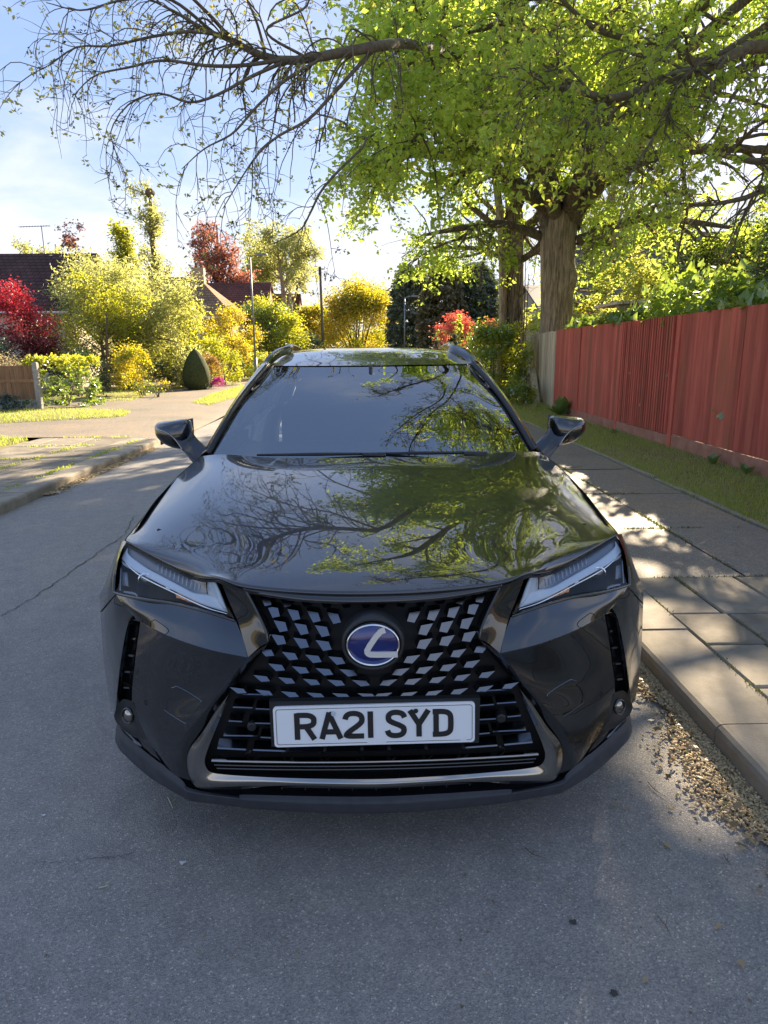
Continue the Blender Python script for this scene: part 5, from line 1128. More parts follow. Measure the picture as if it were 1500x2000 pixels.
def bush(name, label, cat_, c, rx, ry, h, nleaf, size, mat, seed, lobes=14, shape='round', z0=0.08, mat2=None, frac2=0.3, stems=7, stem_r=0.02, group=None, flat=0.4, droop=0.1, gap=0.28, stem_mat=None, top2=False, asp=0.55):
    """shrub or far tree: leaf clumps over an uneven volume, with stems"""
    rg = np.random.default_rng(seed); th = thing(name, (c[0], c[1], z0), label, cat_, group)
    if shape == 'cone':
        hh = rg.uniform(0, 1, lobes*6)**1.2; a = rg.uniform(0, 2*PI, lobes*6); rad = (1-hh**1.5)*0.97+0.02
        CC = np.stack([c[0]+rx*rad*np.cos(a), c[1]+ry*rad*np.sin(a), z0+hh*h], 1); sg = np.full(len(CC), 0.10*rx)
    elif shape == 'column':
        hh = rg.uniform(0.03, 1, lobes*6); a = rg.uniform(0, 2*PI, lobes*6); rad = np.sqrt(np.clip(1-np.abs(hh-0.35)**2.2/0.42, 0.02, 1))*rg.uniform(0.82, 1.0, lobes*6)
        CC = np.stack([c[0]+rx*rad*np.cos(a), c[1]+ry*rad*np.sin(a), z0+hh*h], 1); sg = np.full(len(CC), 0.10*rx)
    elif shape == 'box':
        n_ = lobes*8; u = rg.uniform(-1, 1, (n_, 3)); ax = rg.integers(0, 3, n_); u[np.arange(n_), ax] = np.sign(u[np.arange(n_), ax])*rg.uniform(.86, 1, n_)
        u[:, 2] = np.where((ax == 2) & (u[:, 2] < 0), -u[:, 2], u[:, 2])
        CC = np.stack([c[0]+rx*u[:, 0], c[1]+ry*u[:, 1], z0+h*(0.5+0.5*u[:, 2])], 1); sg = np.full(n_, 0.08*rx)
    else:
        d = unit(rg.normal(0, 1, (lobes*5, 3))); rad = rg.uniform(0.45, 1.0, lobes*5)**0.5
        d[:, 2] = np.where(d[:, 2] < -0.55, -d[:, 2], d[:, 2])
        low = 0.42 if shape == 'round' else 0.55
        CC = np.stack([c[0]+rx*d[:, 0]*rad, c[1]+ry*d[:, 1]*rad, z0+h*(low+(1-low)*.92*d[:, 2]*rad)], 1); sg = rg.uniform(0.10, 0.22, lobes*5)*min(rx, h*.6)
    pk = rg.integers(0, len(CC), nleaf); P = CC[pk]+rg.normal(0, 1, (nleaf, 3))*sg[pk][:, None]*np.array([1, 1, .75])
    P[:, 2] = np.maximum(P[:, 2], z0+0.02)
    if mat2 is not None:
        m2 = (P[:, 2] > z0+h*(1-frac2)+rg.normal(0, .08*h, nleaf)) if top2 else (np.isin(pk, rg.choice(len(CC), int(len(CC)*frac2), replace=False)))
        V, F = leaves(rg, P[m2], size, flat, droop, asp); crown_part('flowers' if 'flower' in mat2.name else 'foliage', V, F, mat2, th); P = P[~m2]
    V, F = leaves(rg, P, size, flat, droop, asp); crown_part('foliage', V, F, mat, th)
    if stems:
        tg = CC[rg.choice(len(CC), stems)]; st = np.stack([c[0]+rg.normal(0, .06*rx, stems), c[1]+rg.normal(0, .06*ry, stems), np.full(stems, z0-.05)], 1)
        ts = np.linspace(0, 1, 7)[None, :, None]; mid = (st+tg)/2+np.array([0, 0, .18*h])
        Pp = ((1-ts)**2)*st[:, None]+2*ts*(1-ts)*mid[:, None]+ts**2*tg[:, None]; rr_ = stem_r*np.linspace(1, .35, 7)[None]*rg.uniform(.6, 1.2, (stems, 1))
        V, Q = tubes(Pp, rr_, 5); mesh('stem', V, Q, stem_mat or M_bark2, th, smooth=True)
    return th
def tree(name, label, c, h, trunk_r, crown_r, nleaf, size, mat, seed, trunk_h=0.35, n1=12, n2=90, n3=500, ang=48, droop=0.05, lean=(0, 0), z0=0.05, up=0.25, barkm=None, group=None, l1=None, tw=0.02, asp=0.55, jit=None, fork=1, leafdroop=0.3):
    """tree grown branch by branch, leaves on the twigs; parts trunk, branches, crown"""
    rg = np.random.default_rng(seed); th = thing(name, (c[0], c[1], z0), label, 'tree', group); bm_ = barkm or M_bark
    tr = []
    for k in range(fork):
        off = rg.normal(0, 0.12*crown_r, 2)*(fork > 1)
        tr.append(poly_limb([(c[0]+off[0]*.2, c[1]+off[1]*.2, z0-.1), (c[0]+lean[0]*.3+rg.normal(0, .04*h*.3)+off[0]*.7, c[1]+lean[1]*.3+off[1]*.7, z0+h*.35), (c[0]+lean[0]*.7+rg.normal(0, .02*h)+off[0]*1.2, c[1]+lean[1]*.7+off[1]*1.2, z0+h*.68), (c[0]+lean[0]+off[0]*1.5, c[1]+lean[1]+off[1]*1.5, z0+h*.97)], [trunk_r*1.15, trunk_r*.85, trunk_r*.5, trunk_r*.15], 16))
    T = cat(*tr)
    V, Q = tubes(*T, 12); mesh('trunk', V, Q, bm_, th, smooth=True)
    B1 = spawn(rg, *T, n1, trunk_h, 0.95, l1 or crown_r*1.05, ang, droop, .10, 7, .5, up)
    B2 = spawn(rg, *B1, n2, .2, 1.0, crown_r*.5, 45, droop, .16, 6, .55, up*.4)
    B3 = spawn(rg, *B2, n3, .2, 1.0, crown_r*.24, 45, droop*1.4, .2, 5, .55, .05)
    B3 = (B3[0], np.clip(B3[1], tw*.25, tw))
    mesh('branches', *joinVQ([tubes(*B1, 6), tubes(*B2, 5), tubes(*B3, 3)]), bm_, th, smooth=True, kind='stuff')
    V, F = leaves(rg, along(rg, B3[0], nleaf, .25, 1, jit or crown_r*.05), size, .4, leafdroop, asp); crown_part('crown', V, F, mat, th)
    return th

# ------------------------------------------------------------------ fences, houses, posts
M_redwood = noisy('red_stained_wood', (0.41, 0.080, 0.056), (0.59, 0.150, 0.105), 3.0, 0.8, 0.5, 0.004, stretch=(6, 6, .5), bscale=14, per=.3)
def weather(m):
    """flaked stain, green algae streaks"""
    t = m.node_tree; b = t.nodes['Principled BSDF']; src = b.inputs['Base Color'].links[0].from_socket
    n = noise(t, 5.0, 6, .7, stretch=(7, 7, .8)); r = ramp(t, n.outputs['Fac'], [(.62, (0, 0, 0)), (.74, (.7, .7, .7))])
    mx_ = mixc(t, r.outputs[0], src, (.42, .16, .12)); n2 = noise(t, 1.3, 5, .6, stretch=(2.5, 2.5, .4)); r2 = ramp(t, n2.outputs['Fac'], [(.52, (0, 0, 0)), (.72, (.55, .55, .55))])
    m2 = mixc(t, r2.outputs[0], mx_.outputs[0], (.24, .13, .055))
    n3 = noise(t, 16.0, 6, .8, stretch=(4, 4, 1.2)); r3 = ramp(t, n3.outputs['Fac'], [(.70, (0, 0, 0)), (.735, (.8, .8, .8))]); m3 = mixc(t, r3.outputs[0], m2.outputs[0], (.45, .33, .27))
    t.links.new(m3.outputs[0], b.inputs['Base Color'])
weather(M_redwood)
M_gravelb = noisy('red_gravel_board', (0.30, 0.125, 0.09), (0.44, 0.23, 0.165), 5, .9, .4, .004, bscale=60, per=.1)
M_palewood = noisy('weathered_wood', (0.38, 0.31, 0.22), (0.62, 0.54, 0.41), 3.0, .85, .5, .004, stretch=(6, 6, .5), bscale=14, per=.22)
M_brownwood = noisy('brown_fence_wood', (0.22, 0.12, 0.06), (0.36, 0.22, 0.12), 3.0, .85, .4, .004, stretch=(6, 6, .5), bscale=14, per=.2)
M_concrete = noisy('concrete_post', (0.26, 0.25, 0.23), (0.38, 0.37, 0.34), 12, .9, .3, .003)
def board(parent, p0, p1, z0, z1, th, mat, lean=0.0, name='fence_board', off=0.0):
    """upright board between two points of a fence line; its face looks towards the road (-x)"""
    dx_, dy_ = p1[0]-p0[0], p1[1]-p0[1]; L = math.hypot(dx_, dy_); nx_, ny_ = -dy_/L, dx_/L
    if nx_ > 0: nx_, ny_ = -nx_, -ny_
    o0 = random.uniform(0, .004)+off; V = []
    for z, s in ((z0, 0), (z1, lean)):
        for (p, ex) in ((p0, 0), (p1, .002)):
            for d in (0, th): V.append((p[0]+nx_*(d*1.0+o0+ex)+dx_/L*s, p[1]+ny_*(d+o0+ex)+dy_/L*s, z+random.uniform(-.004, .004)*(z == z1)))
    return mesh(name, V, [(0, 1, 3, 2), (4, 6, 7, 5), (1, 5, 7, 3), (0, 2, 6, 4), (0, 4, 5, 1), (2, 3, 7, 6)], mat, parent)
fence = thing('red_fence', (4.30, 10, .1), 'tall red stained wooden fence along the right-hand verge', 'fence')
FL = [(4.24, 3.0), (4.26, 7.0), (4.29, 9.55), (4.28, 11.6), (4.24, 13.7), (4.30, 15.75)]
def on_line(y): return (float(np.interp(y, [p[1] for p in FL], [p[0] for p in FL])), y)
y = 3.2
while y < 9.36:                                  # flat panels nearest us, boards almost flush, one joint open
    w = random.uniform(.115, .14); g = .003
    if abs(y-7.72) < .07: g = .016
    lean = .05 if y < 7.72 else -.02
    board(fence, on_line(y+g), on_line(min(y+w, 9.38)), .30, 1.925+.01*math.sin(y), .016, M_redwood, lean*.4); y += w
y = 9.56
while y < 11.52:                                 # ribbed panel: upright battens with narrow gaps
    board(fence, on_line(y), on_line(y+.040), .285, 1.925, .05, M_redwood, random.uniform(-.012, .012), 'fence_batten'); y += .083
board(fence, on_line(9.52), on_line(11.55), .285, 1.90, .008, M_redwood, 0, 'backing_board', -.02)
y = 11.66
while y < 15.7:
    w = random.uniform(.12, .15); board(fence, on_line(y+.003), on_line(min(y+w, 15.74)), .27, 1.93, .016, M_redwood); y += w
for yy, zt, w in ((9.38, 1.93, .11), (11.55, 1.925, .09), (13.68, 1.92, .06), (5.4, 1.93, .09)):
    board(fence, on_line(yy), on_line(yy+w), .10, zt, .030, M_redwood, 0, 'fence_post', .006)
for a, b_ in ((3.2, 5.4), (5.49, 9.38), (9.49, 11.55), (11.64, 13.68), (13.74, 15.74)):
    board(fence, on_line(a), on_line(b_), .06, .27 if a > 9.4 else .285, .024, M_gravelb, 0, 'gravel_board')
    board(fence, on_line(a), on_line(b_), .5, .58, .03, M_redwood, 0, 'fence_rail', -.045); board(fence, on_line(a), on_line(b_), 1.5, 1.58, .03, M_redwood, 0, 'fence_rail', -.045)
pale = thing('bare_wood_fence', (4.5, 17.7, .1), 'weathered unpainted board fence at the far end of the red fence', 'fence')
y = 15.80
while y < 19.6:
    w = random.uniform(.14, .19); x = 4.30+(y-15.8)*.09
    board(pale, (x, y), (x+w*.09, y+w*.93), .12, 1.92+random.uniform(-.02, .02), .018, M_palewood, random.uniform(-.03, .06)); y += w
for zz in (.5, 1.5): board(pale, (4.35, 15.8), (4.69, 19.6), zz, zz+.08, .03, M_palewood, 0, 'fence_rail', -.05)
lp = MB(); lp.add([(4.16, 17.2, .10), (4.30, 17.0, .10), (4.30, 17.02, .13), (4.16, 17.22, .13), (4.34, 18.45, 1.02), (4.46, 18.3, 1.0), (4.46, 18.32, 1.04), (4.34, 18.47, 1.06)], [(0, 1, 2, 3), (4, 7, 6, 5), (0, 4, 5, 1), (1, 5, 6, 2), (2, 6, 7, 3), (3, 7, 4, 0)])
props(lp.build('loose_plank', M_palewood), 'loose grey plank leaning against the unpainted fence', 'plank')

lf = thing('garden_fence', (-9.2, 17.7, .1), 'brown close-boarded garden fence with a concrete post at left', 'fence')
x = -13.5
while x < -8.66:
    w = random.uniform(.10, .13); p0, p1 = (x, 17.62), (min(x+w-.004, -8.66), 17.62)
    MB().box(p0[0], p1[0], 17.62+random.uniform(0, .01), 17.64, .36, 1.22).build('fence_board', M_brownwood, lf); x += w
MB().box(-13.5, -8.66, 17.60, 17.615, .80, .88).build('fence_rail', M_brownwood, lf); MB().box(-13.5, -8.66, 17.59, 17.64, .1, .345).build('gravel_board', M_concrete, lf)
MB().box(-8.65, -8.53, 17.56, 17.68, .05, 1.30, .02).build('fence_post', M_concrete, lf)

M_rooftile = noisy('dark_roof_tiles', (0.045, 0.028, 0.026), (0.085, 0.052, 0.046), 2.0, .85, .2, .02, bscale=6)
def tile_mat(name, c1, c2):
    m, t, b = new_mat(name); tcn = t.nodes.new('ShaderNodeTexCoord'); br = t.nodes.new('ShaderNodeTexBrick')
    br.inputs['Scale'].default_value = 1.0; br.inputs['Color1'].default_value = c4(c1); br.inputs['Color2'].default_value = c4(c2); br.inputs['Mortar'].default_value = c4(tuple(.45*v for v in c1))
    br.inputs['Brick Width'].default_value = .28; br.inputs['Row Height'].default_value = .16; br.inputs['Mortar Size'].default_value = .016
    mp = t.nodes.new('ShaderNodeMapping'); mp.inputs['Rotation'].default_value = (R(90), 0, 0); t.links.new(tcn.outputs['Object'], mp.inputs[0]); t.links.new(mp.outputs[0], br.inputs[0])
    n = noise(t, 1.2, 5, .6); r = ramp(t, n.outputs['Fac'], [(.3, (.75, .75, .75)), (.7, (1.2, 1.15, 1.1))]); mx_ = mixc(t, 1.0, br.outputs[0], r.outputs[0], 'MULTIPLY')
    t.links.new(mx_.outputs[0], b.inputs['Base Color']); sset(b, rough=.95, spec=.15); bump(t, b, br.outputs['Fac'], .5, .02); return m
M_tileA = tile_mat('plum_roof_tiles', (.075, .045, .045), (.10, .058, .055)); M_tileB = tile_mat('tan_roof_tiles', (.26, .165, .10), (.33, .21, .13)); M_tileC = tile_mat('brown_roof_tiles', (.13, .06, .05), (.17, .075, .06))
M_tileG = tile_mat('grey_roof_tiles', (.15, .135, .125), (.19, .17, .155))
def brick_mat(name, c1, c2, mortar):
    m, t, b = new_mat(name); tcn = t.nodes.new('ShaderNodeTexCoord'); br = t.nodes.new('ShaderNodeTexBrick'); br.inputs['Scale'].default_value = 1.0
    for k_, v in (('Color1', c1), ('Color2', c2), ('Mortar', mortar)): br.inputs[k_].default_value = c4(v)
    br.inputs['Brick Width'].default_value = .225; br.inputs['Row Height'].default_value = .075; br.inputs['Mortar Size'].default_value = .01
    mp = t.nodes.new('ShaderNodeMapping'); mp.inputs['Rotation'].default_value = (R(90), 0, 0); t.links.new(tcn.outputs['Object'], mp.inputs[0]); t.links.new(mp.outputs[0], br.inputs[0]); t.links.new(br.outputs[0], b.inputs['Base Color']); sset(b, rough=.9); return m
M_brick = brick_mat('red_brick', (.30, .095, .055), (.36, .13, .075), (.35, .28, .22)); M_brick2 = brick_mat('tan_brick', (.40, .24, .14), (.46, .29, .18), (.45, .38, .3))
M_render = noisy('cream_render', (.55, .49, .38), (.66, .60, .49), 2, .9, .1, .004)
M_frame = plain('white_window_frame', (.75, .75, .74), rough=.4); M_pane = plain('window_pane', (.05, .06, .07), rough=.05, coat=1.0)
M_lead = plain('dark_gutter', (.03, .03, .032), rough=.6)
def house(label, x0, x1, y0, y1, eave, ridge, axis, wallm, roofm, wins=(), chim=(), over=.35, hip=0.0, z0=.05):
    """axis 'x' = ridge runs along x"""
    h = thing('house', ((x0+x1)/2, y0, z0), label, 'house')
    MB().box(x0, x1, y0, y1, z0, eave).build('wall', wallm, h)
    t_ = .12; o = over
    def slab_(V4):
        V = [tuple(p) for p in V4]+[(p[0], p[1], p[2]+t_) for p in V4]; n = len(V4)
        mesh('roof', V, [tuple(range(n-1, -1, -1)), tuple(range(n, 2*n))]+[(i, (i+1) % n, n+(i+1) % n, n+i) for i in range(n)], roofm, h)
    if axis == 'x':
        ym = (y0+y1)/2
        slab_([(x0-o, y0-o, eave-.1), (x1+o, y0-o, eave-.1), (x1+o-hip, ym, ridge), (x0-o+hip, ym, ridge)]); slab_([(x0-o, y1+o, eave-.1), (x0-o+hip, ym, ridge), (x1+o-hip, ym, ridge), (x1+o, y1+o, eave-.1)])
        for x in (x0, x1):
            if not hip: MB().add([(x-.06, y0, eave), (x-.06, y1, eave), (x-.06, ym, ridge), (x+.06, y0, eave), (x+.06, y1, eave), (x+.06, ym, ridge)], [(0, 2, 1), (3, 4, 5), (0, 3, 5, 2), (2, 5, 4, 1)]).build('gable', wallm, h)
            else: slab_([(x+(-o if x == x0 else o), y0-o, eave-.1), (x+(-o if x == x0 else o), y1+o, eave-.1), (x+(hip-o if x == x0 else o-hip), ym, ridge)])
    else:
        xm = (x0+x1)/2
        slab_([(x0-o, y0-o, eave-.1), (xm, y0-o, ridge), (xm, y1+o, ridge), (x0-o, y1+o, eave-.1)]); slab_([(x1+o, y0-o, eave-.1), (x1+o, y1+o, eave-.1), (xm, y1+o, ridge), (xm, y0-o, ridge)])
        for y in (y0, y1): MB().add([(x0, y-.06, eave), (x1, y-.06, eave), (xm, y-.06, ridge), (x0, y+.06, eave), (x1, y+.06, eave), (xm, y+.06, ridge)], [(0, 1, 2), (3, 5, 4), (0, 2, 5, 3), (1, 4, 5, 2)]).build('gable', wallm, h)
    MB().tube([(x0-o, y0-o-.05, eave-.08), (x1+o, y0-o-.05, eave-.08)], .055, 6).build('gutter', M_frame if wallm is not M_brick else M_lead, h)
    for (side, a, z, w, hh) in wins:
        if side == 'front': B = lambda q0, q1, z0_, z1_, d0, d1: (q0, q1, y0-d1, y0-d0, z0_, z1_)
        else: B = lambda q0, q1, z0_, z1_, d0, d1: (x1+d0, x1+d1, q0, q1, z0_, z1_)
        f = MB()
        for q0, q1, s0, s1 in ((a, a+.07, z, z+hh), (a+w-.07, a+w, z, z+hh), (a+.07, a+w-.07, z, z+.07), (a+.07, a+w-.07, z+hh-.07, z+hh), (a+w*.5-.03, a+w*.5+.03, z+.07, z+hh-.07)): f.box(*B(q0, q1, s0, s1, .0, .07))
        win = f.build('window', M_frame, h); MB().box(*B(a+.07, a+w-.07, z+.07, z+hh-.07, .002, .03)).build('pane', M_pane, win); MB().box(*B(a-.06, a+w+.06, z-.07, z-.003, 0, .12)).build('sill', M_frame, win)
    for (cx, cy, cz, w) in chim:
        c_ = MB(); c_.box(cx-w, cx+w, cy-w*.8, cy+w*.8, eave, cz); ch = c_.build('chimney', wallm, h); p = MB(); p.tube([(cx-.15, cy, cz), (cx-.15, cy, cz+.3)], .09, 8); p.tube([(cx+.15, cy, cz), (cx+.15, cy, cz+.3)], .09, 8); p.build('chimney_pot', M_tileB, ch)
    return h
house('house with a long plum-brown tiled roof behind the red maple', -26, -12.9, 29.5, 36.5, 3.3, 5.95, 'x', M_render, M_tileA, [('front', -17.2, 1.6, 1.5, 1.15), ('front', -20, 1.6, 1.5, 1.15), ('front', -14.9, 1.5, 1.3, 1.2)])
house('bungalow with a tan tiled hipped roof and white windows beyond the shrubs', -15.5, -7.9, 39, 46, 3.55, 5.9, 'x', M_brick2, M_tileB, [('front', -10.9, 1.5, 1.3, 1.4), ('front', -9.2, 1.5, .9, 1.4), ('front', -13.8, 1.5, 1.5, 1.3)], [(-10.2, 42.3, 6.5, .32)], hip=2.8)
house('red brick gabled house with brown roof, left of the first lamp post', -15.5, -8.0, 52, 60, 3.9, 6.9, 'x', M_brick, M_tileC, [('side', 54.5, 1.4, 1.2, 1.3)], over=.2)
house('small far brick house with a brown roof peeping over the round green tree', -12.2, -7.8, 74, 80, 5.2, 7.8, 'x', M_brick, M_tileC, [], over=.2)
house('house with a big sloping grey tiled roof behind the thick tree trunks', 9.7, 19, 30, 38, 3.6, 6.9, 'x', M_brick, M_tileG, [('front', 10.6, 1.6, 1.4, 1.2)], hip=1.0)
house('far house with a dark roof edge seen between the two big trunks', 9.9, 14, 40, 47, 4.0, 5.4, 'x', M_render, M_lead, [], over=.3)
# television aerial on the left house
a = MB(); a.tube([(-15.0, 33, 5.8), (-15.0, 33, 7.25)], .02, 6); a.tube([(-16.0, 33, 7.22), (-14.6, 33, 7.26)], .014, 5)
for k in range(11): a.tube([(-16.0+k*.13, 32.85, 7.225+k*.003), (-16.0+k*.13, 33.15, 7.225+k*.003)], .007, 4)
props(a.build('tv_aerial', M_fin), 'television aerial standing above the long plum-brown roof', 'aerial')
# lamp posts and telegraph pole
M_galv = noisy('galvanised_steel', (.20, .21, .21), (.28, .29, .29), 8, .5, .05, .002, metal=.6)
def lamp_post(p, h, label, arm, grp='street lamps along the road'):
    o = thing('street_lamp', (p[0], p[1], .05), label, 'street lamp', grp); x, y = p[0], p[1]
    b = MB(); b.tube([(x, y, .0), (x, y, 1.3)], .075, 10); b.tube([(x, y, 1.3), (x, y, h)], [.05, .038], 10); b.build('post', M_galv, o, smooth=True)
    MB().tube([(x, y, h-.02), (x+arm*.35, y-.02, h+.05), (x+arm*.55, y-.04, h+.05)], .026, 8).build('arm', M_galv, o, smooth=True)
    ax = x+arm*.5; b = MB(); b.add([(ax, y-.16, h+.02), (ax+arm*.6, y-.13, h+.05), (ax+arm*.6, y+.09, h+.05), (ax, y+.12, h+.02), (ax, y-.14, h+.11), (ax+arm*.55, y-.11, h+.11), (ax+arm*.55, y+.07, h+.11), (ax, y+.10, h+.11)], [(0, 3, 2, 1), (4, 5, 6, 7), (0, 1, 5, 4), (1, 2, 6, 5), (2, 3, 7, 6), (3, 0, 4, 7)]); hd = b.build('lamp_head', M_galv, o)
    MB().add([(ax+arm*.1, y-.10, h+.018), (ax+arm*.5, y-.09, h+.04), (ax+arm*.5, y+.06, h+.04), (ax+arm*.1, y+.07, h+.018)], [(0, 3, 2, 1)]).build('lamp_glass', M_white, hd)
lamp_post((-5.55, 33), 5.90, 'slim grey street lamp rising in front of the round green tree at left', .75)
lamp_post((2.0, 40), 4.55, 'small distant street lamp standing before the dark conifers', .75)
b = MB(); b.tube([(-3.42, 50, 0), (-3.5, 50, 7.45)], [.13, .085], 10); tp = thing('telegraph_pole', (-3.42, 50, 0), 'dark telegraph pole in front of the golden round tree', 'pole'); b.build('post', M_bark2, tp, smooth=True)
MB().tube([(-3.5, 49.9, 6.9), (-3.5, 49.9, 7.35)], .11, 8).build('connection_box', M_lead, tp)
def cable(p, q, sag, label):
    P = [(p[0]+(q[0]-p[0])*t, p[1]+(q[1]-p[1])*t, p[2]+(q[2]-p[2])*t-sag*4*t*(1-t)) for t in np.linspace(0, 1, 24)]
    c_ = MB(); c_.tube(P, .012, 5); props(c_.build('overhead_cable', plain('cable_sheath', (.25, .2, .16), rough=.5)), label, 'cable')
cable((-3.5, 50, 7.1), (7.5, 42, 4.2), .35, 'telephone cable sloping down from the pole across the conifers')
cable((-3.5, 50, 7.3), (-9, 52, 5.6), .2, 'telephone cable from the pole towards the brick gable')
# pergola behind the red fence
pg = thing('pergola', (4.8, 12.8, .1), 'pale timber pergola top showing above the red fence', 'pergola')
for k in range(8):
    x = 4.36+k*.13; MB().box(x, x+.095, 12.2+k*.02, 13.5+k*.02, 2.26+k*.006, 2.31+k*.006).build('slat', M_palewood, pg)
MB().box(4.5, 5.6, 12.5, 12.6, 2.17, 2.255).build('beam', M_palewood, pg); MB().box(4.72, 4.84, 12.4, 12.52, .08, 2.165).build('post', M_palewood, pg); MB().box(5.45, 5.57, 12.4, 12.52, .08, 2.165).build('post', M_palewood, pg)

# ------------------------------------------------------------------ the big leafy tree behind the fence end
def big_tree():
    rg = np.random.default_rng(3); th = thing('broad_tree', (4.95, 18.2, .05), 'big leafy tree with a massive smooth trunk rising behind the fence end', 'tree')
    T = [([(4.98, 18.2, -.1), (4.95, 18.2, .8), (4.93, 18.2, 2.2), (4.88, 18.2, 3.6), (4.87, 18.2, 4.9)], [.62, .47, .43, .42, .46])]
    TB = poly_limb(*T[0], n=18)
    TB = poly_limb(*T[0], n=40); V, Q = tubes(*TB, 30); V = V+np.sin(V[:, 2:3]*2.1+np.arctan2(V[:, 1:2]-18.2, V[:, 0:1]-4.9)*3)*.02
    ax_ = np.stack([np.interp(V[:, 2], [0, 2.2, 4.9], [4.96, 4.93, 4.87]), np.full(len(V), 18.2), V[:, 2]], 1); rd_ = unit((V-ax_)*np.array([1, 1, 0])); an_ = np.arctan2(rd_[:, 1], rd_[:, 0])
    V = V+rd_*(.16*np.exp(-((V[:, 2]-3.3)/.32)**2)*np.exp(-((an_+.9)/.55)**2)+.20*np.exp(-np.maximum(V[:, 2], 0)/.45)*(1+.5*np.sin(an_*5)))[:, None]
    mesh('trunk', V, Q, M_bark, th, smooth=True)
    L = [
     ([(4.7, 18.2, 4.6), (4.2, 18.0, 6.5), (3.6, 17.6, 8.6), (3.2, 17.2, 11.5)], [.32, .26, .2, .08]),
     ([(5.1, 18.2, 4.6), (5.7, 18.4, 6.4), (6.2, 18.6, 8.8), (6.4, 18.5, 12.5)], [.34, .28, .2, .08]),
     ([(5.0, 18.0, 4.7), (6.2, 17.2, 6.0), (7.8, 16.4, 7.2), (9.4, 15.6, 8.0)], [.24, .19, .14, .06]),
     ([(4.6, 18.0, 4.9), (3.0, 17.0, 5.6), (1.2, 15.9, 5.7), (.3, 15.2, 5.3), (-.3, 14.8, 4.9)], [.2, .15, .11, .08, .03]),
     ([(4.4, 18.0, 5.6), (2.6, 16.6, 6.8), (1.0, 15.6, 7.3), (.1, 15.0, 7.0)], [.18, .14, .1, .03]),
     ([(4.3, 18.0, 6.4), (2.4, 17.4, 7.8), (1.0, 16.8, 8.8), (0, 16.4, 9.0)], [.18, .13, .09, .03]),
     ([(4.7, 17.9, 4.8), (3.8, 16.2, 5.4), (2.8, 14.4, 5.4), (1.8, 12.8, 5.0)], [.18, .13, .09, .03]),
     ([(5.0, 17.9, 4.9), (4.9, 15.8, 5.9), (4.7, 13.8, 6.2), (4.4, 12.0, 5.9)], [.2, .15, .1, .03]),
     ([(5.2, 18.0, 5.2), (6.2, 16.0, 5.6), (7.0, 14.2, 5.3), (7.6, 12.8, 4.8)], [.18, .13, .09, .03]),
     ([(5.3, 18.2, 6.2), (7.4, 17.8, 8.2), (9.2, 17.4, 9.6), (10.8, 17.0, 10.2)], [.2, .15, .1, .03]),
     ([(3.7, 17.7, 8.2), (2.6, 16.2, 9.6), (1.2, 14.8, 10.6), (-.4, 13.8, 10.8)], [.15, .11, .08, .03]),
     ([(6.1, 18.6, 8.4), (5.6, 16.4, 9.8), (5.2, 14.4, 10.6), (4.8, 12.8, 10.6)], [.16, .12, .08, .03]),
     ([(6.2, 18.6, 8.0), (7.6, 16.8, 9.0), (8.6, 14.8, 9.6), (9.2, 13.2, 9.4)], [.15, .11, .08, .03]),
     ([(4.6, 18.3, 4.3), (3.4, 18.0, 4.6), (2.2, 17.4, 4.4), (1.0, 16.8, 4.1)], [.13, .1, .07, .02]),
     ([(5.3, 18.0, 4.2), (6.6, 17.4, 4.6), (7.8, 16.8, 4.4), (8.8, 16.2, 4.1)], [.13, .1, .07, .02]),
     ([(6.4, 18.5, 11), (7.6, 17.6, 12.4), (8.6, 16.6, 13), (9.4, 15.8, 13)], [.12, .09, .06, .03]),
     ([(3.3, 17.3, 10.6), (2.2, 16.2, 12), (1.4, 15, 12.6), (.6, 14, 12.4)], [.12, .09, .06, .03]),
     ([(3.2, 17.2, 6.3), (1.8, 14.4, 6.7), (1.3, 12.6, 6.4), (.9, 11.6, 6.0), (.6, 11.2, 5.6)], [.11, .09, .07, .05, .02]),
     ([(2.6, 16.6, 5.6), (1.4, 13.8, 5.6), (1.0, 12.4, 5.2), (.7, 11.6, 4.7)], [.10, .08, .06, .02]),
     ([(4.6, 15.8, 5.9), (3.2, 12.8, 6.2), (2.2, 10.8, 6.0), (1.3, 9.6, 5.4)], [.10, .08, .06, .02]),
     ([(4.9, 18.2, 5), (4.6, 20.2, 7.2), (4.0, 22, 8.8), (3.4, 23.4, 9.6)], [.2, .14, .1, .04]),
     ([(5.0, 18.2, 5), (6.4, 20.4, 7), (7.6, 22, 8.4), (8.6, 23.4, 9.0)], [.2, .14, .1, .04]),
    ]
    B = cat(*[poly_limb(p, r, 16) for p, r in L])
    B2 = spawn(rg, *B, 310, .18, 1.0, 2.3, 50, .12, .16, 7, .5, .1)
    B2 = (B2[0], np.minimum(B2[1], .05))
    B3 = spawn(rg, *B2, 1800, .2, 1.0, 1.05, 45, .14, .22, 6, .5, .05)
    B3 = (B3[0], np.minimum(B3[1], .014))
    mesh('branches', *joinVQ([tubes(*B, 8), tubes(*B2, 5), tubes(*B3, 3)]), M_bark2, th, smooth=True, kind='stuff')
    C = along(rg, B3[0], 9500, .1, 1, .03)
    # leaves come in hanging sprays
    P = np.repeat(C, 8, 0)+rg.normal(0, .09, (len(C)*8, 3))*np.array([1, 1, 1.15])
    V, F = leaves(rg, P, .112, .3, .45, .58); crown_part('crown', V, F, L_spring, th)
    V, F = leaves(rg, along(rg, B2[0], 3000, .5, 1, .08), .10, .3, .5, .6); crown_part('crown', V, F, L_bud, th)
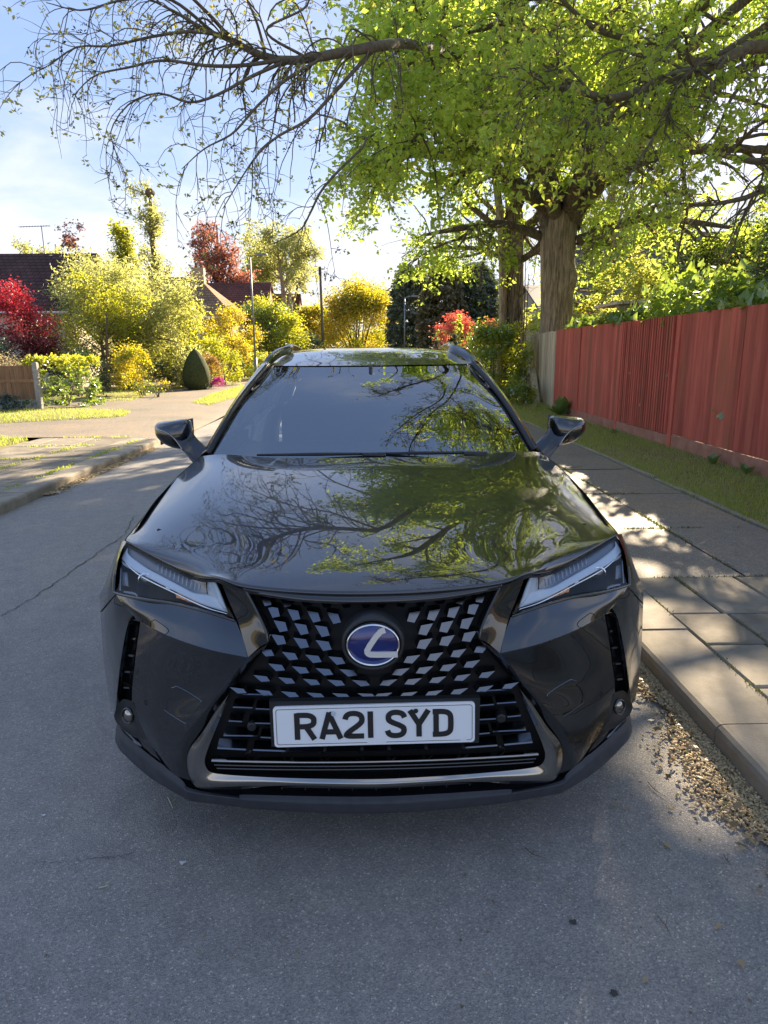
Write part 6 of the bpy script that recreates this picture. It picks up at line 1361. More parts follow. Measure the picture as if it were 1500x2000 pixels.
    # the long, almost bare limb that reaches out over the road, with hanging twigs
    LL = [
     ([(4.6, 18.0, 5.6), (2.5871, 15.5000, 7.0179), (1.2771, 12.2000, 6.1659), (0.5358, 9.4000, 5.1908), (0.1165, 7.1500, 4.2785), (-0.3645, 7.0500, 4.1634), (-0.7378, 6.9500, 4.0794), (-1.0022, 6.8500, 4.1034), (-1.1866, 6.7500, 4.1613), (-1.4084, 6.6500, 4.2077), (-1.6300, 6.6000, 4.3144), (-1.8742, 6.5000, 4.3951)], [.19, .15, .115, .09, .075, .068, .06, .05, .04, .028, .02, .01]),
     ([(0.0922, 7.1500, 4.2700), (-0.1270, 7.0000, 4.0089), (-0.3643, 6.8500, 3.7241), (-0.5463, 6.7000, 3.5085), (-0.7823, 6.5000, 3.3255), (-0.9475, 6.3500, 3.1420), (-1.0966, 6.2500, 2.9155), (-1.2449, 6.1500, 2.6599)], [.034, .03, .026, .022, .018, .014, .01, .006]),
     ([(-0.0118, 7.5000, 3.5878), (-0.0648, 7.4000, 3.4656), (-0.2736, 7.2000, 3.2275), (-0.4570, 7.0500, 2.9992), (-0.5760, 6.9500, 2.7583), (-0.6704, 6.9000, 2.6115), (-0.9340, 6.8000, 2.4681)], [.022, .022, .021, .02, .018, .014, .011, .006]),
     ([(-0.9793, 6.8500, 4.0993), (-1.2433, 6.7000, 4.1730), (-1.5080, 6.5000, 4.1302), (-1.7945, 6.3500, 4.0310), (-2.1068, 6.2500, 3.9240), (-2.3599, 6.2000, 3.8971), (-2.5619, 6.1000, 3.7270), (-2.6908, 6.0500, 3.6467)], [.03, .026, .022, .018, .014, .011, .008, .004]),
     ([(-0.8024, 6.9000, 4.0647), (-1.1215, 6.7000, 3.9490), (-1.3957, 6.5000, 3.8747), (-1.7166, 6.4000, 3.8762), (-1.9915, 6.3000, 3.7857), (-2.2375, 6.2000, 3.6893), (-2.4044, 6.1000, 3.4978)], [.03, .026, .022, .018, .014, .01, .005]),
     ([(-0.7378, 6.9500, 4.0794), (-1.0356, 6.7000, 3.8598), (-1.3008, 6.5000, 3.6497), (-1.5133, 6.3500, 3.5409), (-1.7394, 6.2500, 3.5774), (-1.9866, 6.2000, 3.4735), (-2.1222, 6.1000, 3.2254), (-2.0319, 6.1000, 3.0791)], [.028, .024, .02, .016, .013, .01, .007, .004]),
     ([(-0.3645, 7.0500, 4.1634), (-0.7174, 6.7000, 3.8390), (-0.9731, 6.5000, 3.5490), (-1.1496, 6.3000, 3.2887), (-1.3751, 6.2000, 3.1429), (-1.5553, 6.1000, 2.9607)], [.026, .022, .018, .014, .01, .005]),
     ([(-1.1866, 6.7500, 4.1613), (-1.3664, 6.5000, 4.2900), (-1.5606, 6.3000, 4.3842), (-1.8925, 6.2000, 4.4432)], [.03, .024, .018, .008]), ([(-1.3315, 6.7000, 4.1968), (-1.6360, 6.4000, 4.3278), (-1.9540, 6.2000, 4.2305), (-2.2520, 6.1000, 4.1151), (-2.4857, 6.0000, 4.1234)], [.024, .02, .015, .01, .005]),
     ([(-0.9113, 6.8500, 4.0705), (-0.9812, 6.8000, 4.3416), (-1.1037, 6.8000, 4.5784), (-1.2936, 6.7000, 4.7612)], [.022, .018, .015, .008]), ([(-0.5525, 7.0000, 4.1192), (-0.9074, 6.9000, 4.3030), (-0.5297, 6.9000, 4.5050), (-0.5654, 6.9000, 4.7827)], [.022, .018, .015, .008]),
     ([(4.4, 17.6, 7.0), (3.0, 12.6, 8.0), (1.4, 9.2, 7.7), (.5, 7.8, 7.2), (.1, 7.0, 6.8)], [.14, .1, .07, .04, .015]), ([(1.4, 9.2, 7.7), (1.5, 7.6, 7.2), (1.0, 6.0, 6.4), (.4, 5.0, 5.9)], [.06, .045, .03, .01]),
     ([(4.0, 16.2, 8.0), (2.9, 11.2, 9.0), (2.0, 8.2, 8.6), (1.2, 6.2, 7.8), (.7, 5.0, 7.2)], [.14, .1, .07, .04, .015]), ([(2.0, 8.2, 8.6), (2.2, 6.6, 7.6), (1.7, 5.2, 6.8)], [.06, .04, .012]),
    ]
    left = cat(*[poly_limb(p, [q*.62 for q in r], 22) for p, r in LL])
    A2 = spawn(rg, *left, 370, .30, 1, .95, 45, .75, .16, 9, .45, .0, .004); A2 = (A2[0], np.minimum(A2[1], .0075))
    # ends of the hanging twigs turn up again
    t = np.linspace(0, 1, A2[0].shape[1])[None, :, None]; A2[0][:, :, 2:3] += .16*np.clip(t-.55, 0, 1)**2*4*rg.uniform(.2, 1.2, (len(A2[0]), 1, 1))
    A3 = spawn(rg, *A2, 1450, .15, 1, .28, 42, .1, .2, 5, .6, .35, .0028); A3 = (A3[0], np.minimum(A3[1], .0042))
    mesh('bare_limbs', *joinVQ([tubes(*left, 9), tubes(*A2, 5), tubes(*A3, 4)]), M_twigm, th, smooth=True, kind='stuff')
    tips = A3[0][:, -1]; tips = tips[rg.choice(len(tips), 1150, replace=False)]; P = np.repeat(tips, rg.integers(3, 8, len(tips)), 0); P = P+rg.normal(0, .012, P.shape); V, F = leaves(rg, P, .040, .2, -.25, .5); crown_part('crown', V, F, L_bud, th)
    sd = along(rg, A3[0], 190, .3, 1, .01); P = np.repeat(sd, 9, 0)+rg.normal(0, .016, (len(sd)*9, 3)); V, F = leaves(rg, P, .028, .2, .3, .6); crown_part('seed_clusters', V, F, L_seed, th)
big_tree()
def ivy_trunk_tree():
    rg = np.random.default_rng(8); th = thing('ivy_clad_tree', (4.1, 20.2, .05), 'slimmer twin-stemmed tree wrapped in bare ivy stems left of the massive trunk', 'tree')
    T = cat(poly_limb([(4.25, 20.2, -.1), (4.2, 20.2, 2.5), (4.15, 20.3, 5), (3.9, 20.4, 8), (3.7, 20.4, 11)], [.36, .28, .25, .2, .07], 18), poly_limb([(3.82, 20.0, -.1), (3.85, 20.0, 2.5), (3.7, 20.0, 5), (3.2, 19.8, 7.6), (2.7, 19.6, 9.6)], [.16, .12, .11, .09, .04], 18))
    mesh('trunk', *tubes(*T, 12), M_bark, th, smooth=True)
    iv = []
    for k in range(26):
        a0 = rg.uniform(0, 2*PI); z = np.linspace(.1, rg.uniform(2.5, 6), 16); a = a0+np.cumsum(rg.normal(0, .16, 16)); rr_ = .30+rg.uniform(-.02, .12)
        iv.append((np.stack([4.2+rr_*np.cos(a), 20.2+rr_*np.sin(a), z], 1)[None], np.linspace(.028, .008, 16)[None]))
    I = cat(*iv); I2 = spawn(rg, *I, 220, .2, 1, .7, 55, .1, .3, 5, .5, .1); mesh('ivy_stem', *joinVQ([tubes(*I, 5), tubes(*I2, 3)]), M_twigm, th, smooth=True)
    B = spawn(rg, *T, 26, .38, .98, 4.2, 58, .06, .12, 8, .45, .2); B = (B[0], np.minimum(B[1], .09))
    B2 = spawn(rg, *B, 150, .2, 1, 1.6, 48, .15, .2, 6, .5, .05); B3 = spawn(rg, *B2, 700, .2, 1, .8, 45, .3, .22, 5, .5, 0); B3 = (B3[0], np.minimum(B3[1], .012))
    mesh('branches', *joinVQ([tubes(*B, 6), tubes(*B2, 4), tubes(*B3, 3)]), M_bark2, th, smooth=True, kind='stuff')
    C = along(rg, B3[0], 4600, .1, 1, .05); P = np.repeat(C, 8, 0)+rg.normal(0, .1, (len(C)*8, 3)); V, F = leaves(rg, P, .11, .3, .7, .6); crown_part('crown', V, F, L_spring, th)
ivy_trunk_tree()
def ash_tree():
    """sparsely leafed tree just out of view at right whose limbs sweep over the road"""
    rg = np.random.default_rng(21); th = thing('overhanging_tree', (8.6, 11.2, .05), 'barely leafed tree at the right edge whose long limbs overhang the car', 'tree')
    T = poly_limb([(8.6, 11.2, -.1), (8.5, 11.1, 2), (8.3, 10.9, 4.4), (8.2, 10.8, 7), (8.4, 10.6, 10)], [.42, .32, .28, .2, .06], 16)
    mesh('trunk', *tubes(*T, 14), M_bark, th, smooth=True)
    L = [
     ([(8.3, 10.9, 4.2), (6.6, 9.6, 5.0), (4.4536, 8.3000, 4.7405), (3.7846, 8.0500, 4.4467), (3.2114, 7.8500, 4.2576), (2.6986, 7.6000, 4.0189), (2.4040, 7.5000, 3.9531), (2.0064, 7.4000, 4.0072), (1.6506, 7.3000, 3.9687)], [.17, .14, .105, .095, .085, .07, .06, .05, .036]),
     ([(2.4298, 7.5000, 3.9577), (2.1980, 7.3000, 3.7181), (1.9863, 7.1500, 3.5186), (1.8868, 7.1000, 3.4232)], [.028, .022, .015, .006]), ([(2.4043, 7.5000, 3.9484), (2.2937, 7.3000, 3.6628), (2.2307, 7.2000, 3.4959), (2.3597, 7.1000, 3.3308)], [.022, .016, .01, .005]),
     ([(3.4448, 7.9500, 4.3028), (3.1463, 7.7000, 3.9514), (2.9333, 7.5000, 3.5794), (2.6948, 7.3000, 3.2651), (2.5922, 7.2500, 3.1350)], [.04, .03, .024, .016, .008]),
     ([(4.5226, 8.6000, 4.6404), (4.0616, 8.2000, 4.1891), (3.7592, 7.9000, 3.7162), (3.4355, 7.7000, 3.4869)], [.04, .03, .02, .008]),
     ([(8.2, 10.8, 6.0), (6.8, 10.0, 6.4), (4.1748, 8.9000, 4.8497), (3.6291, 8.8000, 4.9395), (3.0447, 8.7000, 4.9628), (2.5906, 8.6000, 5.0302), (2.1987, 8.5000, 5.2538), (1.8198, 8.4000, 5.5098)], [.14, .11, .075, .06, .055, .045, .035, .02]),
     ([(8.4, 10.9, 3.6), (6.0535, 10.5000, 4.0871), (5.4369, 10.2000, 4.0464), (4.8183, 10.0000, 4.0941), (4.3630, 9.8000, 4.1369), (3.8784, 9.6000, 3.9289), (3.5094, 9.5000, 3.7812)], [.12, .09, .07, .055, .045, .03, .01]),
     ([(8.4, 10.9, 3.4), (5.9986, 10.2000, 3.6771), (5.1908, 9.9000, 3.4963), (4.6020, 9.7000, 3.3797), (4.0239, 9.5000, 3.3547), (3.6479, 9.4000, 3.2611)], [.1, .075, .055, .04, .025, .01]),
     ([(8.3, 10.9, 5), (6.6, 8.6, 6.4), (4.8, 6.8, 6.9), (3.2, 5.4, 6.6), (1.9, 4.4, 6.1)], [.15, .12, .09, .06, .02]), ([(8.3, 10.9, 4.6), (7.0, 8.2, 5.6), (5.6, 5.6, 5.8), (4.2, 3.4, 5.4), (3.0, 1.8, 4.9)], [.14, .11, .08, .05, .02]),
     ([(8.2, 10.8, 6.8), (6.4, 9.4, 8.4), (5.0, 8.2, 9.2), (3.6, 7.2, 9.2)], [.14, .11, .08, .02]), ([(8.3, 10.7, 8), (7.2, 9.0, 10), (6.0, 7.6, 11), (4.6, 6.4, 11.2)], [.12, .09, .06, .02]),
    ]
    L += [([(8.2, 10.8, 7.4), (6.0, 8.6, 9.0), (3.6, 7.2, 9.4), (1.5, 6.4, 9.2)], [.11, .08, .06, .015]),
     ([(8.3, 10.7, 6.8), (5.6, 8.0, 7.8), (3.2, 6.6, 7.9), (1.2, 6.0, 7.4)], [.11, .08, .06, .015]), ([(8.3, 10.7, 6.2), (6.4, 7.6, 7.4), (4.2, 5.8, 7.6), (1.8, 5.0, 7.2)], [.11, .08, .06, .015]),
     ([(8.3, 10.8, 6), (6.4, 9.8, 7.4), (4.2, 9.2, 8.2), (2.0, 8.6, 8.2)], [.11, .08, .06, .015]), ([(8.3, 10.7, 5.6), (6.6, 7.4, 6.2), (5.2, 5.0, 6.4), (3.6, 3.6, 6.2)], [.1, .07, .05, .015])]
    L += [([(8.3, 10.8, 6.4), (6.6, 8.8, 7.4), (4.9, 7.3, 7.6), (3.0, 6.3, 7.2), (1.3, 5.8, 6.6)], [.13, .1, .07, .045, .015]),
     ([(8.3, 10.8, 5.2), (6.4, 7.6, 6.2), (4.7, 5.8, 6.4), (3.0, 5.0, 6.0), (1.4, 4.4, 5.5)], [.13, .1, .07, .045, .015]),
     ([(8.2, 10.8, 7.2), (6.2, 8.8, 8.8), (4.0, 7.6, 9.4), (1.9, 6.8, 9.3)], [.13, .1, .06, .015]),
     ([(6.0, 9.4, 6.5), (4.6, 7.8, 6.4), (2.9, 7.0, 6.1), (1.3, 6.6, 5.7)], [.07, .055, .04, .012])]
    B = cat(*[poly_limb(p, [q*.64 for q in r], 22) for p, r in L])
    bl = len(L)
    right = B
    C2 = spawn(rg, *right, 640, .12, 1, 1.15, 48, .28, .17, 8, .45, .05, .006); C2 = (C2[0], np.minimum(C2[1], .016))
    C3 = spawn(rg, *C2, 3600, .15, 1, .5, 45, .28, .22, 5, .6, .05, .003); C3 = (C3[0], np.minimum(C3[1], .006))
    mesh('branches', *joinVQ([tubes(*B, 9), tubes(*C2, 5), tubes(*C3, 4)]), M_twigm, th, smooth=True, kind='stuff')
    C = along(rg, C3[0], 9500, .3, 1, .02); P = np.repeat(C, 4, 0)+rg.normal(0, .05, (len(C)*4, 3)); V, F = leaves(rg, P, .085, .3, .55, .5); crown_part('crown', V, F, L_spring, th)
    tips = C3[0][:, -1]; P = np.repeat(tips, 4, 0)+rg.normal(0, .03, (len(tips)*4, 3)); V, F = leaves(rg, P, .06, .2, -.1, .5); crown_part('crown', V, F, L_bud, th)
ash_tree()
tree('garden_tree', 'leafy tree closing off the upper right corner beyond the fence', (11.8, 18.5), 11, .3, 4.8, 17000, .16, L_spring, 31, .2, 16, 120, 700, tw=.014, droop=.12, leafdroop=.6)
tree('garden_tree', 'second leafy tree further back, filling the gap right of the massive trunk', (8.8, 26), 8.5, .25, 4.2, 10000, .17, L_spring, 32, .25, 16, 110, 600, tw=.014, droop=.12, leafdroop=.6)
# right-hand garden planting
bush('yew_tree', 'dark spreading evergreen behind the pergola and the ivy', 'tree', (9.6, 16.5), 2.9, 2.4, 4.3, 16000, .13, L_dark, 41, 16, 'high', stems=9, stem_r=.07, asp=.35, droop=.5)
bush('evergreen_shrub', 'small-leaved grey-green evergreen shrub above the fence at the right edge', 'shrub', (5.75, 8.9), 1.0, 1.1, 3.05, 15000, .05, L_bluegrn, 42, 16, 'round', stems=8, stem_r=.03)
bush('golden_shrub', 'bright variegated yellow-green shrub right of the massive trunk', 'shrub', (6.35, 16.9), .95, .9, 4.0, 5200, .10, L_varieg, 43, 10, 'round', stems=9, stem_r=.02)
bush('fence_shrub', 'low yellow-green bush at the foot of the massive trunk above the fence', 'shrub', (5.3, 16.6), .6, .9, 2.55, 2800, .09, L_lime, 44, 10, 'round', stems=6)
bush('vine_bush', 'tangled mixed-green climber covering a stump at the fence end', 'shrub', (3.42, 18.8), .8, 1.1, 2.35, 12000, .095, L_laurel, 45, 14, 'round', mat2=L_lime, frac2=.35, stems=12, stem_r=.022)
bush('vine_bush', 'low ragged undergrowth at the base of the ivy-clad trunk', 'shrub', (3.72, 16.9), .4, .7, .7, 2500, .07, L_laurel, 46, 10, 'round', mat2=L_lime, frac2=.3, stems=5, stem_r=.01)
bush('coral_shrub', 'coral-red young-leaved shrub beside the dark conifers', 'shrub', (3.35, 27), .85, .8, 3.05, 4200, .10, L_coral, 47, 9, 'high', mat2=L_laurel, frac2=.18, stems=12, stem_r=.03)
bush('coral_shrub', 'smaller coral shrub half hidden behind the climber', 'shrub', (4.5, 25.5), .6, .6, 2.7, 1600, .10, L_coral, 48, 8, 'high', mat2=L_rust, frac2=.3, stems=9, stem_r=.025)
bush('yucca_shrub', 'pale variegated upright spike of leaves in front of the coral shrub', 'plant', (3.3, 25.8), .16, .16, 2.75, 650, .13, L_varieg, 49, 6, 'column', stems=2)
M_clip = noisy('clipped_topiary', (.035, .05, .014), (.085, .095, .03), 14, .9, .8, .04)
def pyramid(c, h, w, label):
    o = thing('topiary', (c[0], c[1], .08), label, 'topiary'); V = []; Fs = []; n = 9
    for i in range(n):
        t = i/(n-1); r = w*(1-t)+.02
        for j in range(16):
            a = 2*PI*j/16+PI/4; q = 1/max(abs(math.cos(a-PI/4)), abs(math.sin(a-PI/4))); V.append((c[0]+r*q*math.cos(a)*.8+random.uniform(-.01, .01), c[1]+r*q*math.sin(a)*.8, .08+h*t+random.uniform(-.01, .01)))
    Fs = [(i*16+j, i*16+(j+1) % 16, (i+1)*16+(j+1) % 16, (i+1)*16+j) for i in range(n-1) for j in range(16)]
    mesh('foliage', V, Fs, M_clip, o, smooth=True)
    P = np.array(V); rgx = np.random.default_rng(7); q = P[rgx.integers(0, len(P), 2500)]+rgx.normal(0, .04, (2500, 3)); v, f = leaves(rgx, q, .05); crown_part('foliage', v, f, L_conifer, o)
pyramid((2.95, 24), 1.95, .42, 'clipped green pyramid beside the right roof rail, the taller one')
pyramid((2.35, 24.5), 1.75, .22, 'clipped green pyramid, the small pale one left of the taller')
for c, rx, h, m, sd, lb in (((2.75, 46), 1.45, 6.75, L_conifer, 51, 'tall dark grey-green conifer standing left of its bronze neighbour'), ((4.35, 42), 1.35, 6.3, L_brownfir, 52, 'bronze-green conifer between the grey-green one and the trunks'), ((6.6, 44), 1.7, 6.6, L_conifer, 53, 'dark conifer mostly hidden by the ivy-clad trunk')):
    bush('conifer_tree', lb, 'conifer', c, rx, rx, h, 34000, .26, m, sd, 60, 'column', stems=3, stem_r=.1, droop=.6, asp=.5, group='columnar conifers at the end of the road')
# ivy over the fence
def ivy():
    rg = np.random.default_rng(61); th = thing('ivy', (4.6, 9.5, 1.9), 'broad-leaved ivy spilling over the top of the red fence', 'ivy')
    n = 5200; y = rg.uniform(6.6, 15.2, n); hh = np.interp(y, [6.6, 8.2, 9.0, 9.8, 10.6, 11.4, 12.5, 15.2], [.30, .32, .55, .85, .8, .38, .22, .30]); x = 4.42+np.abs(rg.normal(0, .35, n)); z = 1.86+hh*rg.uniform(0, 1, n)**.9-.12*(x-4.4)*0
    x = x-.16*np.exp(-((z-1.95)/.1)**2); P = np.stack([x, y, z], 1); keep = (np.sin(y*5)+np.sin(y*2.3+z*6)) > -1.1; P = P[keep]
    big = P[rg.choice(len(P), 240, replace=False)]; o0 = None
    out = [(0, 0), (.30, -.22), (.5, .08), (.34, .36), (.0, 1.0), (-.34, .36), (-.5, .08), (-.30, -.22)]; V = [(x_, y_, -.18*abs(x_)) for x_, y_ in out]
    me = bpy.data.meshes.new('leaf'); me.from_pydata(V, [], [(0, 1, 2, 3, 4), (0, 4, 5, 6, 7)]); me.materials.append(L_ivy)
    for p in big:
        s = rg.uniform(.075, .15); inst(me, 'leaf', th, (p[0]-.10, p[1], p[2]+.02), (rg.uniform(-.3, .9)+PI/2*.55, rg.uniform(-.5, .5), PI/2*-1+rg.normal(0, .7)+PI*0), (s, s, s))
    V, F = leaves(rg, P, .115, .6, .35, .9, .2); crown_part('foliage', V, F, L_ivy, th)
    b = MB()
    for k in range(16):
        y0 = rg.uniform(7, 15); b.tube([(4.5, y0, 1.5), (4.45, y0+.1, 1.9), (4.5+rg.uniform(0, .4), y0+rg.uniform(-.4, .4), 2.1+rg.uniform(0, .4))], [.012, .01, .005], 5)
    b.build('stem', M_twigm, th)
    for k, (u, lb) in enumerate((((4.4784, 10.5500, 0.6258), 'first'), ((4.3084, 8.0500, 0.6583), ''), ((4.2057, 11.0000, 1.0912), ''), ((4.4328, 9.6200, 1.0935), ''), ((4.0933, 11.4000, 1.3753), ''), ((4.1205, 9.9000, 1.7981), ''), ((4.2795, 8.2000, 0.7076), ''))):
        xx = on_line(u[1])[0]-.05; s = (.10, .10, .07, .07, .05, .12, .06)[k]
        inst(me, 'leaf', th, (xx, u[1], u[2]), (1.2, .3, -1.6+.4*k), (s, s, s)); 
ivy()
M_weed = leafmat('weed_leaves', [(0, (.09, .17, .05)), (1, (.18, .28, .09))], tmix=.3)
def weed(p, n, s, label):
    rg = np.random.default_rng(int(p[1]*100)); th = thing('weed', (p[0], p[1], .1), label, 'weed')
    for k in range(n):
        a = rg.uniform(0, 2*PI); l = s*rg.uniform(.6, 1.2); el = rg.uniform(.5, 1.2); d = Vector((math.cos(a)*math.cos(el), math.sin(a)*math.cos(el), math.sin(el))); w = Vector((-math.sin(a), math.cos(a), 0))*l*.2; b = Vector((p[0], p[1], .1)); m = b+d*l*.55; t = b+d*l+Vector((0, 0, -.2*l))
        mesh('leaf', [b, m+w, t, m-w], [(0, 1, 2, 3)], M_weed, th)
weed((4.12, 7.9), 9, .20, 'broad-leaved weed growing at the foot of the fence near the dark crack'); weed((4.14, 7.2), 7, .22, 'tall-leaved weed at the fence foot nearest the right edge'); weed((4.1, 11.1), 6, .14, 'small weed at the foot of the ribbed panel'); weed((4.08, 14.4), 14, .55, 'bindweed climbing the fence beside the right door mirror')

# ------------------------------------------------------------------ left-hand gardens
bush('laurel_hedge', 'dense glossy laurel block beside the concrete fence post', 'hedge', (-8.35, 18.75), .68, .8, 1.32, 6500, .085, L_laurel, 71, 14, 'box', stems=6, mat2=L_lime, frac2=.22, top2=True, asp=.6)
bush('dry_shrub', 'tan dry-headed shrub leaning over the brown fence', 'shrub', (-9.75, 18.15), .75, .4, 1.45, 3600, .055, L_tan, 72, 9, 'round', stems=14, stem_r=.012)
bush('ground_shrub', 'low dark groundcover spilling under the brown fence', 'shrub', (-9.2, 17.0), .8, .3, .42, 1600, .06, L_bluegrn, 73, 8, 'round', stems=0, z0=.1)
tree('red_maple', 'bright crimson maple at the left edge before the plum roof', (-13.4, 24.6), 3.3, .09, 2.0, 11000, .10, L_red, 74, .3, 14, 70, 420, 62, .02, up=.1, barkm=M_bark2, tw=.008, jit=.14)
tree('maroon_maple', 'dark maroon maple under the crimson one', (-11.5, 23.6), 2.0, .07, 1.3, 8000, .08, L_maroon, 75, .25, 12, 60, 360, 62, .04, up=.05, barkm=M_bark2, tw=.008, jit=.12)
bush('evergreen_shrub', 'dark bluish evergreen shrub at the left edge behind the fence', 'shrub', (-12.2, 21.8), 1.35, 1.0, 2.1, 7000, .07, L_bluegrn, 76, 14, 'round')
bush('evergreen_shrub', 'dark green shrub in the shade behind the laurel block', 'shrub', (-9.6, 22.6), 1.0, .8, 1.55, 5500, .075, L_dark, 77, 12, 'round')
bush('evergreen_shrub', 'low dark shrub bed behind the sunlit lawn', 'shrub', (-9.6, 27.8), 1.9, .8, 1.25, 6500, .08, L_dark, 78, 14, 'round', mat2=L_lime, frac2=.15)
tree('feathery_tree', 'broad pale feathery tree dominating the left gardens', (-10.5, 29.5), 3.5, .16, 3.5, 40000, .17, L_feather, 79, .10, 26, 150, 900, 58, .02, up=.15, barkm=M_bark2, tw=.01, jit=.22, fork=3, asp=.30, leafdroop=-.4)
tree('lime_maple', 'yellow-green layered maple in front of the feathery tree', (-9.9, 25.6), 3.2, .08, 2.1, 11000, .10, L_lime, 80, .18, 16, 80, 480, 58, .04, up=.1, barkm=M_bark2, tw=.008, jit=.14, fork=2)
tree('lime_maple', 'smaller yellow-green tree right of the feathery one', (-8.8, 31.5), 2.9, .08, 2.2, 11000, .11, L_lime, 81, .12, 16, 80, 480, 56, .02, up=.2, barkm=M_bark2, tw=.008, jit=.16, fork=2)
bush('golden_shrub', 'rounded golden shrub at the lawn corner with reddish base', 'shrub', (-7.75, 23.2), .92, .85, 1.75, 9500, .085, L_gold, 82, 13, 'round', mat2=L_lime, frac2=.3, stems=9)
bush('rose_bush', 'low green and rusty bush at the foot of the golden shrub', 'shrub', (-7.05, 22.4), .55, .5, .85, 2400, .06, L_laurel, 83, 9, 'round', mat2=L_rust, frac2=.3)
bush('flower_bed', 'grey-green flowering clump with pink dots by the drive edge', 'plant', (-7.35, 21.0), .55, .35, .5, 1700, .05, L_bluegrn, 84, 9, 'round', mat2=L_pink, frac2=.06, stems=0, z0=.1)
def cone():
    o = thing('topiary', (-6.95, 27.2, .08), 'smooth dark clipped cone beside the golden shrub', 'topiary'); prof = [(.30, 0), (.50, .2), (.56, .5), (.50, .85), (.36, 1.2), (.18, 1.48), (.03, 1.6)]; k = 22; V = []; 
    for r, z in prof:
        for j in range(k): q = 1+random.uniform(-.03, .03); V.append((-6.95+r*q*math.cos(2*PI*j/k), 27.2+r*q*math.sin(2*PI*j/k), .08+z))
    mesh('foliage', V, [(i*k+j, i*k+(j+1) % k, (i+1)*k+(j+1) % k, (i+1)*k+j) for i in range(6) for j in range(k)], M_clip, o, smooth=True)
    P = np.array(V); rgx = np.random.default_rng(9); q = P[rgx.integers(0, len(P), 5000)]+rgx.normal(0, .045, (5000, 3)); v, f = leaves(rgx, q, .045); crown_part('foliage', v, f, L_dark, o)
cone()
bush('rusty_shrub', 'rust-pink leaved shrub right of the clipped cone', 'shrub', (-6.75, 28.6), .5, .5, 1.5, 2400, .08, L_rust, 85, 9, 'round')
bush('azalea', 'small magenta azalea at the edge of the path', 'plant', (-6.25, 27.8), .24, .24, .48, 1100, .05, L_pink, 86, 8, 'round', stems=0, z0=.1)
bush('lime_shrub', 'yellow-green rounded shrub behind the azalea', 'shrub', (-6.7, 31), .85, .8, 1.8, 4600, .09, L_lime, 87, 12, 'round')
tree('golden_tree', 'loose yellow-orange small tree before the bungalow windows', (-6.9, 35), 3.3, .06, 1.6, 7000, .11, L_gold, 88, .25, 12, 60, 320, 55, .02, barkm=M_bark2, tw=.008, jit=.15, fork=2)
bush('lime_shrub', 'fresh green shrub at the far bend of the path', 'shrub', (-6.2, 38), .9, .9, 1.5, 3600, .10, L_laurel, 89, 12, 'round', mat2=L_lime, frac2=.4)
bush('palm_plant', 'pale spiky plant beside the far path', 'plant', (-5.75, 36.5), .5, .5, 1.3, 900, .22, L_varieg, 90, 8, 'round', stems=3, asp=.18)
for x, y, rx, h, m, sd, lb in ((-8.9, 36, 1.0, 1.4, L_laurel, 91, 'mid-green shrub under the bungalow windows, left of the golden tree'), (-7.6, 39.5, .9, 1.5, L_dark, 92, 'dark shrub against the bungalow wall'), (-4.9, 44, .8, 1.5, L_lime, 93, 'lime shrub near the foot of the first lamp post')):
    bush('garden_shrub', lb, 'shrub', (x, y), rx, rx*.8, h, 3000, .10, m, sd, 12, 'round')
bush('round_tree', 'dense round green tree beside the first lamp post', 'tree', (-6.8, 46), 2.3, 2.2, 5.0, 22000, .16, L_lime, 94, 18, 'round', mat2=L_laurel, frac2=.35, stems=9, stem_r=.08)
bush('round_tree', 'golden-yellow globe tree at the end of the road', 'tree', (-.95, 56), 3.2, 2.9, 7.1, 30000, .20, L_gold, 95, 20, 'round', mat2=L_lime, frac2=.25, stems=26, stem_r=.06)
bush('golden_hedge', 'tall yellow-green growth between telegraph pole and round green tree', 'shrub', (-4.7, 58), 1.6, 1.5, 5.6, 9000, .20, L_gold, 96, 14, 'high', mat2=L_lime, frac2=.6, stems=9, stem_r=.06)
bush('grey_shrub', 'grey-green shrub low beside the telegraph pole', 'shrub', (-4.1, 47), .95, .9, 2.9, 4200, .13, L_bluegrn, 97, 12, 'round', mat2=L_lime, frac2=.3)
# trees on the skyline
tree('willow_tree', 'airy yellow-green willow rising behind the first lamp post', (-8.6, 74), 12.4, .4, 5.2, 16000, .26, L_feather, 101, .3, 16, 110, 560, 50, .08, up=.2, tw=.025, fork=2)
def bare_tall(c, h, seed, label, n, mat=L_feather):
    rg = np.random.default_rng(seed); th = thing('pollarded_tree', (c[0], c[1], 0), label, 'tree'); T = poly_limb([(c[0], c[1], 0), (c[0]+.15, c[1], h*.4), (c[0]-.1, c[1], h*.75), (c[0]+.05, c[1], h)], [.34, .28, .2, .12], 18)
    mesh('trunk', *tubes(*T, 8), M_bark2, th, smooth=True); B = spawn(rg, *T, 20, .3, 1, 2.4, 55, -.12, .2, 7, .4, .45); B2 = spawn(rg, *B, 120, .1, 1, 1.2, 45, -.05, .2, 5, .5, .3); mesh('branches', *joinVQ([tubes(*B, 5), tubes(*B2, 4)]), M_bark2, th, smooth=True, kind='stuff')
    V, F = leaves(rg, np.concatenate([along(rg, T[0], n//4, .2, .98, .35), along(rg, B2[0], n*3//4, .1, 1, .22)]), .24, .3, .2); crown_part('crown', V, F, mat, th); return th
bt = bare_tall((-18.1, 60), 14.4, 102, 'tall thin tree with a nest at its top, right of a pair', 4200)
b = MB(); V = []
for j in range(9):
    for i in range(6): a = 2*PI*j/9; r = .42*math.sin(PI*(i+.5)/6); V.append((-18.05+r*math.cos(a), 60+r*math.sin(a), 14.5-.36*math.cos(PI*(i+.5)/6)+random.uniform(-.04, .04)))
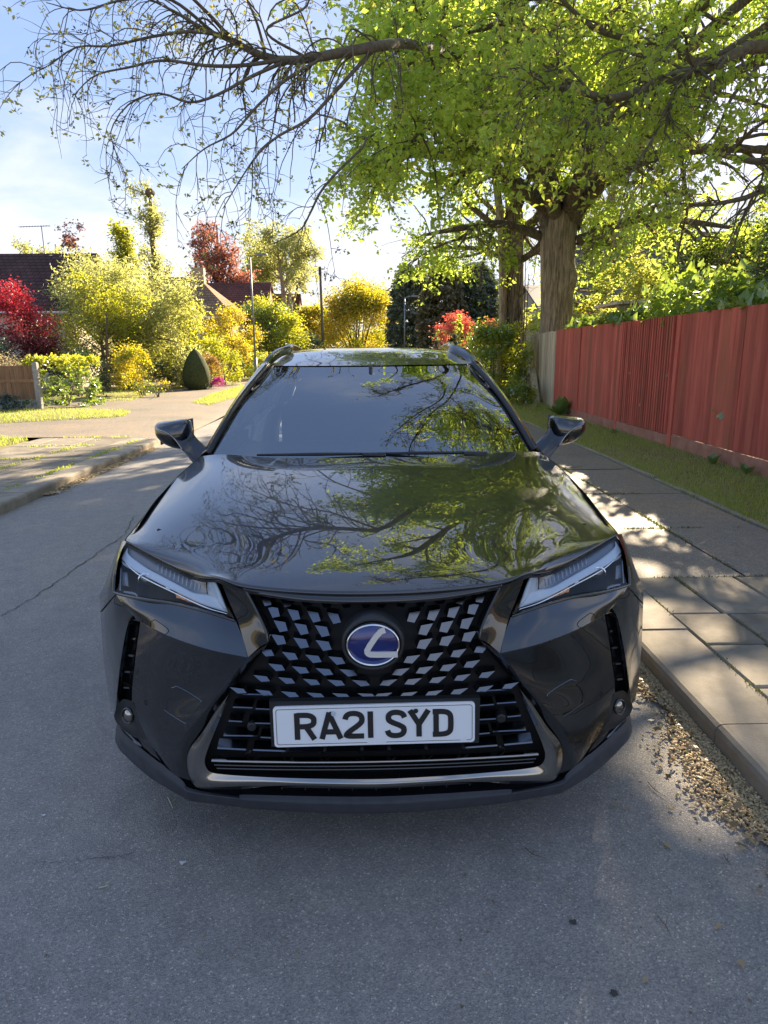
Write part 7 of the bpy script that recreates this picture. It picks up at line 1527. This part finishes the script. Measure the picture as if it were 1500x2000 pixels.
b.add(V, [(j*6+i, ((j+1) % 9)*6+i, ((j+1) % 9)*6+i+1, j*6+i+1) for j in range(9) for i in range(5)]); props(b.build('nest', M_bark2), 'large dark bird nest on top of the tall thin tree', 'nest')
bare_tall((-20.3, 60), 11.9, 103, 'tall thin leafier tree, left of the pair below the nest', 7500, L_lime)
bush('cedar_tree', 'dark spreading conifer behind the feathery tree', 'conifer', (-21.3, 56), 3.2, 2.6, 8.6, 9000, .26, L_conifer, 104, 14, 'high', stems=6, stem_r=.14, mat2=L_lime, frac2=.25)
tree('copper_tree', 'coppery purple-red beech on the skyline above the bungalow', (-12.3, 58), 12.0, .3, 3.1, 9000, .24, L_copper, 105, .22, 18, 110, 560, 48, .02, up=.3, tw=.02)
tree('copper_tree', 'small reddish tree above the end of the plum roof', (-22.8, 52), 9.6, .22, 2.8, 5000, .22, L_copper, 106, .3, 14, 90, 420, 50, .02, up=.25, tw=.02)
tree('pale_tree', 'pale green tree peeping over the middle of the plum roof', (-21.5, 47), 7.8, .2, 2.8, 8000, .22, L_feather, 107, .3, 14, 90, 420, 50, .04, up=.25, tw=.02)
tree('pale_tree', 'small greyish tree on the skyline behind the aerial', (-27.5, 58), 8.4, .2, 2.0, 3500, .22, L_bluegrn, 108, .4, 12, 70, 300, 50, .02, tw=.02)
tree('pale_tree', 'yellowish tree cut by the left edge above the roof', (-31, 55), 9.2, .2, 2.4, 4500, .24, L_feather, 109, .4, 12, 70, 300, 50, .02, tw=.02)
tree('pale_tree', 'light green tree between the copper beech and the willow', (-12.2, 78), 13.0, .3, 3.4, 7000, .28, L_feather, 110, .35, 14, 90, 420, 48, .04, tw=.02)
FB = ['broad tree of the far belt behind the bungalow chimney', 'far belt tree behind the red brick gable', 'far belt tree behind the round green tree', 'far belt tree behind the golden globe tree', 'far belt tree behind the dark conifers', 'tall far belt tree behind the massive trunk', 'tallest far belt tree behind the grey tiled roof', 'far belt tree behind the plum roof', 'far belt tree at the left edge of the skyline', 'far belt tree hidden deep behind the ivy at right']
for i, (x, y, rx, h) in enumerate(((-24, 92, 6, 5.5), (-16, 96, 6, 6.2), (-7, 98, 6, 5.8), (2.5, 88, 4.5, 4.6), (10, 80, 5, 6.5), (17, 76, 6, 8), (26, 72, 7, 9), (-34, 84, 7, 6.5), (-44, 70, 7, 7), (36, 60, 8, 9))):
    bush('distant_tree', FB[i], 'tree', (x, y), rx, rx*.7, h, 5000, .36, (L_lime, L_feather, L_laurel)[i % 3], 120+i, 16, 'round', stems=4, stem_r=.15, group='far belt of trees on the horizon')
for x, y, rx, h, m, sd, lb in ((13.5, 13, 2.4, 4.6, L_laurel, 140, 'mid-green garden mass behind the ivy at the far right'), (7.4, 27.5, 1.6, 3.2, L_lime, 141, 'yellow-green shrub before the grey tiled roof'), (6.0, 33, 1.5, 2.9, L_laurel, 142, 'green shrub seen low between the two trunks')):
    bush('garden_shrub', lb, 'shrub', (x, y), rx, rx*.9, h, 6000, .12, m, sd, 14, 'round')
